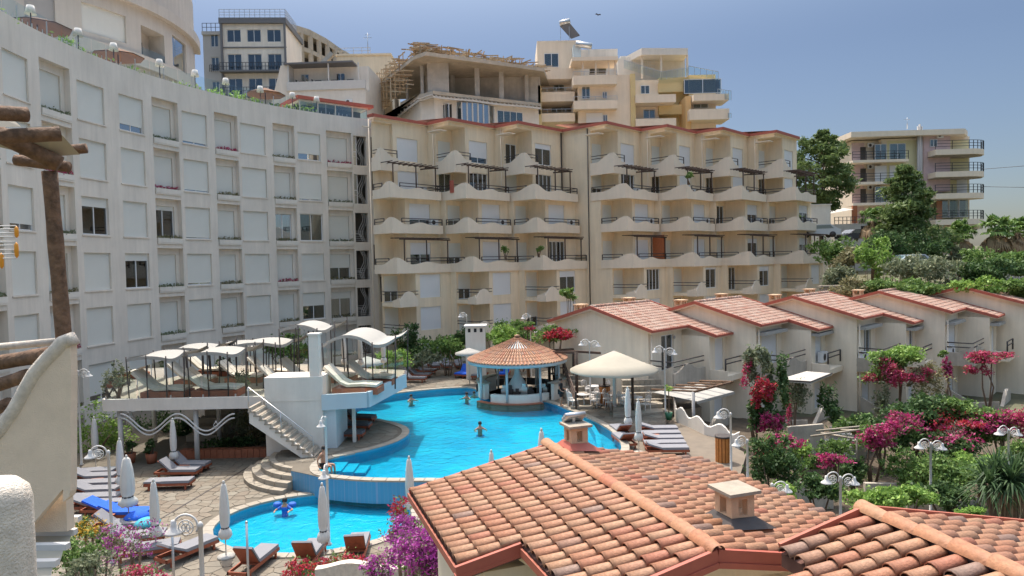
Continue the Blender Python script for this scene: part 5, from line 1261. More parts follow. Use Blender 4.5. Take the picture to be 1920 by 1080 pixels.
# ---------------------------------------------------------------- loungers
def lounger(back=0.0, cush='cushion', L=1.95, W=.68):
    """x axis: from the head end (0) to the foot (L). back = backrest angle"""
    t = thing('sun_lounger', 'x', 'sun lounger')
    fr = MB(); h = .30
    for y in (-W/2, W/2-.05): fr.box(0, L, y, y+.05, h-.10, h)
    fr.box(0,.05,-W/2,W/2,h-.1,h); fr.box(L-.05,L,-W/2,W/2,h-.1,h); fr.box(L*.35,L*.35+.04,-W/2,W/2,h-.06,h-.01)
    ob('frame', fr, M['lwood'], t)
    sl = MB(); x = .72
    while x < L-.08: sl.box(x, x+.07, -W/2+.05, W/2-.05, h-.02, h+.005); x += .11
    ob('slats', sl, M['lwood'], t, kind='stuff')
    for x in (.18, L-.22):
        for y in (-W/2+.02, W/2-.08): ob('leg', MB().box(x, x+.07, y, y+.06, 0, h-.1), M['lwood'], t)
    # backrest panel, hinged at x=.72
    c, s = math.cos(back), math.sin(back); bl = .72
    p = lambda a, y, z: (.72-a*c-z*s*(1 if back else 1), y, h+a*s+z*c)
    mb = MB(); vs = [p(a,y,z) for z in (0,.035) for a in (0,bl) for y in (-W/2+.03, W/2-.03)]
    mb.add(vs, [(0,1,3,2),(4,6,7,5),(0,4,5,1),(2,3,7,6),(0,2,6,4),(1,5,7,3)]); ob('backrest', mb, M['lwood'], t)
    # cushion as one bent pad
    prof = []; th = .075
    pts = [(bl,0),(0,0)]; n1 = [(.72-bl*c, h+bl*s), (.72-.06*c, h+.06*s+.0), (.72+.05, h+.01), (L-.02, h+.01)]
    up = []
    for i, (x, z) in enumerate(n1):
        if i < 2: nx_, nz = s, c
        else: nx_, nz = 0, 1
        up.append((x+nx_*(th+.03)*(1 if i<2 else 0), z+nz*(th+.03)))
    lo = [(x+ (s*.035 if i<2 else 0), z+(c*.035 if i<2 else .0)) for i, (x, z) in enumerate(n1)]
    mb = MB(); n = 4; w2 = W/2-.015
    vs = [(x,y,z) for y in (-w2, w2) for x, z in lo] + [(x,y*.96,z) for y in (-w2, w2) for x, z in up]
    fs = []
    for i in range(3): fs += [(8+i, 8+i+1, 12+i+1, 12+i), (i, 4+i, 4+i+1, i+1), (i, i+1, 8+i+1, 8+i), (4+i+1, 4+i, 12+i, 12+i+1)]
    fs += [(0,8,12,4),(3,7,15,11)]
    mb.add(vs, fs); ob('cushion', mb, M[cush], t)
    return t
LP = {}
def put_lounger(p, deg, label, back=0.0, cush='cushion', group='sun loungers round the pools', scale=1.0, towel=None):
    key = (round(back,1), cush)
    if key not in LP: LP[key] = lounger(back, cush); r = LP[key]; r.location = p; r.rotation_euler = (0,0,math.radians(deg)); r['label'] = label; r['group'] = group; r.scale = (scale,)*3; return r
    return dup(LP[key], p, math.radians(deg), label, group, scale)
bk = .75
put_lounger(P(276,917,0), 2, 'flat grey cushioned lounger standing alone nearest the open paving of the lower deck', 0)
put_lounger(P(296,894,0), -2, 'grey lounger with raised back just behind the flat one, lower deck', bk)
put_lounger(P(318,882,0), -6, 'grey lounger with raised back beside the closed parasol, lower deck', bk)
rowL = [(150,893),(150,903),(150,916),(150,929),(150,943),(150,956)]
for i, (u, v) in enumerate(rowL):
    put_lounger(P(u-2, v+4, 0)+Vector((-.3,0,0)), 3, 'grey lounger in the tightly packed left row, %s from the back' % ORD[i], .4 if i % 2 else 0)
put_lounger(P(170,965,0)+Vector((-.2,0,0)), -4, 'lounger spread with a bright blue towel in the left row', .4, 'blue')
put_lounger(P(190,975,0)+Vector((0,0,0)), -2, 'second blue-towelled lounger, behind the thick closed parasol', .4, 'blue')
put_lounger(P(172,1002,0), 8, 'grey lounger with raised back behind the orange flowers', .7)
put_lounger(P(196,1028,0), 14, 'grey lounger behind the purple bougainvillea by the tall white lamp post', .7)
put_lounger(P(216,1052,0), 18, 'grey lounger beyond the purple bougainvillea, nearest of its row', .7)
put_lounger(P(300,1066,0), 60, 'grey lounger turned towards the small pool at the bottom of the photo', .5)
for i, (u, v, d) in enumerate(((445,1092,80),(560,1080,88),(662,1066,95))):
    put_lounger(P(u, v, 0), d, 'reddish lounger with raised back towards us by the small pool, '+('left','middle','right')[i], .95)
up_ = [(643,790,-15,.8,'dcushion','dark grey lounger with raised back on the pool peninsula, furthest of three'),(629,806,-8,.8,'dcushion','dark grey lounger with raised back on the pool peninsula, middle of three'),(612,823,-4,.6,'dcushion','grey lounger on the pool peninsula nearest the white lamp')]
for u, v, d, b_, c_, l_ in up_: put_lounger(P(u, v, ZU), d, l_, b_, c_)
far = [(752,716,-12),(763,708,-14),(775,700,-18),(808,694,-70),(833,694,-75),(858,693,-78)]
for i, (u, v, d) in enumerate(far):
    if i < 3: put_lounger(P(u, v, ZU), d, 'grey lounger beyond the blue terrace wing, %s from the left' % ORD[i], .8)
    else: put_lounger(P(u, v-6, ZU), d, 'grey lounger in front of the round green shrub, %s from the left' % ORD[i-3], .8)
for i, (u, v) in enumerate(((878,706),(892,707),(909,709))): put_lounger(P(u, v-4, ZU), -110, ['lounger with a blue and white spotted towel left of the bar','lounger with a plain blue towel left of the bar','grey lounger tucked against the left side of the bar'][i], .8, 'blue' if i < 2 else 'cushion')
put_lounger(P(950,702,ZU), -100, 'lounger with blue towel seen between the bar posts', .8, 'blue')
for i in range(5): put_lounger(P(1199+i*3, 815+i*9.5, .5), -2, 'grey lounger in the sun deck row right of the pool, %s from the back' % ORD[i], .0 if i % 2 else .3)
for i in range(2): put_lounger(P(1176+i*7, 826+i*18, .5), 100, 'reddish lounger pointing away beside the closed parasols, %s one' % ('far','near')[i], .6)
# small orange side tables
def side_table(p, label):
    t = thing('side_table', label, 'table', p, .2, 'small orange wooden side tables'); mb = MB()
    ob('top', MB().box(-.24,.24,-.24,.24,.33,.37), M['ptable'], t)
    for x in (-.2,.15):
        for y in (-.2,.15): ob('leg', MB().box(x,x+.05,y,y+.05,0,.33), M['ptable'], t)
side_table(P(348,885,0), 'small orange side table between the two raised grey loungers')
for u, v, l in ((180,915,'small orange side table in the left lounger row beside the ring lamp'),(178,948,'small orange side table in the left lounger row in front of the blue towels'),(206,980,'small orange side table by the thick closed parasol'),(1228,829,'small orange table between loungers on the sun deck')): side_table(P(u, v, 0 if u < 900 else .5), l)
# turquoise and blue towels heaped
def heap(p, m_, label):
    mb = MB(); mb.lathe([(.02,0),(.42,.02),(.45,.10),(.30,.22),(.12,.27),(.02,.28)], 12); tag(ob('towel', mb, M[m_], None, p), label, 'towel')
heap(P(258,990,0)+Vector((0,0,.35)), 'blue', 'crumpled dark blue towel behind the purple bougainvillea'); heap(P(277,1000,0)+Vector((0,0,.3)), 'turq', 'crumpled turquoise towel behind the purple bougainvillea')
# terrace daybeds
def daybed():
    t = thing('daybed', 'x', 'daybed'); ob('base', MB().box(.1,2.1,-.5,.5,0,.28), M['lwoodp'], t)
    prof = [(-.30,1.12),(.0,.84),(.45,.46),(.75,.33),(1.4,.36),(2.05,.31)]
    for y0 in (-.47,.02):
        mb = MB(); n = len(prof); vs = [(x,y,z) for y in (y0,y0+.45) for x,z in prof]+[(x+(.06 if i<2 else 0),y,z+.11) for y in (y0,y0+.45) for i,(x,z) in enumerate(prof)]
        fs = []
        for i in range(n-1): fs += [(2*n+i,2*n+i+1,3*n+i+1,3*n+i),(i,n+i,n+i+1,i+1),(i,i+1,2*n+i+1,2*n+i),(n+i+1,n+i,3*n+i,3*n+i+1)]
        fs += [(0,2*n,3*n,n),(n-1,2*n-1,4*n-1,3*n-1)]; mb.add(vs, fs); ob('mattress', mb, M['mattress'], t)
    return t
db = daybed(); dbp = [(268,734,34.5,0,1.1,'in front under the first canopy'),(362,732,34.5,0,1.15,'in front beside the first, under the second canopy'),(330,716,38,0,1,'behind the two front beds'),(425,718,38.5,-4,1,'beside the potted shrub'),(365,704,41,0,1,'in the third row from the front'),(478,706,40,-4,1,'beneath the middle canopy'),(540,696,38,-5,1.1,'against the square white pillar'),(596,700,38,-5,1,'just right of the square pillar'),(625,722,34.5,-6,1.15,'nearest the blue wing edge'),(665,706,37,-6,1.05,'below the small open parasol'),(500,720,36.2,0,1,'near the top of the outdoor stairs')]
for i, (u, v, d, r, s_, l) in enumerate(dbp):
    x = Q(u, 700, d).x; lb = 'cream daybed on the sun terrace, '+l
    if i == 0: db.location = (x, d, ZP); db.scale = (s_,)*3; db['label'] = lb; db['group'] = 'daybeds on the sun terrace'
    else: dup(db, (x, d, ZP), math.radians(r), lb, 'daybeds on the sun terrace', s_)
# shade canopies
def canopy(u0, u1, v, d, dep, rise, label, sag=.35, seed=0):
    xa, xb = Q(u0, v, d).x, Q(u1, v, d).x; zc = Q((u0+u1)/2, v, d).z; t = thing('shade_canopy', label, 'canopy', ((xa+xb)/2, d+dep/2, ZP), 0, 'white canopies of the sun terrace'); w = (xb-xa); zc -= ZP
    mb = MB(); nx_, ny_ = 22, 10; vs = []
    for j in range(ny_+1):
        for i in range(nx_+1):
            a = i/nx_; b = j/ny_; z = zc + (rise*math.sin(min(1, a/.68)*math.pi)**.8 if a < .68 else -.15*math.sin((a-.68)/.32*math.pi)) + .32*max(0, (a-.68)/.32)*1.0 - sag*.35*math.sin(b*math.pi)*(.4+.6*abs(a-.34))
            vs.append(((a-.5)*w, (b-.5)*dep, z))
    fs = [(j*(nx_+1)+i, j*(nx_+1)+i+1, (j+1)*(nx_+1)+i+1, (j+1)*(nx_+1)+i) for j in range(ny_) for i in range(nx_)]
    mb.add(vs, fs, 0, True)
    for y_ in (-dep/2, dep/2):          # hanging hem
        ed = [(k if y_ < 0 else ny_*(nx_+1)+k) for k in range(nx_+1)]; base = len(mb.v); mb.add([vs[q] for q in ed]+[(vs[q][0], vs[q][1]*1.0, vs[q][2]-.16) for q in ed], [(k, nx_+1+k, nx_+2+k, k+1) for k in range(nx_)], 0, True)
    ob('canvas', mb, M['cloth'], t)
    for a in (0, .34, .68, 1):
        for y_ in (-dep/2, dep/2):
            lean = .22 if a in (0, 1) else .05; s_ = -1 if a < .5 else 1; ztop = zc+.10+(.35 if a == 1 else 0)+(rise*.5 if .3 < a < .4 else 0)
            ob('pole', MB().tube([((a-.5)*w-s_*lean*.4, y_, 0), ((a-.5)*w+s_*lean*.3*0, y_, ztop)], .035, 6), M['rail'], t)
canopy(236,346,672,33.9,2.6,.12,'white canopy at the front left corner of the sun terrace')
canopy(350,462,664,33.9,2.4,.12,'white canopy at the front of the sun terrace, second from its left corner')
canopy(308,412,656,38,2.4,.12,'white canopy in the second row of the sun terrace')
canopy(392,505,650,40,2.6,.12,'white canopy in the rear row of the sun terrace, behind the second front one')
canopy(440,552,646,37,2.6,.12,'white canopy left of the highest arched one')
canopy(523,628,619,37,2.8,.3,'highest arched white canopy above the square pillar')
canopy(604,742,646,35.2,4.2,.5,'largest domed white canopy on the right wing of the sun terrace')
# ---------------------------------------------------------------- closed parasols
def closed_parasol(h=2.5, fat=1.0):
    t = thing('closed_parasol', 'x', 'parasol'); ob('base', MB().lathe([(.02,0),(.28,0),(.28,.06),(.05,.10),(.02,.10)], 12), M['concrete'], t)
    ob('pole', MB().tube([(0,0,.05),(0,0,h)], .022, 6), M['steel'], t)
    mb = MB(); n = 16; vs = []; prof = [(.03,h-.02),(.07,h-.10),(.115,h-.5),(.14,h-1.0),(.13,h-1.35),(.10,h-1.5),(.17,h-1.62),(.19,h-1.78),(.13,h-1.88)]
    for r, z in prof:
        for k in range(n):
            a = 2*math.pi*k/n; rr = r*fat*(1+(.16 if k % 2 else -.12)); vs.append((rr*math.cos(a), rr*math.sin(a), z+(.03 if k % 4 == 0 and z < h-1.6 else 0)))
    fs = [(i*n+k, i*n+(k+1)%n, (i+1)*n+(k+1)%n, (i+1)*n+k) for i in range(len(prof)-1) for k in range(n)]; fs.append(tuple(range(n))[::-1]); mb.add(vs, fs, 0, True)
    mb.lathe([(.01,h-.02),(.05,h-.02),(.03,h+.06),(.01,h+.07)], 8); ob('canvas', mb, M['pcloth'], t)
    ob('strap', MB().lathe([(.115*fat,h-1.53),(.125*fat,h-1.53),(.125*fat,h-1.49),(.115*fat,h-1.49)], 12), M['rail'], t); return t
cp = closed_parasol(); cpf = closed_parasol(2.6, 1.6)
cps = [(424,1045,0,'closed white parasol standing at the left rim of the small pool',1,0),(293,1040,0,'closed white parasol on the lower deck beside the turquoise towel',1,0),(327,885,0,'closed white parasol beside the raised loungers under the terrace',1,0),(228,935,0,'closed white parasol behind the tall white lamp post',1,0),(180,880,0,'closed white parasol at the back of the left lounger row',1,0),(608,1052,0,'closed white parasol beside the lamp at the front of the small pool',1,0),(770,985,0,'closed white parasol between the small pool and the tiled roof',1,0),(1178,818,.5,'closed white parasol left of the pair on the sun deck',1,0),(1198,850,.5,'closed white parasol right of the pair on the sun deck',1,0),(600,712,ZP,'closed white parasol behind the square pillar',.8,0),(646,700,ZP,'closed white parasol behind the domed canopy, left one',.9,0),(677,702,ZP,'closed white parasol behind the domed canopy, middle one',.9,0),(720,698,ZP,'closed white parasol behind the domed canopy, right one',.9,0),(761,692,ZU,'closed white parasol beside the blue wing of the terrace',1.1,0),(846,688,ZU,'closed white parasol among the loungers left of the bar',1.1,0),(242,985,0,'thick closed white parasol above the blue towels',1,1)]
done = set()
for u, v, z, l, s_, fat in cps:
    src = cpf if fat else cp; p = P(u, v, z)
    if src not in done: src.location = p; src['label'] = l; src['group'] = 'closed parasols'; src.scale = (s_,)*3; done.add(src)
    else: dup(src, p, random.random(), l, 'closed parasols', s_)
for (u, v, D_, zb, nm, hh) in ((1015,806,27.2,0,'tip of a closed white parasol rising above the tiled roof edge, right of two',0),(921,846,26,0,'tip of a closed white parasol rising above the tiled roof edge, left of two',0)):
    p = Q(u, v, D_); dup(cp, (p.x, p.y, 0), 0, nm, 'closed parasols', p.z/2.5)
# ---------------------------------------------------------------- open parasols
def open_parasol(label, base, r, zr_, za, mt='cloth', n=8, mast=.04, posts=None):
    t = thing('open_parasol', label, 'parasol', base); mb = MB(); vs = [(0,0,za)]; m_ = n*4; 
    for q, (f, dz) in enumerate(((.33,.66),(.66,.31),(1,0))):
        for k in range(m_):
            a = 2*math.pi*k/m_; s_ = 1-.035*f*(1-abs(math.cos(a*n/2))) ; vs.append((r*f*s_*math.cos(a), r*f*s_*math.sin(a), zr_+(za-zr_)*dz))
    fs = [(0, 1+k, 1+(k+1)%m_) for k in range(m_)]
    for q in range(2): fs += [(1+q*m_+k, 1+(q+1)*m_+k, 1+(q+1)*m_+(k+1)%m_, 1+q*m_+(k+1)%m_) for k in range(m_)]
    b0 = 1+2*m_; vs += [(vs[b0+k][0], vs[b0+k][1], vs[b0+k][2]-.14) for k in range(m_)]; fs += [(b0+k, b0+m_+k, b0+m_+(k+1)%m_, b0+(k+1)%m_) for k in range(m_)]
    mb.add(vs, fs, 0, True); ob('canvas', mb, M[mt], t)
    ob('mast', MB().tube([(0,0,0),(0,0,za-.03)], mast, 8), M['white'], t)
    rb = MB()
    for k in range(n): a = 2*math.pi*k/n; rb.bar((0,0,za-.12), (r*.97*math.cos(a), r*.97*math.sin(a), zr_-.03), .03)
    ob('ribs', rb, M['pvc'], t); return t
M['creamc'] = mat('cream_canvas', (.39,.355,.285), .85, .05, 2)
bigp = P(1153,772,ZU); big = open_parasol('huge cream umbrella over the white bar chairs', bigp, 2.55, Q(1153,683,41).z-ZU-.05, Q(1153,652,41).z-ZU, 'creamc', 8, .10)
for dx, dy in ((-.3,2.2),(1.0,-.2)): ob('wooden_post', MB().tube([(dx,dy,0),(dx,dy,2.75)], .08, 8), M['wood'], big)
open_parasol('small open white parasol behind the domed canopy', tuple(Q(689,700,46).xy)+(ZU,), 1.15, Q(689,679,46).z-ZU, Q(689,668,46).z-ZU)
open_parasol('small white parasol tilted beside the bar roof', tuple(Q(880,690,50).xy)+(ZU,), 1.0, Q(880,661,50).z-ZU, Q(880,652,50).z-ZU)
# ---------------------------------------------------------------- pool bar
bc = P(978,745,ZU); bc.y += 1.0; bc.x -= .2
bar = thing('pool_bar', 'round open pool bar with a conical terracotta roof and curved white counter', 'bar', bc)
Rg = Q(1071,670,bc.y).x-Q(978,670,bc.y).x; ze = Q(978,671,bc.y).z-ZU; za = Q(972,632,bc.y).z-ZU
mb = MB(); mb.lathe([(.05,za-.06),(Rg,ze-.02),(Rg,ze-.22),(Rg-.1,ze-.22),(.05,za-.3)], 32); ob('roof', mb, M['bluewall'], bar); ro = MB(); nt_ = 84
for k in range(nt_):
    a = 2*math.pi*k/nt_; m_ = 9
    for j in range(m_):
        r1 = Rg*(1-j/m_)+.04; r0 = Rg*(1-(j+1)/m_)-.02
        if r0*2*math.pi/nt_ < .09 and k % 2: continue
        w1 = r1*math.pi/nt_*.92; w0 = max(.02, r0*math.pi/nt_*.92); z1 = ze+(za-ze)*(1-r1/Rg)+.05; z0 = ze+(za-ze)*(1-r0/Rg)+.02
        d = Vector((math.cos(a), math.sin(a), 0)); s_ = Vector((-math.sin(a), math.cos(a), 0))
        ro.add([d*r1-s_*w1+Vector((0,0,z1-.04)), d*r1-s_*w1*.4+Vector((0,0,z1+.03)), d*r1+s_*w1*.4+Vector((0,0,z1+.03)), d*r1+s_*w1+Vector((0,0,z1-.04)), d*r0-s_*w0+Vector((0,0,z0-.04)), d*r0-s_*w0*.4+Vector((0,0,z0+.03)), d*r0+s_*w0*.4+Vector((0,0,z0+.03)), d*r0+s_*w0+Vector((0,0,z0-.04))], [(0,1,5,4),(1,2,6,5),(2,3,7,6),(0,3,2,1)])
ob('roof_tiles', ro, M['tile'], bar, kind='stuff')
ob('finial', MB().lathe([(.02,za+.05),(.2,za+.03),(.16,za+.14),(.02,za+.18)], 10), M['tile'], bar)
for a in (-60,-105,-150,-15,60,120,165,20): ob('post', MB().tube([(2.75*math.cos(math.radians(a)), 2.75*math.sin(math.radians(a)), 0),(2.75*math.cos(math.radians(a)), 2.75*math.sin(math.radians(a)), ze)], .08, 8), M['bluewall'], bar)
ob('flared_pillar', MB().lathe([(.75,0),(.72,.12),(.62,.3),(.35,.75),(.2,1.0),(.15,1.4),(.15,ze+.2)], 20, (-.05,-1.2,.55)), M['white'], bar)
def arcwall(r0, r1, a0, a1, z0, z1, mt, nm, par, n=20):
    pts = [(r1*math.cos(math.radians(a0+(a1-a0)*k/n)), r1*math.sin(math.radians(a0+(a1-a0)*k/n))) for k in range(n+1)]+[(r0*math.cos(math.radians(a1-(a1-a0)*k/n)), r0*math.sin(math.radians(a1-(a1-a0)*k/n))) for k in range(n+1)]
    return ob(nm, MB().prism(pts, z0, z1), M[mt], par)
arcwall(2.45,2.75,-130,-45,-.6,.45,'whitewall','low_counter',bar); arcwall(2.9,3.15,-45,35,0,1.05,'whitewall','counter',bar); arcwall(2.7,3.25,-47,37,1.05,1.12,'stone','counter_top',bar); arcwall(2.3,2.65,130,215,0,1.0,'whitewall','counter',bar); arcwall(2.2,2.75,128,217,1.0,1.08,'stone','counter_top',bar)
ob('floor', MB().lathe([(.02,.02),(2.5,.02)], 24), M['stone'], bar)
arcwall(2.75,3.1,-150,-60,-.75,-.05,'lwoodp','pool_seat_step',bar)
for k in range(9): a = math.radians(30+k*16); ob('slat', MB().bar((2.8*math.cos(a),2.8*math.sin(a),.4+(k%3)*.01),(2.8*math.cos(a+.27),2.8*math.sin(a+.27),.4+(k%3)*.01),.04,.5), M['rail'], bar)
rg = random.Random(3)
for k in range(9):
    a = math.radians(-120+k*14); r = 1.7+.4*rg.random(); mb = MB(); x, y = r*math.cos(a), r*math.sin(a); h_ = .5+rg.random()*.35
    mb.box(x-.2,x+.2,y-.18,y+.18,.02,h_); mb.box(x-.12,x+.1,y-.1,y+.12,h_,h_+.22); ob('bar_equipment', mb, M['rail' if k%3 else 'steel'], bar)
# sunshade wall, wooden rail and steps beside the bar
wr = thing('wooden_stair_rail', 'dark wooden handrail climbing beside the bar towards the villa', 'railing', (0,0,0)); mb = MB()
pA, pB, pC = P(1047,738,ZU), P(1062,742,ZU), P(1080,768,ZU); pA.y += 2; pB.y += 2.4
for dz in (.35,.65,.95): mb.bar(pA+Vector((-1.3,.6,1.1+dz)), pB+Vector((0,0,1.1+dz)), .07); mb.bar(pB+Vector((0,0,1.1+dz)), pC+Vector((0,0,dz)), .07)
for p, z in ((pA,1.1),(pB,1.1),(pC,0)): mb.bar(p+Vector((0,0,0)), p+Vector((0,0,z+1.05)), .10)
ob('rails', mb, M['wood'], wr)
for k in range(6): f = k/6; p = pC+(pB-pC)*f; ob('step', MB().box(p.x-.6+.3,p.x+1.0,p.y,p.y+.5,ZU-.1,ZU+.18*(k+1)), M['stone'], wr)
bh = thing('timber_shelter', 'dark timber posts and beam of a pergola behind the bar', 'pergola', (0,0,0)); 
for u, d in ((1030,47),(1081,42.5),(1076,47)): p = Q(u,700,d); ob('post', MB().tube([(p.x,d,ZU),(p.x,d,Q(u,660,d).z)], .10, 8), M['wood'], bh)
mb = MB(); mb.bar(Q(1010,660,47),Q(1081,661,42.5),.16); mb.bar(Q(1020,655,49),Q(1125,662,42),.14); mb.bar(Q(990,658,48),Q(1076,655,47),.14); ob('beam', mb, M['wood'], bh)
# white pavilion-like chimney block behind the bar
wc_ = thing('white_vent_block', 'small white rendered block with three openings behind the bar', 'kiosk', tuple(Q(873,650,52).xy)+(0,)); zt = Q(890,613,52).z
ob('wall', MB().box(0,1.5,0,1.4,0,zt), M['whitewall'], wc_); ob('cap', MB().box(-.1,1.6,-.1,1.5,zt,zt+.1), M['white'], wc_)
for k in range(3): ob('opening', MB().box(.2+k*.45,.4+k*.45,-.01,.02,zt-.4,zt-.12), M['dark'], wc_)
# ---------------------------------------------------------------- white bar chairs, tables
def barchair():
    t = thing('white_chair', 'x', 'chair'); s_ = MB(); s_.box(-.22,.22,-.22,.22,.44,.48); ob('seat', s_, M['chairw'], t)
    mb = MB(); mb.tube([(-.2,.2,.46),(-.21,.26,.9),(0,.29,1.0),(.21,.26,.9),(.2,.2,.46)], .022, 6); 
    for k in (-.1,0,.1): mb.tube([(k,.21,.46),(k,.27,.96)], .014, 5)
    ob('backrest', mb, M['chairw'], t)
    for x in (-.19,.19):
        for y in (-.19,.19): ob('leg', MB().tube([(x*1.15,y*1.15,0),(x,y,.45)], .02, 5), M['chairw'], t)
    return t
def bartable():
    t = thing('white_table', 'x', 'table'); ob('top', MB().lathe([(.02,.72),(.42,.72),(.42,.75),(.02,.75)], 20), M['chairw'], t); ob('stem', MB().lathe([(.25,0),(.25,.03),(.04,.08),(.03,.72)], 12), M['chairw'], t); return t
bt = bartable(); bch = barchair(); first = True; rg = random.Random(8); k = 0
for i, (u, v, l) in enumerate(((1095,762,'nearest the dark wooden rail'),(1124,758,'left of the umbrella mast'),(1160,764,'right of the umbrella mast'),(1192,768,'at the right end of the group'),(1115,745,'at the back of the group'))):
    p = P(u, v, ZU); lb = 'white round table '+l
    if i == 0: bt.location = p; bt['label'] = lb; bt['group'] = 'white tables under the cream umbrella'
    else: dup(bt, p, 0, lb, 'white tables under the cream umbrella')
    for q in range(4 if i < 4 else 2):
        a = math.radians(45+90*q+rg.uniform(-20,20)); c = Vector((p.x+.78*math.cos(a), p.y+.78*math.sin(a), ZU)); cl = 'white chair drawn up to the '+'white round table '+l+', '+('far right side','far left side','near left side','near right side')[q]
        cl = cl.replace('the white round table', 'table'); cl = cl.replace('to the table','to the table')
        cl = 'white chair %s of the table %s' % (('far right','far left','near left','near right')[q], l)
        if first: bch.location = c; bch.rotation_euler = (0,0,a-math.pi/2); bch['label'] = cl; bch['group'] = 'white chairs under the cream umbrella'; first = False
        else: dup(bch, c, a-math.pi/2, cl, 'white chairs under the cream umbrella')
brl = thing('slatted_barrel_bin', 'orange slatted round bin under the cream umbrella', 'bin', P(1134,757,ZU)); 
for k in range(14): a = 2*math.pi*k/14; ob('slat', MB().obox((.3*math.cos(a),.3*math.sin(a),.55), (.03*math.cos(a),.03*math.sin(a),0), (-.055*math.sin(a),.055*math.cos(a),0), (0,0,.55)), M['barrel'], brl)
ob('rim', MB().lathe([(.26,1.08),(.36,1.08),(.36,1.16),(.26,1.16)], 16), M['rail'], brl); ob('liner', MB().lathe([(.02,0),(.27,0),(.27,1.08),(.02,1.0)], 14), M['rail'], brl)
b2 = dup(brl, P(1356,865,.5), 0, 'orange slatted round bin on the sun deck beside the curved lamp')
# stepped pale stone walls behind the umbrella
tw = thing('stone_terrace_walls', 'low stepped courses of pale stone behind the bar chairs', 'wall', (0,0,0))
for r in range(4):
    for k in range(9):
        p = Q(1168+k*10.5, 760, 41.5+r*.45); w = 10.5*41.7/1300*.97; z0 = ZU+.0+r*.32; ob('stone_block', MB().box(p.x, p.x+w, p.y, p.y+.45, z0-(.32 if r else .8), z0+.30), M['stone'], tw)
pt = thing('potted_tree', 'slim potted tree with a small green crown beside the stone walls', 'potted plant', P(1254,787,ZU-.1)); ob('pot', MB().lathe([(.15,0),(.22,.4),(.2,.4),(.14,.36)], 12), mat('green_pot',(.02,.12,.06),.4,0), pt); ob('stem', MB().tube([(0,0,.3),(.03,0,1.1),(0,0,1.7)], .03, 6), M['trunk'], pt); leaves('crown', [(0,0,1.8,.25,.25,.16,120)], .06, M['lime'], pt)
# wavy white garden wall by the awning
ww = [P(1262,765,ZU),P(1268,785,ZU-.1),P(1290,800,.5),P(1320,815,.5),P(1360,828,.4),P(1392,842,.3)]; ww2 = []
for a, b in zip(ww[:-1], ww[1:]):
    for k in range(6): ww2.append(a+(b-a)*k/6)
mb = MB()
for k, (a, b) in enumerate(zip(ww2[:-1], ww2[1:])): h0 = .62+.16*math.sin(k*.9); h1 = .62+.16*math.sin((k+1)*.9); mb.add([a+Vector((0,0,-1)),b+Vector((0,0,-1)),b+Vector((0,0,h1)),a+Vector((0,0,h0)),a+Vector((.1,.22,h0)),b+Vector((.1,.22,h1)),b+Vector((.1,.22,-1)),a+Vector((.1,.22,-1))],[(0,1,2,3),(3,2,5,4),(4,5,6,7)])
tag(ob('wavy_garden_wall', mb, M['whitewall']), 'low white wall with a wavy top along the sun deck', 'wall')
# log pergola with pale awning in front of the first villa
lp = thing('log_pergola', 'log pergola with a pale awning leaning on the nearest villa', 'pergola', (0,0,0)); c0, c1, c2, c3 = Q(1222,730,41.5), Q(1300,735,37.6), Q(1370,717,39), Q(1312,714,42.5)
ob('beam', MB().tube([c1, c2], .07, 7), M['log'], lp)
for k in range(5): f = k/4; ob('rafter', MB().tube([c0+(c3-c0)*f, c1+(c2-c1)*f+Vector((.1,-.1,.05))], .055, 6), M['log'], lp)
ob('post', MB().tube([(c1.x,c1.y,-.5),tuple(c1)], .09, 8), M['greyr'], lp)
mb = MB(); d_ = Vector((0,0,-.18)); lowr = Vector((0.5,-.6,-.45)); mb.add([c0+d_, c1+d_*2+lowr*.3, c2+d_*2+lowr*.3, c3+d_], [(0,1,2,3)]); mb.add([c1+d_*2+lowr*.3, c2+d_*2+lowr*.3, c2+d_*2.8+lowr*.3, c1+d_*2.8+lowr*.3], [(0,1,2,3)]); ob('awning', mb, M['cloth'], lp)
# ---------------------------------------------------------------- curled lamps
def lamp(kind, h):
    t = thing('curled_lamp', 'x', 'lamp'); r = .245
    ob('pole', MB().lathe([(.10,0),(.10,.05),(.05,.10),(.045,h),(.06,h+.01),(.05,h+.08),(.01,h+.12)], 10), M['white'], t)
    for sgn in ((1,) if kind == 1 else ((1,-1) if kind == 2 else (-1,))):
        zc = h-.10+(.12 if sgn < 0 else 0); cx = sgn*(r+.05)
        mb = MB(); mb.tube([(cx+r*math.cos(t_)*-sgn, 0, zc+r*math.sin(t_)) for t_ in np.linspace(-.5, math.pi, 16)], .025, 6); ob('arm', mb, M['white'], t)
        mb = MB(); 
        for q in (.62,.35): mb.tube([(cx+r*q*math.cos(t_), 0, zc-.02+r*q*math.sin(t_)) for t_ in np.linspace(0,2*math.pi,16)[:-1]], .014, 4, closed=True)
        for q in range(6): a = q*math.pi/3; mb.tube([(cx,0,zc-.02),(cx+r*.62*math.cos(a),0,zc-.02+r*.62*math.sin(a))], .012, 4)
        ob('scroll', mb, M['white'], t)
        ob('lamp_shade', MB().lathe([(.02,.16),(.05,.15),(.06,.05),(.08,.0),(.175,-.075),(.195,-.11),(.175,-.11),(.02,-.03)], 16, (cx+sgn*r, 0, zc-.02)), M['white'], t)
    return t
LM = {}
def put_lamp(p, kind, h, rot, label, s_=1.0):
    k_ = (kind, round(h,1))
    if k_ not in LM: LM[k_] = lamp(*k_); r = LM[k_]; r.location = p; r.rotation_euler = (0,0,math.radians(rot)); r['label'] = label; r['group'] = 'white curled lamps'; r.scale = (s_,)*3
    else: dup(LM[k_], p, math.radians(rot), label, 'white curled lamps', s_)
put_lamp(P(617,1022,0), 1, 2.7, -85, 'white lamp post in front of the small pool, shade turned to us')
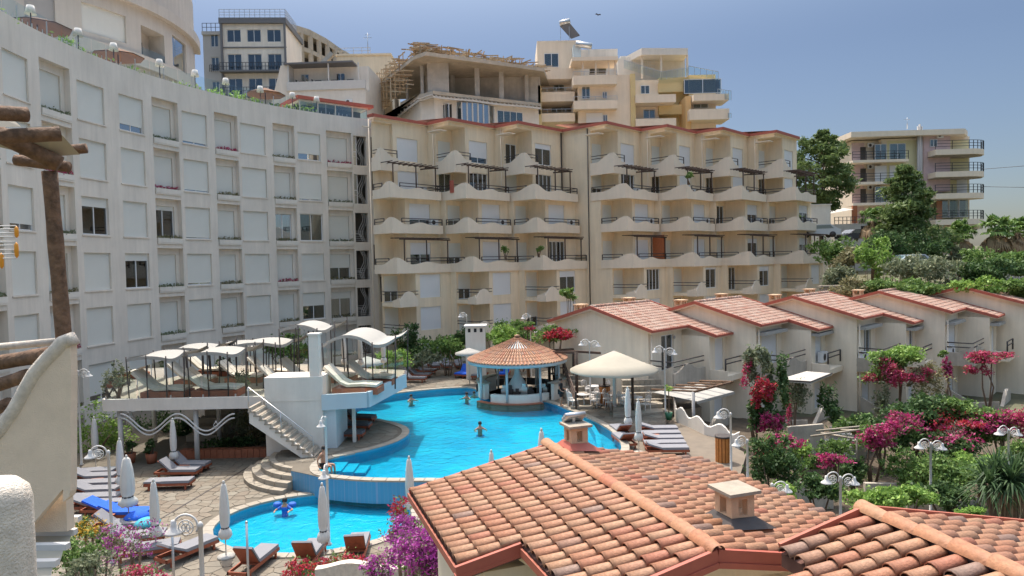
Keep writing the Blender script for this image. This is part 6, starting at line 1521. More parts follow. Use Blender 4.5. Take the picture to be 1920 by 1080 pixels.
put_lamp(P(613,886,ZU), 1, 2.3, -95, 'white lamp standing behind it at the left tip of the large pool')
put_lamp(P(212,1055,0), 3, 3.6, 10, 'tallest white lamp post by the purple bougainvillea, bottom left')
put_lamp(P(228,872,0), 1, 2.6, 0, 'white lamp in front of the left terrace column')
put_lamp(P(153,872,0), 1, 4.6, 0, 'tall thin white lamp by the hotel wall left of the sun terrace')
q_ = Q(378,1050,18); put_lamp((q_.x,18,0), 3, 2.1, 0, 'white lamp whose ring just shows at the bottom edge, left of the small pool', 1.3)
put_lamp(tuple(Q(1107,735,43).xy)+(ZU,), 2, 3.6, 10, 'twin white lamp against the gable of the nearest villa')
put_lamp(tuple(Q(1247,735,39.5).xy)+(ZU,), 2, 3.5, -10, 'twin white lamp in front of the balcony of the nearest villa')
put_lamp(P(1371,890,.5), 3, 2.5, 5, 'white lamp behind the orange bin on the sun deck')
put_lamp(P(1402,925,.0), 3, 2.1, 20, 'short white lamp over the tiled roof edge beside the bin')
put_lamp(tuple(Q(1745,960,28.1).xy)+(-1.1,), 2, 2.8, 10, 'twin white lamp in the right garden above the lime bushes')
put_lamp(tuple(Q(1576,960,24).xy)+(-1.1,), 2, 2.8, 10, 'twin white lamp rising behind the right tiled roof ridge')
put_lamp(tuple(Q(1890,960,30).xy)+(-1.1,), 2, 2.8, 15, 'twin white lamp at the right edge above the spiky yucca')
put_lamp(tuple(Q(1448,960,24).xy)+(-1.1,), 1, 2.6, 5, 'white lamp head peeping over the tiled roof slope')
put_lamp(tuple(Q(995,640,50).xy)+(ZU,), 3, 5.0, 0, 'white lamp above the cone roof of the bar', .95)
put_lamp(tuple(Q(876,640,54).xy)+(ZU,), 3, 4.9, 0, 'white lamp above the small white block', .95)
put_lamp(tuple(Q(1003,640,48).xy)+(ZU,), 1, 4.0, 0, 'second lamp above the cone roof of the bar, a little lower', .95)
# plain steel poles near the camera
for u, v, D_, l in ((322,980,19.5,'thin grey steel pole left of the small pool'),(462,978,19.5,'thin grey steel pole in front of the left rim of the small pool')):
    p = Q(u, v, D_); tag(ob('steel_pole', MB().tube([(0,0,-.4),(0,0,p.z)], .035, 8).lathe([(.01,p.z+.02),(.04,p.z),(.04,p.z-.04),(.01,p.z-.04)], 8), M['steel'], None, (p.x,p.y,0)), l, 'pole')
# ================================================================== NEAR TILED HOUSES
def barrel(sign, L=.35, r0=.070, r1=.087, seg=7, th=.012):
    """half-barrel roof tile, its lip end (y = sign*L) raised and wider"""
    vs = []; fs = []
    for (y, z, r) in ((0, 0, r0), (sign*L, .028, r1)):
        for q in (r, r-th):
            for k in range(seg): a = math.pi*(1-k/(seg-1)); vs.append((q*math.cos(a), y, z+q*.92*math.sin(a)))
    o = lambda e, q, k: e*2*seg+q*seg+k
    for k in range(seg-1):
        fs.append((o(0,0,k), o(1,0,k), o(1,0,k+1), o(0,0,k+1))); fs.append((o(1,0,k), o(1,1,k), o(1,1,k+1), o(1,0,k+1)))
    fs.append((o(0,0,0), o(0,1,0), o(1,1,0), o(1,0,0))); fs.append((o(0,0,seg-1), o(1,0,seg-1), o(1,1,seg-1), o(0,1,seg-1)))
    if sign > 0: fs = [tuple(reversed(f)) for f in fs]
    me = MB().add(vs, fs, 0, False); 
    for i in range(len(me.sm)): me.sm[i] = i < 2*(seg-1) and i % 2 == 0
    return me
def tiled_house(name, label, F, zR, rz, xs_l, xs_r, slope, front, zbase=-1.6, nmax=296):
    """xs_l / xs_r: list of (x0, x1, width) strips of the left and right slope"""
    H = thing(name, label, 'house', (F[0], F[1], 0), rz); roof = MB(); trim = MB()
    sp, ex = .192, .285
    cells = []
    for side, strips in ((-1, xs_l), (1, xs_r)):
        for (x0, x1, w) in strips:
            roof.add([(x0,0,zR-.02),(x1,0,zR-.02),(x1,side*w,zR-.02-slope*w),(x0,side*w,zR-.02-slope*w),(x0,0,zR-.16),(x1,0,zR-.16),(x1,side*w,zR-.16-slope*w),(x0,side*w,zR-.16-slope*w)], [(0,3,2,1),(4,5,6,7),(0,1,5,4),(1,2,6,5),(2,3,7,6),(3,0,4,7)])
            n = int((x1-x0)/sp+.5); m_ = max(1, round((w-.06)/ex))
            for k in range(n):
                for j in range(m_):
                    x = x0+(k+.5)*(x1-x0)/n; y = side*(.06+j*(w-.10)/m_); cells.append((x, y, side))
    dist = lambda c: math.hypot(F[0]+math.cos(rz)*c[0]-math.sin(rz)*c[1], F[1]+math.sin(rz)*c[0]+math.cos(rz)*c[1])
    cells.sort(key=dist)
    ro = ob('roof_bed', roof, M['tilebase'], H)
    ml = barrel(-1).mesh('roof_tile', [M['tile']]); mr_ = barrel(1).mesh('roof_tile', [M['tile']]); rg = random.Random(5); st = MB()
    for k, (x, y, side) in enumerate(cells):
        z = zR-slope*abs(y)+rg.uniform(-.005,.006); tilt = math.atan(slope)
        if k < nmax:
            o = ob('roof_tile', ml if side < 0 else mr_, [M['tile']], H, (x, y, z)); o.rotation_euler = (tilt*(1 if side < 0 else -1)+rg.uniform(-.012,.012), 0, rg.uniform(-.022,.022))
        else:
            b = barrel(side); rm = Matrix.Rotation(tilt*(1 if side < 0 else -1), 3, 'X')
            vs = [rm @ Vector(v)+Vector((x, y, z)) for v in b.v]; base = len(st.v); st.add(vs, b.f); st.sm[-len(b.sm):] = b.sm
    if st.v: ob('roof_tiles_beyond', st, M['tile'], H, kind='stuff')
    # ridge caps
    xe = max(s[1] for s in xs_r+xs_l if s[0] <= max(0, s[0])); xe = front; n = int((xe+.1)/.34)
    rc = MB(); L = (xe+.12)/n*1.12; seg = 9; vs = []; fs = []
    for (x, r, z) in ((0,.106,.016),(L,.086,0)):
        for k in range(seg): a = math.pi*(1-k/(seg-1)); vs.append((x, r*math.cos(a)*-1, z+r*.85*math.sin(a)))
    for (x, r, z) in ((0,.090,.012),): 
        for k in range(seg): a = math.pi*(1-k/(seg-1)); vs.append((x, r*math.cos(a)*-1, z+r*.85*math.sin(a)))
    for k in range(seg-1): fs.append((k, k+1, seg+k+1, seg+k)); fs.append((k+1, k, 2*seg+k, 2*seg+k+1))
    rc.add(vs, fs, 0, True); rme = rc.mesh('ridge_tile', [M['tile']])
    for k in range(n): ob('ridge_tile', rme, [M['tile']], H, (-.08+k*(xe+.12)/n, 0, zR+.045+rg.uniform(-.004,.006))).rotation_euler = (rg.uniform(-.05,.05), 0, rg.uniform(-.015,.015))
    return H
def fasc(H, p, q, h=.15, t=.05, m_='redfascia', nm='red_fascia'):
    return ob(nm, MB().bar(p, q, t, h), M[m_], H)
FA = (.55, 11.6); rzA = math.atan2(-.943, .335); sl_a = .19; zA = 6.37
A1 = tiled_house('tiled_house', 'terracotta tiled house roof filling the lower centre, with a long ridge and two chimneys', FA, zA, rzA, [(0,2.9,2.34),(2.9,4.62,1.56)], [(0,4.62,2.95)], .19, 4.6)
zf = lambda w: zA-sl_a*w
# fascias, verges and gutters
fasc(A1, (-.03,-2.36,zf(2.36)-.04), (-.03,0,zA-.02), .16); fasc(A1, (-.03,0,zA-.02), (-.03,2.98,zf(2.98)-.04), .16)
fasc(A1, (-.05,-2.38,zf(2.38)-.07), (2.93,-2.38,zf(2.38)-.07), .10, .03, 'verge', 'gutter'); fasc(A1, (2.93,-2.40,zf(2.40)-.03), (2.93,-1.57,zf(1.57)-.03), .12); fasc(A1, (2.90,-2.40,zf(2.40)-.11), (2.90,-1.57,zf(1.57)-.11), .05, .12)
fasc(A1, (2.93,-1.59,zf(1.59)-.07), (4.65,-1.59,zf(1.59)-.07), .10, .03, 'verge', 'gutter')
fasc(A1, (4.65,-1.60,zf(1.60)-.02), (4.65,0,zA-.0), .13); fasc(A1, (4.65,0,zA-.0), (4.65,1.35,zf(1.35)-.02), .13); fasc(A1, (4.62,-1.6,zf(1.6)-.12), (4.62,0,zA-.10), .06, .14); fasc(A1, (4.62,0,zA-.10), (4.62,1.35,zf(1.35)-.12), .06, .14)
fasc(A1, (-.05,2.99,zf(2.99)-.07), (4.65,2.99,zf(2.99)-.07), .10, .04, 'verge', 'gutter')
w = MB(); w.box(.25,2.7,-2.0,2.6,-1.6,zf(2.6)-.17); w.box(2.7,4.35,-1.25,2.6,-1.6,zf(2.6)-.18)
w.add([(4.34,-1.25,5.8),(4.34,2.6,5.8),(4.34,2.6,zf(2.6)-.17),(4.34,0,zA-.17),(4.34,-1.25,zf(1.25)-.17)], [(0,1,2,3,4)]); w.add([(2.69,-2.0,5.8),(2.69,-1.2,5.8),(2.69,-1.2,zf(1.2)-.17),(2.69,-2.0,zf(2.0)-.17)], [(0,1,2,3)])
w.add([(.25,-2.0,5.8),(4.3,-1.25,5.8),(4.3,-1.25,zf(1.25)-.17),(.25,-2.0,zf(2)-.17)],[(0,1,2,3)])
ob('wall', w, M['villa'], A1)
ob('soffit', MB().add([(0,-2.34,zf(2.34)-.18),(2.9,-2.34,zf(2.34)-.18),(2.9,0,zA-.18),(0,0,zA-.18)], [(0,3,2,1)]).add([(2.9,-1.56,zf(1.56)-.18),(4.6,-1.56,zf(1.56)-.18),(4.6,0,zA-.18),(2.9,0,zA-.18)], [(0,3,2,1)]), M['villa'], A1)
def roof_chimney(H, x, y, zb, h=.34, w=.17, cap='stone', metal=False, flash='rail'):
    c = MB(); c.box(x-w,x+w,y-w,y+w,zb-.15,zb+.10)
    for dx in (-1,1):
        for dy in (-1,1): c.box(x+dx*w-(.10 if dx > 0 else 0), x+dx*w+(0 if dx > 0 else .10), y+dy*w-(.10 if dy > 0 else 0), y+dy*w+(0 if dy > 0 else .10), zb+.10, zb+h-.06)
    c.box(x-w,x+w,y-w,y+w,zb+h-.06,zb+h); o = ob('chimney', c, M['chimney'], H)
    ob('chimney_cap', MB().box(x-w-.06,x+w+.06,y-w-.06,y+w+.06,zb+h+.001,zb+h+.04), M[cap], o)
    ob('flashing', MB().add([(x-w-.02,y-w-.02,zb+.09),(x+w+.02,y-w-.02,zb+.09),(x+w+.02,y+w+.02,zb+.07),(x-w-.02,y+w+.02,zb+.07),(x-w-.10,y-w-.10,zb+.01),(x+w+.14,y-w-.10,zb+.01),(x+w+.16,y+w+.20,zb-.05),(x-w-.10,y+w+.20,zb-.05)], [(0,1,5,4),(1,2,6,5),(2,3,7,6),(3,0,4,7),(0,3,2,1)]), M[flash], o)
    if metal:
        mb = MB()
        for k in range(3): mb.tube([(x-.18+k*.06,y-.16,zb+h+.08+k*.045),(x-.18+k*.06,y+.2,zb+h+.08+k*.045)], .045, 8)
        mb.bar((x-.1,y,zb+h+.04),(x-.1,y,zb+h+.15),.05); ob('metal_cowl', mb, M['steel'], o)
roof_chimney(A1, 3.72, .93, zf(.93)+.10, .36, .165)
roof_chimney(A1, .22, .42, zf(.42)+.12, .34, .15, metal=True, flash='redfascia')
FB = (3.74, 7.32); rzB = math.atan2(-1.65, .54); zB = 6.72
B1 = tiled_house('tiled_house', 'nearest terracotta roof with large tiles, cut by the lower right corner', FB, zB, rzB, [(0,.45,1.1),(.45,3.6,1.75)], [(0,3.6,2.6)], .2, 3.6)
fasc(B1, (-.02,-1.1,zB-.2*1.1+.03), (-.02,0,zB+.06), .09, .04, 'verge', 'verge_board'); fasc(B1, (-.03,0,zB+.06), (-.03,2.6,zB-.47), .09, .04, 'verge', 'verge_board')
ob('wall', MB().box(.5,3.4,-1.5,2.3,-1.6,zB-.2*2.3-.2), M['villa'], B1)
# ================================================================== NEIGHBOUR'S PARAPET, LOG PERGOLA, SHADES (left edge)
D8 = 8.4
par = thing('parapet_wall', 'near sand-coloured plaster parapet with a curving white top at the left edge', 'wall', (0, D8, 0))
pp = [(-120,900),(-40,850),(0,800),(25,765),(45,728),(62,698),(84,672),(104,652),(114,640),(126,634),(132,644),(133,700),(132,921),(129,932),(118,942),(118,917),(60,984),(-120,984)]
pts = [Q(u,v,D8)-Vector((0,D8,0)) for u, v in pp]; mb = MB(); n = len(pts); th = Vector((0,.13,0))
tr = tessellate_polygon([[Vector((p.x,p.z,0)) for p in pts]]); mb.add(pts, [tuple(reversed(t)) for t in tr]); mb.add([p+th for p in pts], [tuple(t) for t in tr]); mb.add(pts+[p+th for p in pts], [(i,(i+1)%n,n+(i+1)%n,n+i) for i in range(n)])
ob('wall', mb, M['nearwall'], par)
top = [pts[i] for i in range(1, 11)]; mb = MB(); mb.tube([p+Vector((0,.06,-.03)) for p in top], [.105]*9+[.08], 12); o = ob('rounded_cap', mb, M['nearcap'], par)
q0, q1 = Q(30,984,D8+.25), Q(122,905,D8+.25); ob('recessed_wall', MB().box(q0.x, q1.x, .25, .4, q0.z-.1, q1.z), M['nearwall'], par)
gl2 = thing('gate_pillar', 'rough round-topped white plaster pillar in the bottom left corner', 'pillar', tuple(Q(-18,1000,4.0).xy)+(0,))
zt = Q(-18,905,4.0).z; ob('pillar', MB().lathe([(.215,4),(.215,zt-.12),(.20,zt-.05),(.15,zt),(.07,zt+.02),(.01,zt+.024)], 28), M['nearcap'], gl2)
def logx(name, label, a, b, r, parent=None, mt='log'):
    a = Vector(a); b = Vector(b); rg = random.Random(int(r*1e4)+len(name)); N_ = 10; mb = MB()
    mb.tube([a+(b-a)*k/N_ for k in range(N_+1)], [r*(1+rg.uniform(-.05,.05)) for _ in range(N_+1)], 14); return ob(name, mb, M[mt], parent)
lg = thing('log_pergola', 'near pergola of thick brown logs with a post standing on the plaster parapet', 'pergola', (0,0,0))
logx('post', '', Q(121,648,8.62), Q(93,322,8.62), .088, lg); logx('beam', '', Q(-160,172,8.0), Q(112,308,8.6), .10, lg)
logx('rafter', '', Q(-120,205,7.2), Q(50,215,7.9), .085, lg); logx('rafter', '', Q(-120,262,7.4), Q(113,251,8.1), .085, lg); logx('rafter', '', Q(40,290,9.4), Q(162,278,9.6), .07, lg); logx('rafter', '', Q(30,300,9.0), Q(129,313,9.0), .07, lg)
for (u0,v0,u1,v1,r) in ((-60,690,93,664,.095),(-60,740,52,704,.085),(-60,790,16,757,.08)): logx('rail_log', '', Q(u0,v0,8.9), Q(u1,v1,8.55), r, lg)
mb = MB(); mb.tube([Q(-60,656,9.6),Q(110,640,9.2)], .05, 8); ob('pale_rail', mb, M['nearcap'], lg)
mb = MB()
def sheet(ps): mb.add([Q(*p) for p in ps], [tuple(range(len(ps)))]); 
sheet([(-60,195,8.2),(2,203,8.2),(40,238,8.0),(-60,238,8.0)]); sheet([(50,238,8.4),(100,236,8.3),(150,290,8.8),(88,292,8.6),(20,262,8.4)])
mb.add([Q(-60,262,8.4),Q(28,258,8.4),Q(60,290,8.6),Q(-60,250,8.9)],[(0,1,2,3)])
ob('canvas', mb, M['creamc'], lg)
# television aerial
ae = thing('television_aerial', 'television aerial of white rods with orange tips poking in at the left edge', 'antenna', (0,0,0)); rods = MB()
for u1, vs_ in ((31,(424,430,437,444)),(31,(453,460,468,476,484)),(3,(478,486,494,500))):
    for v in vs_: rods.tube([Q(-90,v,5.6),Q(u1-1,v+(v-450)*.02,5.6)], .0055, 5)
ob('rods', rods, M['white'], ae, kind='stuff')
M['orangep'] = mat('orange_plastic', (.75,.30,.02), .4, 0)
for u, v, h in ((31,435,11),(31,469,15),(3,489,15)): 
    c = Q(u,v,5.6); ob('tip', MB().lathe([(.002,-h*.0043),(.014,-h*.003),(.016,0),(.014,h*.003),(.002,h*.0043)], 10, c), M['orangep'], ae)
# white slatted shades below the parapet
shd = thing('shade_strips', 'white fabric shade strips on white beams stepping down below the plaster parapet', 'shade', (0,0,0))
rows = [(975,150,9.3),(1000,142,8.8),(1027,128,8.3),(1058,108,7.8),(1092,92,7.4)]
for k, (v, ur, d) in enumerate(rows):
    z_ = Q(60,v,d); ob('beam', MB().bar(Q(-40,v,d), Q(ur,v-3,d), .09, .07), M['white'], shd)
    if k < len(rows)-1:
        v2, u2, d2 = rows[k+1]; mb = MB(); n = 8; vs = []
        for j in range(n+1):
            f = j/n
            for (ua, ub) in ((-40, ur-8+(u2-ur)*f),):
                a = Q(ua, v+(v2-v)*f, d+(d2-d)*f); b = Q(ub, v+(v2-v)*f-2, d+(d2-d)*f); s_ = Vector((0,0,-.10*math.sin(f*math.pi))); vs += [a+s_, b+s_]
        mb.add(vs, [(2*j, 2*j+1, 2*j+3, 2*j+2) for j in range(n)], 0, True); ob('fabric', mb, M['creamc'], shd)
# ================================================================== PLANTS
def bush(label, u, v, d, r, n, mt, size, seed=0, zb=None, cat='bush', name='bush', k=7, group=None, extra=()):
    """(u, v, d) sight point of the centre; r = radii in metres"""
    c = Q(u, v, d); zb = zb if zb is not None else terrain(c.x, c.y)
    t = thing(name, label, cat, (c.x, c.y, zb), 0, group)
    cz = c.z-zb; bl = lumps((0,0,cz), r, n, k, seed); o = leaves('foliage', bl, size, M[mt], t, seed)
    rg = random.Random(seed); mb = MB()
    for q in range(4): a = rg.uniform(0,6.28); mb.tube([(rg.uniform(-.1,.1),rg.uniform(-.1,.1),0), (math.cos(a)*r[0]*.25, math.sin(a)*r[1]*.25, cz*.5), (math.cos(a)*r[0]*.5, math.sin(a)*r[1]*.5, cz)], [.05+.02*r[0], .04, .02], 5)
    ob('stems', mb, M['trunk'], t)
    for i, (mt2, n2, (ox,oy,oz), r2, sz) in enumerate(extra): leaves('flowers', lumps((ox,oy,cz+oz), r2, n2, 6, seed+i+50), sz, M[mt2], t, seed+i+9)
    return t
def tree(label, u, vt, vb, d, rx_, mt, n, size, seed, zb=None, cat='tree', name='pine_tree', shape='pine'):
    top = Q(u, vt, d); bot = Q(u, vb, d); zb = terrain(top.x, top.y) if zb is None else zb
    t = thing(name, label, cat, (top.x, top.y, zb)); H = top.z-zb; hc = top.z-bot.z; rg = random.Random(seed)
    mb = MB(); pts = [(rg.uniform(-.12,.12)*k, rg.uniform(-.1,.1)*k, H*k/6) for k in range(7)]; mb.tube(pts, [.34*(1-k/7.5) for k in range(7)], 8); bl = []
    nl = 26
    for k in range(nl):
        f = (k+.5)/nl; z = H-hc*(1-f)*.95-.3; a = k*2.4+rg.uniform(-.4,.4)
        if shape == 'pine': prof = (1-f)**.75*1.0+.12
        else: prof = math.sin(min(1,f*.9+.12)*math.pi)**.6
        q = rx_*prof*rg.uniform(.45,.95); s = rx_*rg.uniform(.22,.40)*(.6+prof*.5)
        bl.append((math.cos(a)*q, math.sin(a)*q, z, s*1.15, s*1.15, s*.62, n/nl)); mb.tube([(0,0,z-.5-q*.2),(math.cos(a)*q*.6, math.sin(a)*q*.6, z-.2),(math.cos(a)*q, math.sin(a)*q, z)], [.09,.06,.03], 5)
    ob('trunk', mb, M['trunk'], t); leaves('crown', bl, size, M[mt], t, seed, up=.5, aspect=.35); return t
tree('tall dark pine with a broad ragged crown just right of the terraced apartments', 1541, 243, 388, 84, 3.5, 'pine', 15000, .26, 3, shape='round')
tree('bushy green pine in front of the yellow and pink hill apartments', 1700, 310, 492, 70, 3.4, 'pine', 17000, .24, 5)
def palm(label, u, v, d, s=1.0, fronds=34, skirt=True, seed=0, group='fan palms on the right slope'):
    c = Q(u, v, d); zb = terrain(c.x, c.y); t = thing('fan_palm', label, 'palm', (c.x, c.y, zb), 0, group); h = c.z-zb; rg = random.Random(seed)
    ob('trunk', MB().tube([(0,0,-.3),(.05,0,h*.5),(0,0,h)], [.26*s,.22*s,.2*s], 8), M['trunk'], t)
    def frond(mb, a, e, L, w, droop):
        d_ = Vector((math.cos(a)*math.cos(e), math.sin(a)*math.cos(e), math.sin(e))); s_ = Vector((-math.sin(a), math.cos(a), 0)); st_ = d_*(L*.5)
        for k in range(11):
            f = (k-5)/5*1.25; dd = (d_*math.cos(f)+s_*math.sin(f)).normalized(); tip = st_+dd*L*.55*(1-.25*abs(f))+Vector((0,0,-droop*L*(.5+abs(f)*.4))); mid = st_+dd*L*.3; wv = s_.cross(dd).normalized()*.02+s_*w*.09
            mb.add([Vector((0,0,h))+p for p in (st_*.9, mid+wv, tip, mid-wv)], [(0,1,2,3)])
        mb.bar(Vector((0,0,h)), Vector((0,0,h))+st_, .03)
    mb = MB()
    for k in range(fronds): frond(mb, k*2.4, rg.uniform(-.25,1.35), 1.5*s*rg.uniform(.8,1.1), s, rg.uniform(.1,.4))
    ob('fronds', mb, M['green'], t)
    if skirt:
        mb = MB()
        for k in range(46): frond(mb, rg.uniform(0,6.28), rg.uniform(-1.35,-.75), 1.7*s*rg.uniform(.7,1.2), s, .35)
        ob('dead_skirt', mb, M['palmdry'], t)
palm('fan palm with a brown dead skirt left of the bushy green pine', 1638, 412, 76, 1.25, seed=1)
palm('fan palm with a brown dead skirt right of the bushy green pine', 1800, 440, 70, 1.2, seed=2)
palm('left one of two fan palms crowding the right skyline', 1868, 432, 68, 1.25, seed=3)
palm('right one of two fan palms crowding the right skyline, cut by the photo edge', 1908, 436, 70, 1.3, seed=4)
# slope shrubs
sh = [(1560,470,66,(1.8,1.6,1.6),'green','broad green shrub beside the end of the terraced apartments'),(1590,490,64,(1.6,1.6,1.4),'drygreen','dry brownish shrub on the upper slope'),(1570,525,60,(1.3,1.2,1.1),'olive','olive shrub over the stone retaining wall'),(1640,488,62,(1.7,1.5,2.0),'lime','bright yellow-green bush in the middle of the slope'),(1672,470,66,(2.4,1.6,1.8),'dkgreen','dark green thicket under the bushy pine'),(1738,470,66,(2.4,1.6,1.8),'dkgreen','dark green thicket at the right foot of the bushy pine'),(1690,505,60,(2.0,1.5,1.3),'olive','grey-green bush beside the pale blue car'),(1745,510,58,(2.2,1.6,1.6),'olive','grey-green bush right of the pale blue car'),(1660,540,56,(2.2,1.5,1.0),'green','green bush just above the second pair of villa chimneys'),(1735,540,56,(2.0,1.5,.9),'green','green bush just above the middle villa roof'),(1850,492,64,(3.0,1.6,1.2),'green','large green bush below the two right palms'),(1900,490,62,(2.2,1.6,1.2),'green','large green bush at the right edge below the palms'),(1820,515,58,(2.4,1.3,1.2),'dkgreen','dark clipped hedge length by the iron fence, left part'),(1880,512,58,(2.6,1.3,1.3),'dkgreen','dark clipped hedge length by the iron fence, right part'),(1830,538,55,(1.6,1.2,.8),'lime','yellow-green bush in front of the dark hedge'),(1905,540,55,(1.6,1.2,.8),'green','green bush above the furthest villa roof'),(1610,548,56,(1.8,1.2,.9),'drygreen','dry bush above the second villa roof'),(1780,484,68,(2.0,1.6,1.2),'olive','pale bush between the pine and the palm')]
for i, (u, v, d, r, mt, l) in enumerate(sh): bush(l, u, v, d, r, 2600, mt, .15, 20+i, k=9)
mb = MB(); a, b = Q(1540,530,58), Q(1640,520,60); 
sw = thing('stone_retaining_wall', 'rough stone retaining wall on the slope beside the terraced apartments', 'wall', (a.x,a.y,0)); rg = random.Random(9); mb = MB()
for r in range(5):
    x = 0
    while x < 6.5: w = rg.uniform(.35,.8); ob('stone', MB().box(x, x+w-.04, rg.uniform(-.06,.0), .4, 4.4+r*.5, 4.86+r*.5+rg.uniform(-.03,.02)), M['dryst'], sw); x += w
ob('coping', MB().box(-.1,7.5,-.1,.5,6.92,7.05), M['stone'], sw)
fn = thing('grey_wall_and_fence', 'grey road wall with an iron fence behind the hedge, right edge', 'fence', (0,0,0)); p = Q(1790,525,60); mb = MB(); mb.box(p.x,p.x+8,60,60.3,terrain(p.x,60)-2,Q(1850,520,60).z); ob('wall', mb, M['greyr'], fn); mb = MB()
for k in range(40): mb.bar((p.x+k*.2,60.1,Q(1850,520,60).z),(p.x+k*.2,60.1,Q(1850,495,60).z),.03)
mb.bar((p.x,60.1,Q(1850,496,60).z),(p.x+8,60.1,Q(1850,496,60).z),.05); ob('fence_bars', mb, M['iron'], fn, kind='stuff'); ob('wall_pier', MB().box(p.x-.5,p.x+.1,59.9,60.5,3,Q(1800,495,60).z), M['greyr'], fn)
# behind the pool, in front of the apartments
for i, (u, v, d, r, mt, l) in enumerate([(838,652,54,(1.9,1.4,1.4),'green','round dark green shrub left of the small white block'),(866,645,56,(1.0,1.0,1.2),'dkgreen','dark shrub touching the small white block'),(765,650,56,(1.6,1.2,1.6),'dkgreen','dark green tree in the corner between hotel and apartments'),(800,675,53,(1.0,.8,.8),'olive','pale flowering shrub between loungers behind the pool'),(935,632,53,(1.8,1.2,.7),'lime','bright green shrub behind the cone roof, left'),(975,625,55,(2.0,1.4,1.0),'green','green shrub behind the cone roof, middle'),(540,660,52,(2.6,1.2,1.4),'green','green shrubs at the back of the sun terrace, left part'),(725,675,50,(1.4,1.0,.9),'lime','light green shrub behind the glass of the right wing')]): bush(l, u, v, d, r, 2400, mt, .13, 60+i, 0.0)
bush('small leafy tree with sparse branches rising against the cream apartments', 1067, 553, 50, (.7,.5,.55), 130, 'green', .22, 71, ZU, 'tree', 'sapling', 4)
bush('red bougainvillea spilling over the left eave of the nearest villa', 1038, 628, 47, (1.2,.9,.6), 1200, 'green', .12, 72, ZU, 'flowering shrub', 'bougainvillea', 6, extra=[('redfl',1500,(.3,-.4,0),(1.1,.7,.5),.09)])
bush('pink and white flowering shrub behind the bar roof', 990, 614, 50, (.8,.7,.45), 700, 'green', .11, 73, ZU, 'flowering shrub', 'flowering_shrub', 5, extra=[('pinkfl',250,(0,-.3,.1),(.7,.5,.3),.07)])
# on the sun terrace
bush('potted olive tree at the front left corner of the sun terrace', 220, 712, 34.2, (.75,.6,.85), 900, 'olive', .07, 74, ZP, 'potted tree', 'potted_olive', 6)
bush('potted shrub among the daybeds near the terrace edge', 455, 712, 35.5, (.5,.45,.7), 600, 'olive', .07, 75, ZP, 'potted tree', 'potted_olive', 5)
bush('leafy plant behind the second canopy of the sun terrace', 425, 688, 41, (.9,.6,.5), 900, 'dkgreen', .09, 76, ZP, 'plant', 'shrub', 5)
# under the terrace
for i, (u, v, d, r, mt, l) in enumerate([(180,815,36,(1.6,1.0,1.5),'lime','bright green shrub left of the terrace columns'),(215,835,38,(1.0,.9,1.1),'green','green shrub behind the left terrace column'),(300,800,41,(1.6,1.0,1.3),'dkgreen','dark shrub in the shade under the terrace, left'),(455,800,38.5,(1.3,1.0,1.3),'olive','grey twiggy shrub in the shade beside the stairs'),(360,806,40,(1.4,.8,1.0),'dkgreen','dark shrub behind the stone seats'),(440,835,36.5,(1.5,.6,.6),'dkgreen','dark planting in the terracotta planter, right'),(480,790,37.5,(.9,.8,1.6),'drygreen','dry creeper against the stair block')]): bush(l, u, v, d, r, 1500, mt, .09, 80+i, 0)
for u, l in ((243,'terracotta pot with a plant at the back left under the terrace'),(283,'second terracotta pot with a plant under the terrace')):
    p = P(u,868,0); bush(l, u, 835, p.y, (.35,.35,.35), 350, 'dkgreen', .08, int(u), 0, 'potted plant', 'potted_plant', 4); ob('pot', MB().lathe([(.2,0),(.28,.5),(.25,.5),(.2,.42)], 14), M['lwoodp'], bpy.data.objects[[o.name for o in bpy.data.objects if o.name.startswith('potted_plant')][-1]])
# front flowers
def bougain(label, u, v, d, r, n, mt, size, seed, gmt='green', zb=0, gn=None): return bush(label, u, v, d, r, gn or n*.35, gmt, size*1.1, seed, zb, 'flowering shrub', 'bougainvillea', 8, extra=[(mt, n, (0,-.1,0), (r[0]*1.05,r[1]*1.05,r[2]*1.05), size)])
bougain('big purple bougainvillea billowing below the left eave of the tiled roof', 808, 1035, 13.0, (.85,.6,.62), 6000, 'purple', .036, 90, zb=0, gn=900)
bougain('upper purple bougainvillea clump against the small pool edge', 762, 985, 14.5, (.55,.45,.28), 1800, 'purple', .034, 91, gn=260)
bougain('small purple bougainvillea tuft at the lower left of the big one', 712, 1062, 13.5, (.36,.3,.28), 900, 'purple', .032, 92, gn=200)
bougain('purple bougainvillea under the eave at the bottom', 900, 1075, 12.0, (.35,.3,.22), 700, 'purple', .03, 93, gn=300, gmt='dkgreen')
bougain('slim red bougainvillea spray rising beside the closed parasol', 752, 950, 15.5, (.22,.2,.32), 380, 'redfl', .034, 94, gn=60)
bougain('red bougainvillea in front of the upturned wooden loungers, right', 640, 1062, 17.5, (.85,.5,.38), 1800, 'redfl', .036, 95, gn=500)
bougain('red bougainvillea in front of the upturned wooden loungers, left', 575, 1075, 16.5, (.75,.5,.30), 1500, 'redfl', .036, 96, gn=400)
bougain('pinkish purple bougainvillea with bare stems in front of the left lounger row', 245, 1010, 17.5, (.75,.6,.5), 1000, 'purple', .034, 97, gn=300, gmt='olive')
bougain('small pink flowers at the bottom beside the ring lamp', 270, 1072, 16, (.6,.4,.18), 700, 'pinkfl', .036, 98, gn=240)
bougain('yellow and orange flowers beside the white shade strips', 165, 990, 19, (.42,.4,.35), 700, 'yelfl', .035, 99, gn=900)
bush('green trailing shrub beside the white shade strips', 140, 1040, 16.5, (.55,.5,.55), 2600, 'green', .045, 100, 0); bush('variegated pale shrub at the bottom left', 165, 1065, 15, (.5,.4,.35), 1800, 'olive', .04, 101, 0)
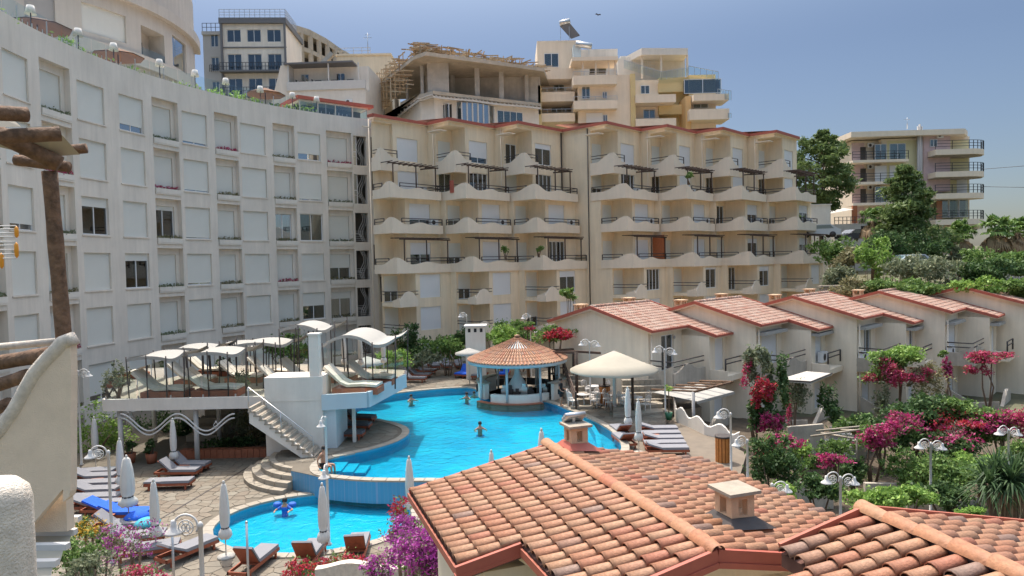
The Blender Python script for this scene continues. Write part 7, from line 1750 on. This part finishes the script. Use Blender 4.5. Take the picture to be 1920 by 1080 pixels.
bush('thin grassy shrub on the left planter wall', 185, 1030, 18, (.5,.4,.35), 900, 'drygreen', .05, 102, 0)
# planter walls at the bottom left
pw = thing('white_planter_wall', 'low rough white planter wall at the bottom left in front of the loungers', 'wall', (0,0,0)); a, b, c = Q(150,1010,19.5), Q(210,1060,17.5), Q(300,1085,16.5)
for p, q in ((a,b),(b,c)): ob('wall', MB().bar((p.x,p.y,.25),(q.x,q.y,.25),.25,.6), M['nearcap'], pw)
pw2 = thing('wavy_front_wall', 'low white wavy wall with iron hoops under the red flowers at the bottom edge', 'wall', (0,0,0)); us = np.linspace(590,800,22); mb = MB(); ps = [Q(u, 1062+6*math.sin(u/22), 16.0) for u in us]
for p, q in zip(ps[:-1], ps[1:]): mb.add([(p.x,p.y,0),(q.x,q.y,0),tuple(q),tuple(p),(p.x,p.y+.22,p.z),(q.x,q.y+.22,q.z)], [(0,1,2,3),(3,2,5,4)])
ob('wall', mb, M['nearcap'], pw2)
for i,(u,v,d,l) in enumerate(((1292,330,64.5,'small potted plant on an upper balcony of the cream apartments'),(948,470,59,'potted plants on the third pergola balcony of the cream apartments'),(1010,465,60,'trailing plant on a pergola balcony beside the dark downpipe'))): c=Q(u,v,d); bush(l,u,v,d,(.45,.3,.4),260,'green',.10,300+i,c.z-.8,'potted plant','potted_plant',4)
# ---- villa climbers
def climber(label, blobs, seed, name='bougainvillea', zb=-1.2):
    u0, v0, d0 = blobs[0][:3]; c = Q(u0, v0, d0); t = thing(name, label, 'flowering shrub', (c.x, c.y, zb)); rg = random.Random(seed); by = {}
    for (u, v, d, rx_, rz_, n, mt, sz) in blobs:
        q = Q(u, v, d)-Vector((c.x, c.y, zb)); by.setdefault((mt, sz), []).extend(lumps(q, (rx_, rx_*.7, rz_), n, 6, rg.randrange(999)))
    for (mt, sz), bl in by.items(): leaves('foliage' if mt in ('green','dkgreen','olive','lime','drygreen') else 'flowers', bl, sz, M[mt], t, seed)
    mb = MB(); zz = c.z-zb
    for k in range(3): mb.tube([(rg.uniform(-.2,.2), rg.uniform(-.2,.2), 0), (rg.uniform(-.4,.4), 0, zz*.5), (rg.uniform(-.4,.4), 0, zz)], [.07,.05,.03], 5)
    ob('stems', mb, M['trunk'], t); return t
climber('tall dark climber hung with red and magenta flowers in front of the second villa', [(1420,700,35,.8,1.3,1500,'olive',.12),(1432,770,34.5,1.0,1.2,2200,'dkgreen',.11),(1428,740,34,.6,1.1,900,'redfl',.09),(1440,800,34,.7,.8,700,'magenta',.09),(1400,705,35,.4,.9,260,'pinkfl',.08),(1465,720,35,.5,1.4,700,'dkgreen',.11)], 1)
climber('rosy and green climber crowning the balcony of the middle villa', [(1685,668,44.5,1.6,.8,2800,'lime',.11),(1660,690,44,1.4,1.1,1900,'green',.11),(1655,700,43.6,1.3,1.0,1300,'pinkfl',.085),(1690,705,43.6,1.7,.5,1500,'pinkfl',.085),(1732,700,44,1.3,1.4,1300,'drygreen',.10),(1650,745,43.6,.6,1.6,700,'olive',.10),(1715,760,43.6,1.0,1.2,700,'green',.10),(1730,705,43.6,.9,.5,500,'pinkfl',.085)], 2)
climber('hanging magenta flower spray at the right of the middle villa', [(1775,690,44.5,.35,.8,450,'magenta',.09),(1765,660,45,.4,.3,150,'green',.1)], 3)
t_ = climber('small umbrella-shaped tree of crimson pink flowers in front of the grey villa', [(1852,672,45,1.3,.42,1200,'olive',.10),(1855,668,44.8,1.45,.42,2300,'pinkfl',.09),(1830,695,44.6,.8,.35,450,'pinkfl',.09)], 4)
climber('magenta bougainvillea mound below the second villa', [(1462,836,31,.95,.55,900,'green',.09),(1465,830,30.8,.95,.5,1500,'magenta',.08),(1440,850,31,.6,.5,400,'redfl',.08)], 5)
climber('magenta bougainvillea hanging in a curtain over the garden pergola', [(1642,822,31,1.0,.8,800,'green',.09),(1640,818,30.8,1.05,.75,1900,'magenta',.085),(1690,790,33,1.0,.6,500,'magenta',.085)], 6)
climber('broad dark hedge with red and crimson bracts below the right villas', [(1720,775,36,2.2,1.1,4200,'dkgreen',.11),(1800,790,35,2.0,1.0,3600,'green',.11),(1790,785,34.5,1.8,.7,900,'redfl',.085),(1700,800,35,1.5,.5,500,'redfl',.085),(1760,830,34,1.9,.8,2500,'dkgreen',.11),(1770,820,33.6,1.6,.7,500,'magenta',.085)], 7)
climber('vivid magenta bougainvillea mound at the right edge below the villas', [(1880,780,34,1.8,.7,2600,'magenta',.09),(1905,800,33.5,1.2,.8,1500,'pinkfl',.09),(1870,810,34.5,1.8,.8,1600,'green',.11)], 8)
climber('dark shrub with a few crimson flowers against the villa steps', [(1655,810,34,1.6,1.0,2400,'dkgreen',.11),(1600,800,35,1.2,.9,1300,'green',.11),(1560,760,36.5,.7,1.3,900,'dkgreen',.11)], 9, 'shrub')
climber('magenta flower drift beside the garden table', [(1555,862,29.5,.85,.32,1200,'magenta',.075),(1530,870,29.8,.6,.4,700,'green',.08)], 10)
climber('fine green creeper on a mesh screen under the grey awning', [(1490,745,36.5,.9,1.3,1700,'olive',.07),(1478,770,36,.25,1.2,260,'pinkfl',.07)], 11, 'creeper')
# ---- right garden
for i, (u, v, d, r, mt, n, l) in enumerate([(1445,870,29,(1.3,1.0,1.3),'dkgreen',3800,'dark green bush below the magenta mound'),(1500,850,31,(.5,.5,.8),'lime',900,'slim yellow-green plant beside the garden table'),(1535,920,26.5,(.85,.8,.6),'dkgreen',2500,'dark clipped bush left of the twin garden lamp'),(1640,935,25,(1.1,.8,.45),'lime',3200,'low lime green bush right of the twin garden lamp'),(1700,930,25.5,(.95,.8,.55),'lime',3000,'lime green bush left of the tall twin lamp'),(1715,880,30,(1.1,.9,.85),'green',3000,'bright green citrus bush behind the tall twin lamp'),(1790,890,29,(1.5,1.0,.9),'green',4200,'large bright green citrus bush between lamp and yucca'),(1770,930,27,(1.2,.8,.5),'dkgreen',2000,'dark ground shrub beside the pale kerb'),(1840,870,30,(1.2,.9,.6),'lime',2400,'yellow-green bush behind the yucca'),(1905,845,32,(.8,.8,.7),'green',1500,'green bush at the right edge behind the yucca'),(1820,962,24.5,(.45,.4,.2),'lime',900,'small lime plants at the foot of the yucca'),(1600,880,31,(.8,.6,.7),'dkgreen',1500,'dark shrub beside the grey steps'),(1470,925,26,(.5,.5,.4),'lime',700,'small bush under the lamp head at the roof edge'),(1570,840,33,(.9,.7,.7),'green',1300,'green shrub at the garden wall')]): bush(l, u, v, d, r, n, mt, .085, 120+i, -1.2, k=10)
def yucca(label, u, v, d, R, n, seed=0):
    c = Q(u, v, d); t = thing('yucca', label, 'plant', (c.x, c.y, -1.2)); rg = random.Random(seed); mb = MB(); h = c.z+1.2
    for hx, hy, hz in ((-.6,0,-.1),(.5,.2,.1),(0,-.3,.15),(1.1,.1,0),(-.1,.3,.35)):
        for k in range(n):
            a = rg.uniform(0,6.28); e = rg.uniform(-.7,1.35); L = R*rg.uniform(.65,1.05); d_ = Vector((math.cos(a)*math.cos(e), math.sin(a)*math.cos(e), math.sin(e))); s_ = Vector((-math.sin(a), math.cos(a), 0))*.035; o = Vector((hx,hy,h+hz)); m_ = o+d_*L*.55; tp = o+d_*L+Vector((0,0,-.30*L*math.cos(e)))
            mb.add([o-s_*.6, o+s_*.6, m_+s_, m_-s_], [(0,1,2,3)]); mb.add([m_-s_, m_+s_, tp], [(0,1,2)])
    ob('leaves', mb, M['dkgreen2'], t); mb = MB()
    for hx in (-.6,.5,0,1.1): mb.tube([(hx*.5,0,0),(hx,0,h)], [.16,.12], 7)
    ob('trunk', mb, M['trunk'], t); mb = MB()
    for k in range(160): a = rg.uniform(0,6.28); r = rg.uniform(.2,1.0); mb.add([(r*math.cos(a)-.03+.2,r*math.sin(a),h-.2),(r*math.cos(a)+.03+.2,r*math.sin(a),h-.2),(r*1.1*math.cos(a)+.2,r*1.1*math.sin(a),h-1.2)], [(0,1,2)])
    ob('dead_leaves', mb, M['palmdry'], t)
M['dkgreen2'] = leafm('yucca_leaves', [(.05,.10,.04),(.09,.16,.06),(.03,.065,.03),(.12,.20,.08)])
yucca('big spiky dark green yucca in front of the right garden', 1885, 905, 25.5, 1.35, 150, 4)
# pale kerb and steps
kb = thing('curved_garden_kerb', 'pale curved kerb winding between the bushes and the yucca', 'kerb', (0,0,0))
ks = [P(1700,955,-1.2),P(1745,958,-1.2),P(1790,962,-1.2),P(1830,945,-1.2)]
for p, q in zip(ks[:-1], ks[1:]): ob('kerb_stone', MB().bar(p+Vector((0,0,.15)), q+Vector((0,0,.15)), .25, .35), M['stone'], kb)
ob('garden_soil', MB().box(9.6,40,14,46,-1.3,-1.19), M['soil'], kind='structure')
gs = thing('grey_garden_steps', 'grey concrete steps between the second villa and the hedge', 'steps', (0,0,0))
for k in range(6): p = Q(1545+k*14,800,36); ob('step', MB().box(p.x-.7,p.x+1.2,35+k*.45,35.5+k*.45,-1.2,-.6+k*.22), M['concrete'], gs)
for i,(u0,v0,u1,v1,d,l) in enumerate(((1490,905,1560,900,29,'cream garden wall beneath the magenta flower drift'),(1620,905,1700,910,30,'pale garden wall behind the lime bushes'),(1478,800,1545,790,34.6,'weathered curved terrace wall of the second villa'))):
    p, q = Q(u0,v0,d), Q(u1,v1,d); tag(ob('garden_wall', MB().bar((p.x,d,(p.z-1.2)/2),(q.x,d,(q.z-1.2)/2),.2,p.z+1.2), M['oldwall']), l, 'wall')
gp = thing('garden_pergola', 'bleached pole pergola draped with magenta flowers in the right garden', 'pergola', (0,0,0))
for (u0,v0,d0,u1,v1,d1) in ((1520,818,32,1655,800,31),(1530,808,34,1660,795,33),(1606,820,31,1608,870,31),(1540,812,33.5,1600,822,31),(1575,806,33.7,1640,808,31),(1622,800,33.7,1660,804,31)): ob('pole', MB().tube([Q(u0,v0,d0),Q(u1,v1,d1)], .05, 6), M['stone'], gp)
aw = thing('grey_awning', 'flat grey translucent awning between the second and middle villas', 'awning', (0,0,0)); mb = MB(); q = [Q(1458,712,36.0),Q(1512,696,39.5),Q(1560,700,38.5),Q(1520,716,35.5)]; mb.add(q+[p+Vector((0,0,-.1)) for p in q], [(0,3,2,1),(4,5,6,7),(0,1,5,4),(1,2,6,5),(2,3,7,6),(3,0,4,7)]); ob('panel', mb, M['concrete'], aw); ob('frame', MB().tube([q[0],q[3],q[2]], .04, 6), M['rail'], aw)
# sprinkled plants on flagstones edge: thin scatter of ground cover under the right garden bushes
gc = [(P(u,v,-1.2).x, P(u,v,-1.2).y, -1.15, 1.2, 1.0, .18, 260) for u, v in ((1480,940),(1560,930),(1640,955),(1700,930),(1760,915),(1560,880),(1640,890),(1720,880),(1800,880),(1860,960),(1500,900),(1600,910),(1780,850),(1860,860),(1680,850))]
tag(leaves('ground_cover', gc, .07, M['green'], seed=200), 'low green ground cover between the garden bushes', 'plants', kind='stuff')
# ================================================================== PEOPLE
def skin_mesh(name, J, E, mt, parent, root=0, sub=2):
    me = bpy.data.meshes.new(name); names = list(J); me.from_pydata([J[k][0] for k in names], [(names.index(a), names.index(b)) for a, b in E], []); me.materials.append(mt)
    o = bpy.data.objects.new(name, me); COL.objects.link(o); o.parent = parent
    md = o.modifiers.new('skin', 'SKIN'); md.use_smooth_shade = True
    for i, k in enumerate(names): r = J[k][1]; me.skin_vertices[0].data[i].radius = (r, r)
    me.skin_vertices[0].data[root].use_root = True
    s = o.modifiers.new('sub', 'SUBSURF'); s.levels = s.render_levels = sub; return o
def person(label, loc_, rz, pose='stand', top=None, bottom='blackcloth', hair='hair', scale=1.0):
    P_ = thing('person', label, 'person', loc_, rz); P_.scale = (scale,)*3
    if pose == 'stand': lg = {'hip':(.09,0,.90),'knee':(.10,-.03,.48),'ank':(.10,.03,.08),'toe':(.12,-.14,.04)}; base = 0; arms = {'sh':(.17,0,1.40),'el':(.23,.06,1.13),'wr':(.20,-.16,1.02),'ha':(.18,-.24,1.02)}; lean = 0
    elif pose == 'sit': lg = {'hip':(.09,0,.10),'knee':(.12,-.42,.14),'ank':(.12,-.46,-.30),'toe':(.13,-.60,-.34)}; arms = {'sh':(.17,.05,.60),'el':(.26,.16,.36),'wr':(.24,.12,.10),'ha':(.24,.06,.05)}
    elif pose == 'float': loc_ = Vector(loc_)-Vector((0,0,.10)); lg = {'hip':(.09,.05,-.55),'knee':(.13,-.1,-.85),'ank':(.13,.25,-1.0),'toe':(.14,.2,-1.1)}; arms = {'sh':(.17,0,-.08),'el':(.34,-.10,-.14),'wr':(.30,-.34,-.10),'ha':(.28,-.42,-.10)}
    z0 = {'stand':.90,'sit':.12,'float':-.52}[pose]; d = lambda h, y=0: (0, y, z0+h)
    J = {'pel':(d(0),.135),'bel':(d(.18,.01),.115),'che':(d(.40,0),.14),'nk0':(d(.53,.01),.07),'nk':(d(.60,0),.052),'hd':(d(.70,-.01),.088),'top':(d(.80,0),.075)}
    E = [('pel','bel'),('bel','che'),('che','nk0'),('nk0','nk'),('nk','hd'),('hd','top')]
    for s, n in ((1,'r'),(-1,'l')):
        f = lambda p, s=s: (p[0]*s, p[1], p[2])
        arm = dict(arms)
        if pose == 'stand' and s < 0: arm = {'sh':(.17,0,1.40),'el':(.25,.03,1.14),'wr':(.22,-.12,.95),'ha':(.20,-.2,.93)}
        J.update({'hip'+n:(f(lg['hip']),.088),'kn'+n:(f(lg['knee']),.056),'an'+n:(f(lg['ank']),.038),'to'+n:(f(lg['toe']),.03),'sh'+n:(f(arm['sh']),.055),'el'+n:(f(arm['el']),.038),'wr'+n:(f(arm['wr']),.026),'ha'+n:(f(arm['ha']),.032)})
        E += [('pel','hip'+n),('hip'+n,'kn'+n),('kn'+n,'an'+n),('an'+n,'to'+n),('nk0','sh'+n),('sh'+n,'el'+n),('el'+n,'wr'+n),('wr'+n,'ha'+n)]
        h = f(arm['ha'])
        for q in range(4): J['f%d%s'%(q,n)] = ((h[0]+(q-1.5)*.02, h[1]-.075+abs(q-1.5)*.008, h[2]-.015), .009); E.append(('ha'+n, 'f%d%s'%(q,n)))
        J['th'+n] = ((h[0]-s*.04, h[1]-.035, h[2]+.01), .010); E.append(('ha'+n, 'th'+n))
    skin_mesh('body', J, E, M['skin'], P_)
    g = .012
    if top:
        K = {k: (J[k][0], J[k][1]+g) for k in ('bel','che','nk0','shr','shl')}; K['pel2'] = (d(.06), .138)
        for n in 'rl':
            a, b = Vector(J['sh'+n][0]), Vector(J['el'+n][0]); K['sl'+n] = (tuple(a+(b-a)*.7), .055)
        skin_mesh('shirt', K, [('pel2','bel'),('bel','che'),('che','nk0'),('nk0','shr'),('nk0','shl'),('shr','slr'),('shl','sll')], M[top], P_)
    K = {'pel':(J['pel'][0], .148)}
    for n in 'rl':
        a, b = Vector(J['hip'+n][0]), Vector(J['kn'+n][0]); K['hip'+n] = (tuple(a), .102); K['th'+n] = (tuple(a+(b-a)*(.85 if pose == 'stand' else .3)), .082)
    skin_mesh('shorts', K, [('pel','hipr'),('pel','hipl'),('hipr','thr'),('hipl','thl')], M[bottom], P_)
    hd = Vector(J['hd'][0]); mb = MB(); mb.lathe([(.096,-.03),(.100,.03),(.088,.085),(.05,.12),(.01,.128)], 16, hd+Vector((0,.018,.01))); ob('hair', mb, M[hair], P_)
    mb = MB(); mb.add([hd+Vector(v) for v in ((-.014,-.088,.0),(.014,-.088,.0),(0,-.112,-.022),(0,-.088,.03))], [(0,2,1),(0,3,2),(1,2,3)]); ob('nose', mb, M['skin'], P_)
    for s in (-1,1): ob('eye', MB().lathe([(.001,-.008),(.009,0),(.001,.008)], 8, hd+Vector((s*.034,-.083,.018))), M['dark'], P_); ob('ear', MB().lathe([(.002,-.028),(.012,0),(.002,.028)], 8, hd+Vector((s*.09,.005,0))), M['skin'], P_)
    ob('mouth', MB().box(hd.x-.022,hd.x+.022,hd.y-.09,hd.y-.083,hd.z-.046,hd.z-.038), mat('lips',(.3,.1,.08),.5,0), P_)
    return P_
person('man in black shirt and shorts standing at the bar counter', P(1052,762,ZU)-Vector((0,0,0)), 1.2, 'stand', 'blackcloth')
person('person with dark hair sitting on the left tip of the large pool', P(607,878,ZU+.05)+Vector((0,.1,0)), -1.9+math.pi, 'sit', None, 'blackcloth')
zw = ZU-.02
person('dark-haired swimmer in the middle of the large pool', P(900,801,zw), .2, 'float', None, 'swim')
person('swimmer with fair skin near the far left of the large pool', P(771,748,zw), .6, 'float', None, 'blackcloth')
person('swimmer beside the bar seat in the large pool', P(875,744,zw), -.4, 'float', None, 'swim')
person('tanned person standing in the pool at the bar edge', P(889,742,ZU-.35), 2.8, 'float', None, 'blackcloth')
person('person in a dark cap wading with blue floats in the small round pool', P(534,948,.02), 0, 'float', 'swim', 'swim')
for s in (-1,1): p = P(534+s*14, 946, .0); tag(ob('arm_float', MB().lathe([(.10,-.09),(.16,-.05),(.16,.05),(.10,.09)], 14), M['swim'], None, p), 'blue inflatable arm float on the %s arm of the wading person' % ('left' if s < 0 else 'right'), 'float')
# two workers on the formwork
for u, l in ((810,'left'),(817,'right')): 
    q = Q(u, 96, 84); 
bd = thing('flying_bird', 'small dark bird flying in the pale sky above the solar heater', 'bird', tuple(Q(1122,28,60)), .4); mb = MB(); mb.lathe([(.005,-.16),(.035,-.05),(.04,.05),(.02,.13),(.005,.17)], 8); o = ob('body', mb, M['rail'], bd); o.rotation_euler = (1.3,0,0)
for s in (-1,1): ob('wing', MB().add([(0,-.05,0),(s*.18,-.02,.12),(s*.3,.08,.05),(0,.06,0)], [(0,1,2,3)]), M['rail'], bd)
for i, (v0, v1) in enumerate(((317,308),(350,352))): tag(ob('power_line', MB().tube([Q(1845,v0,96), Q(1960,v1,90)], .03, 4), M['rail']), 'thin overhead cable from the right side of the hill apartments, '+('upper','lower')[i]+' one', 'cable')
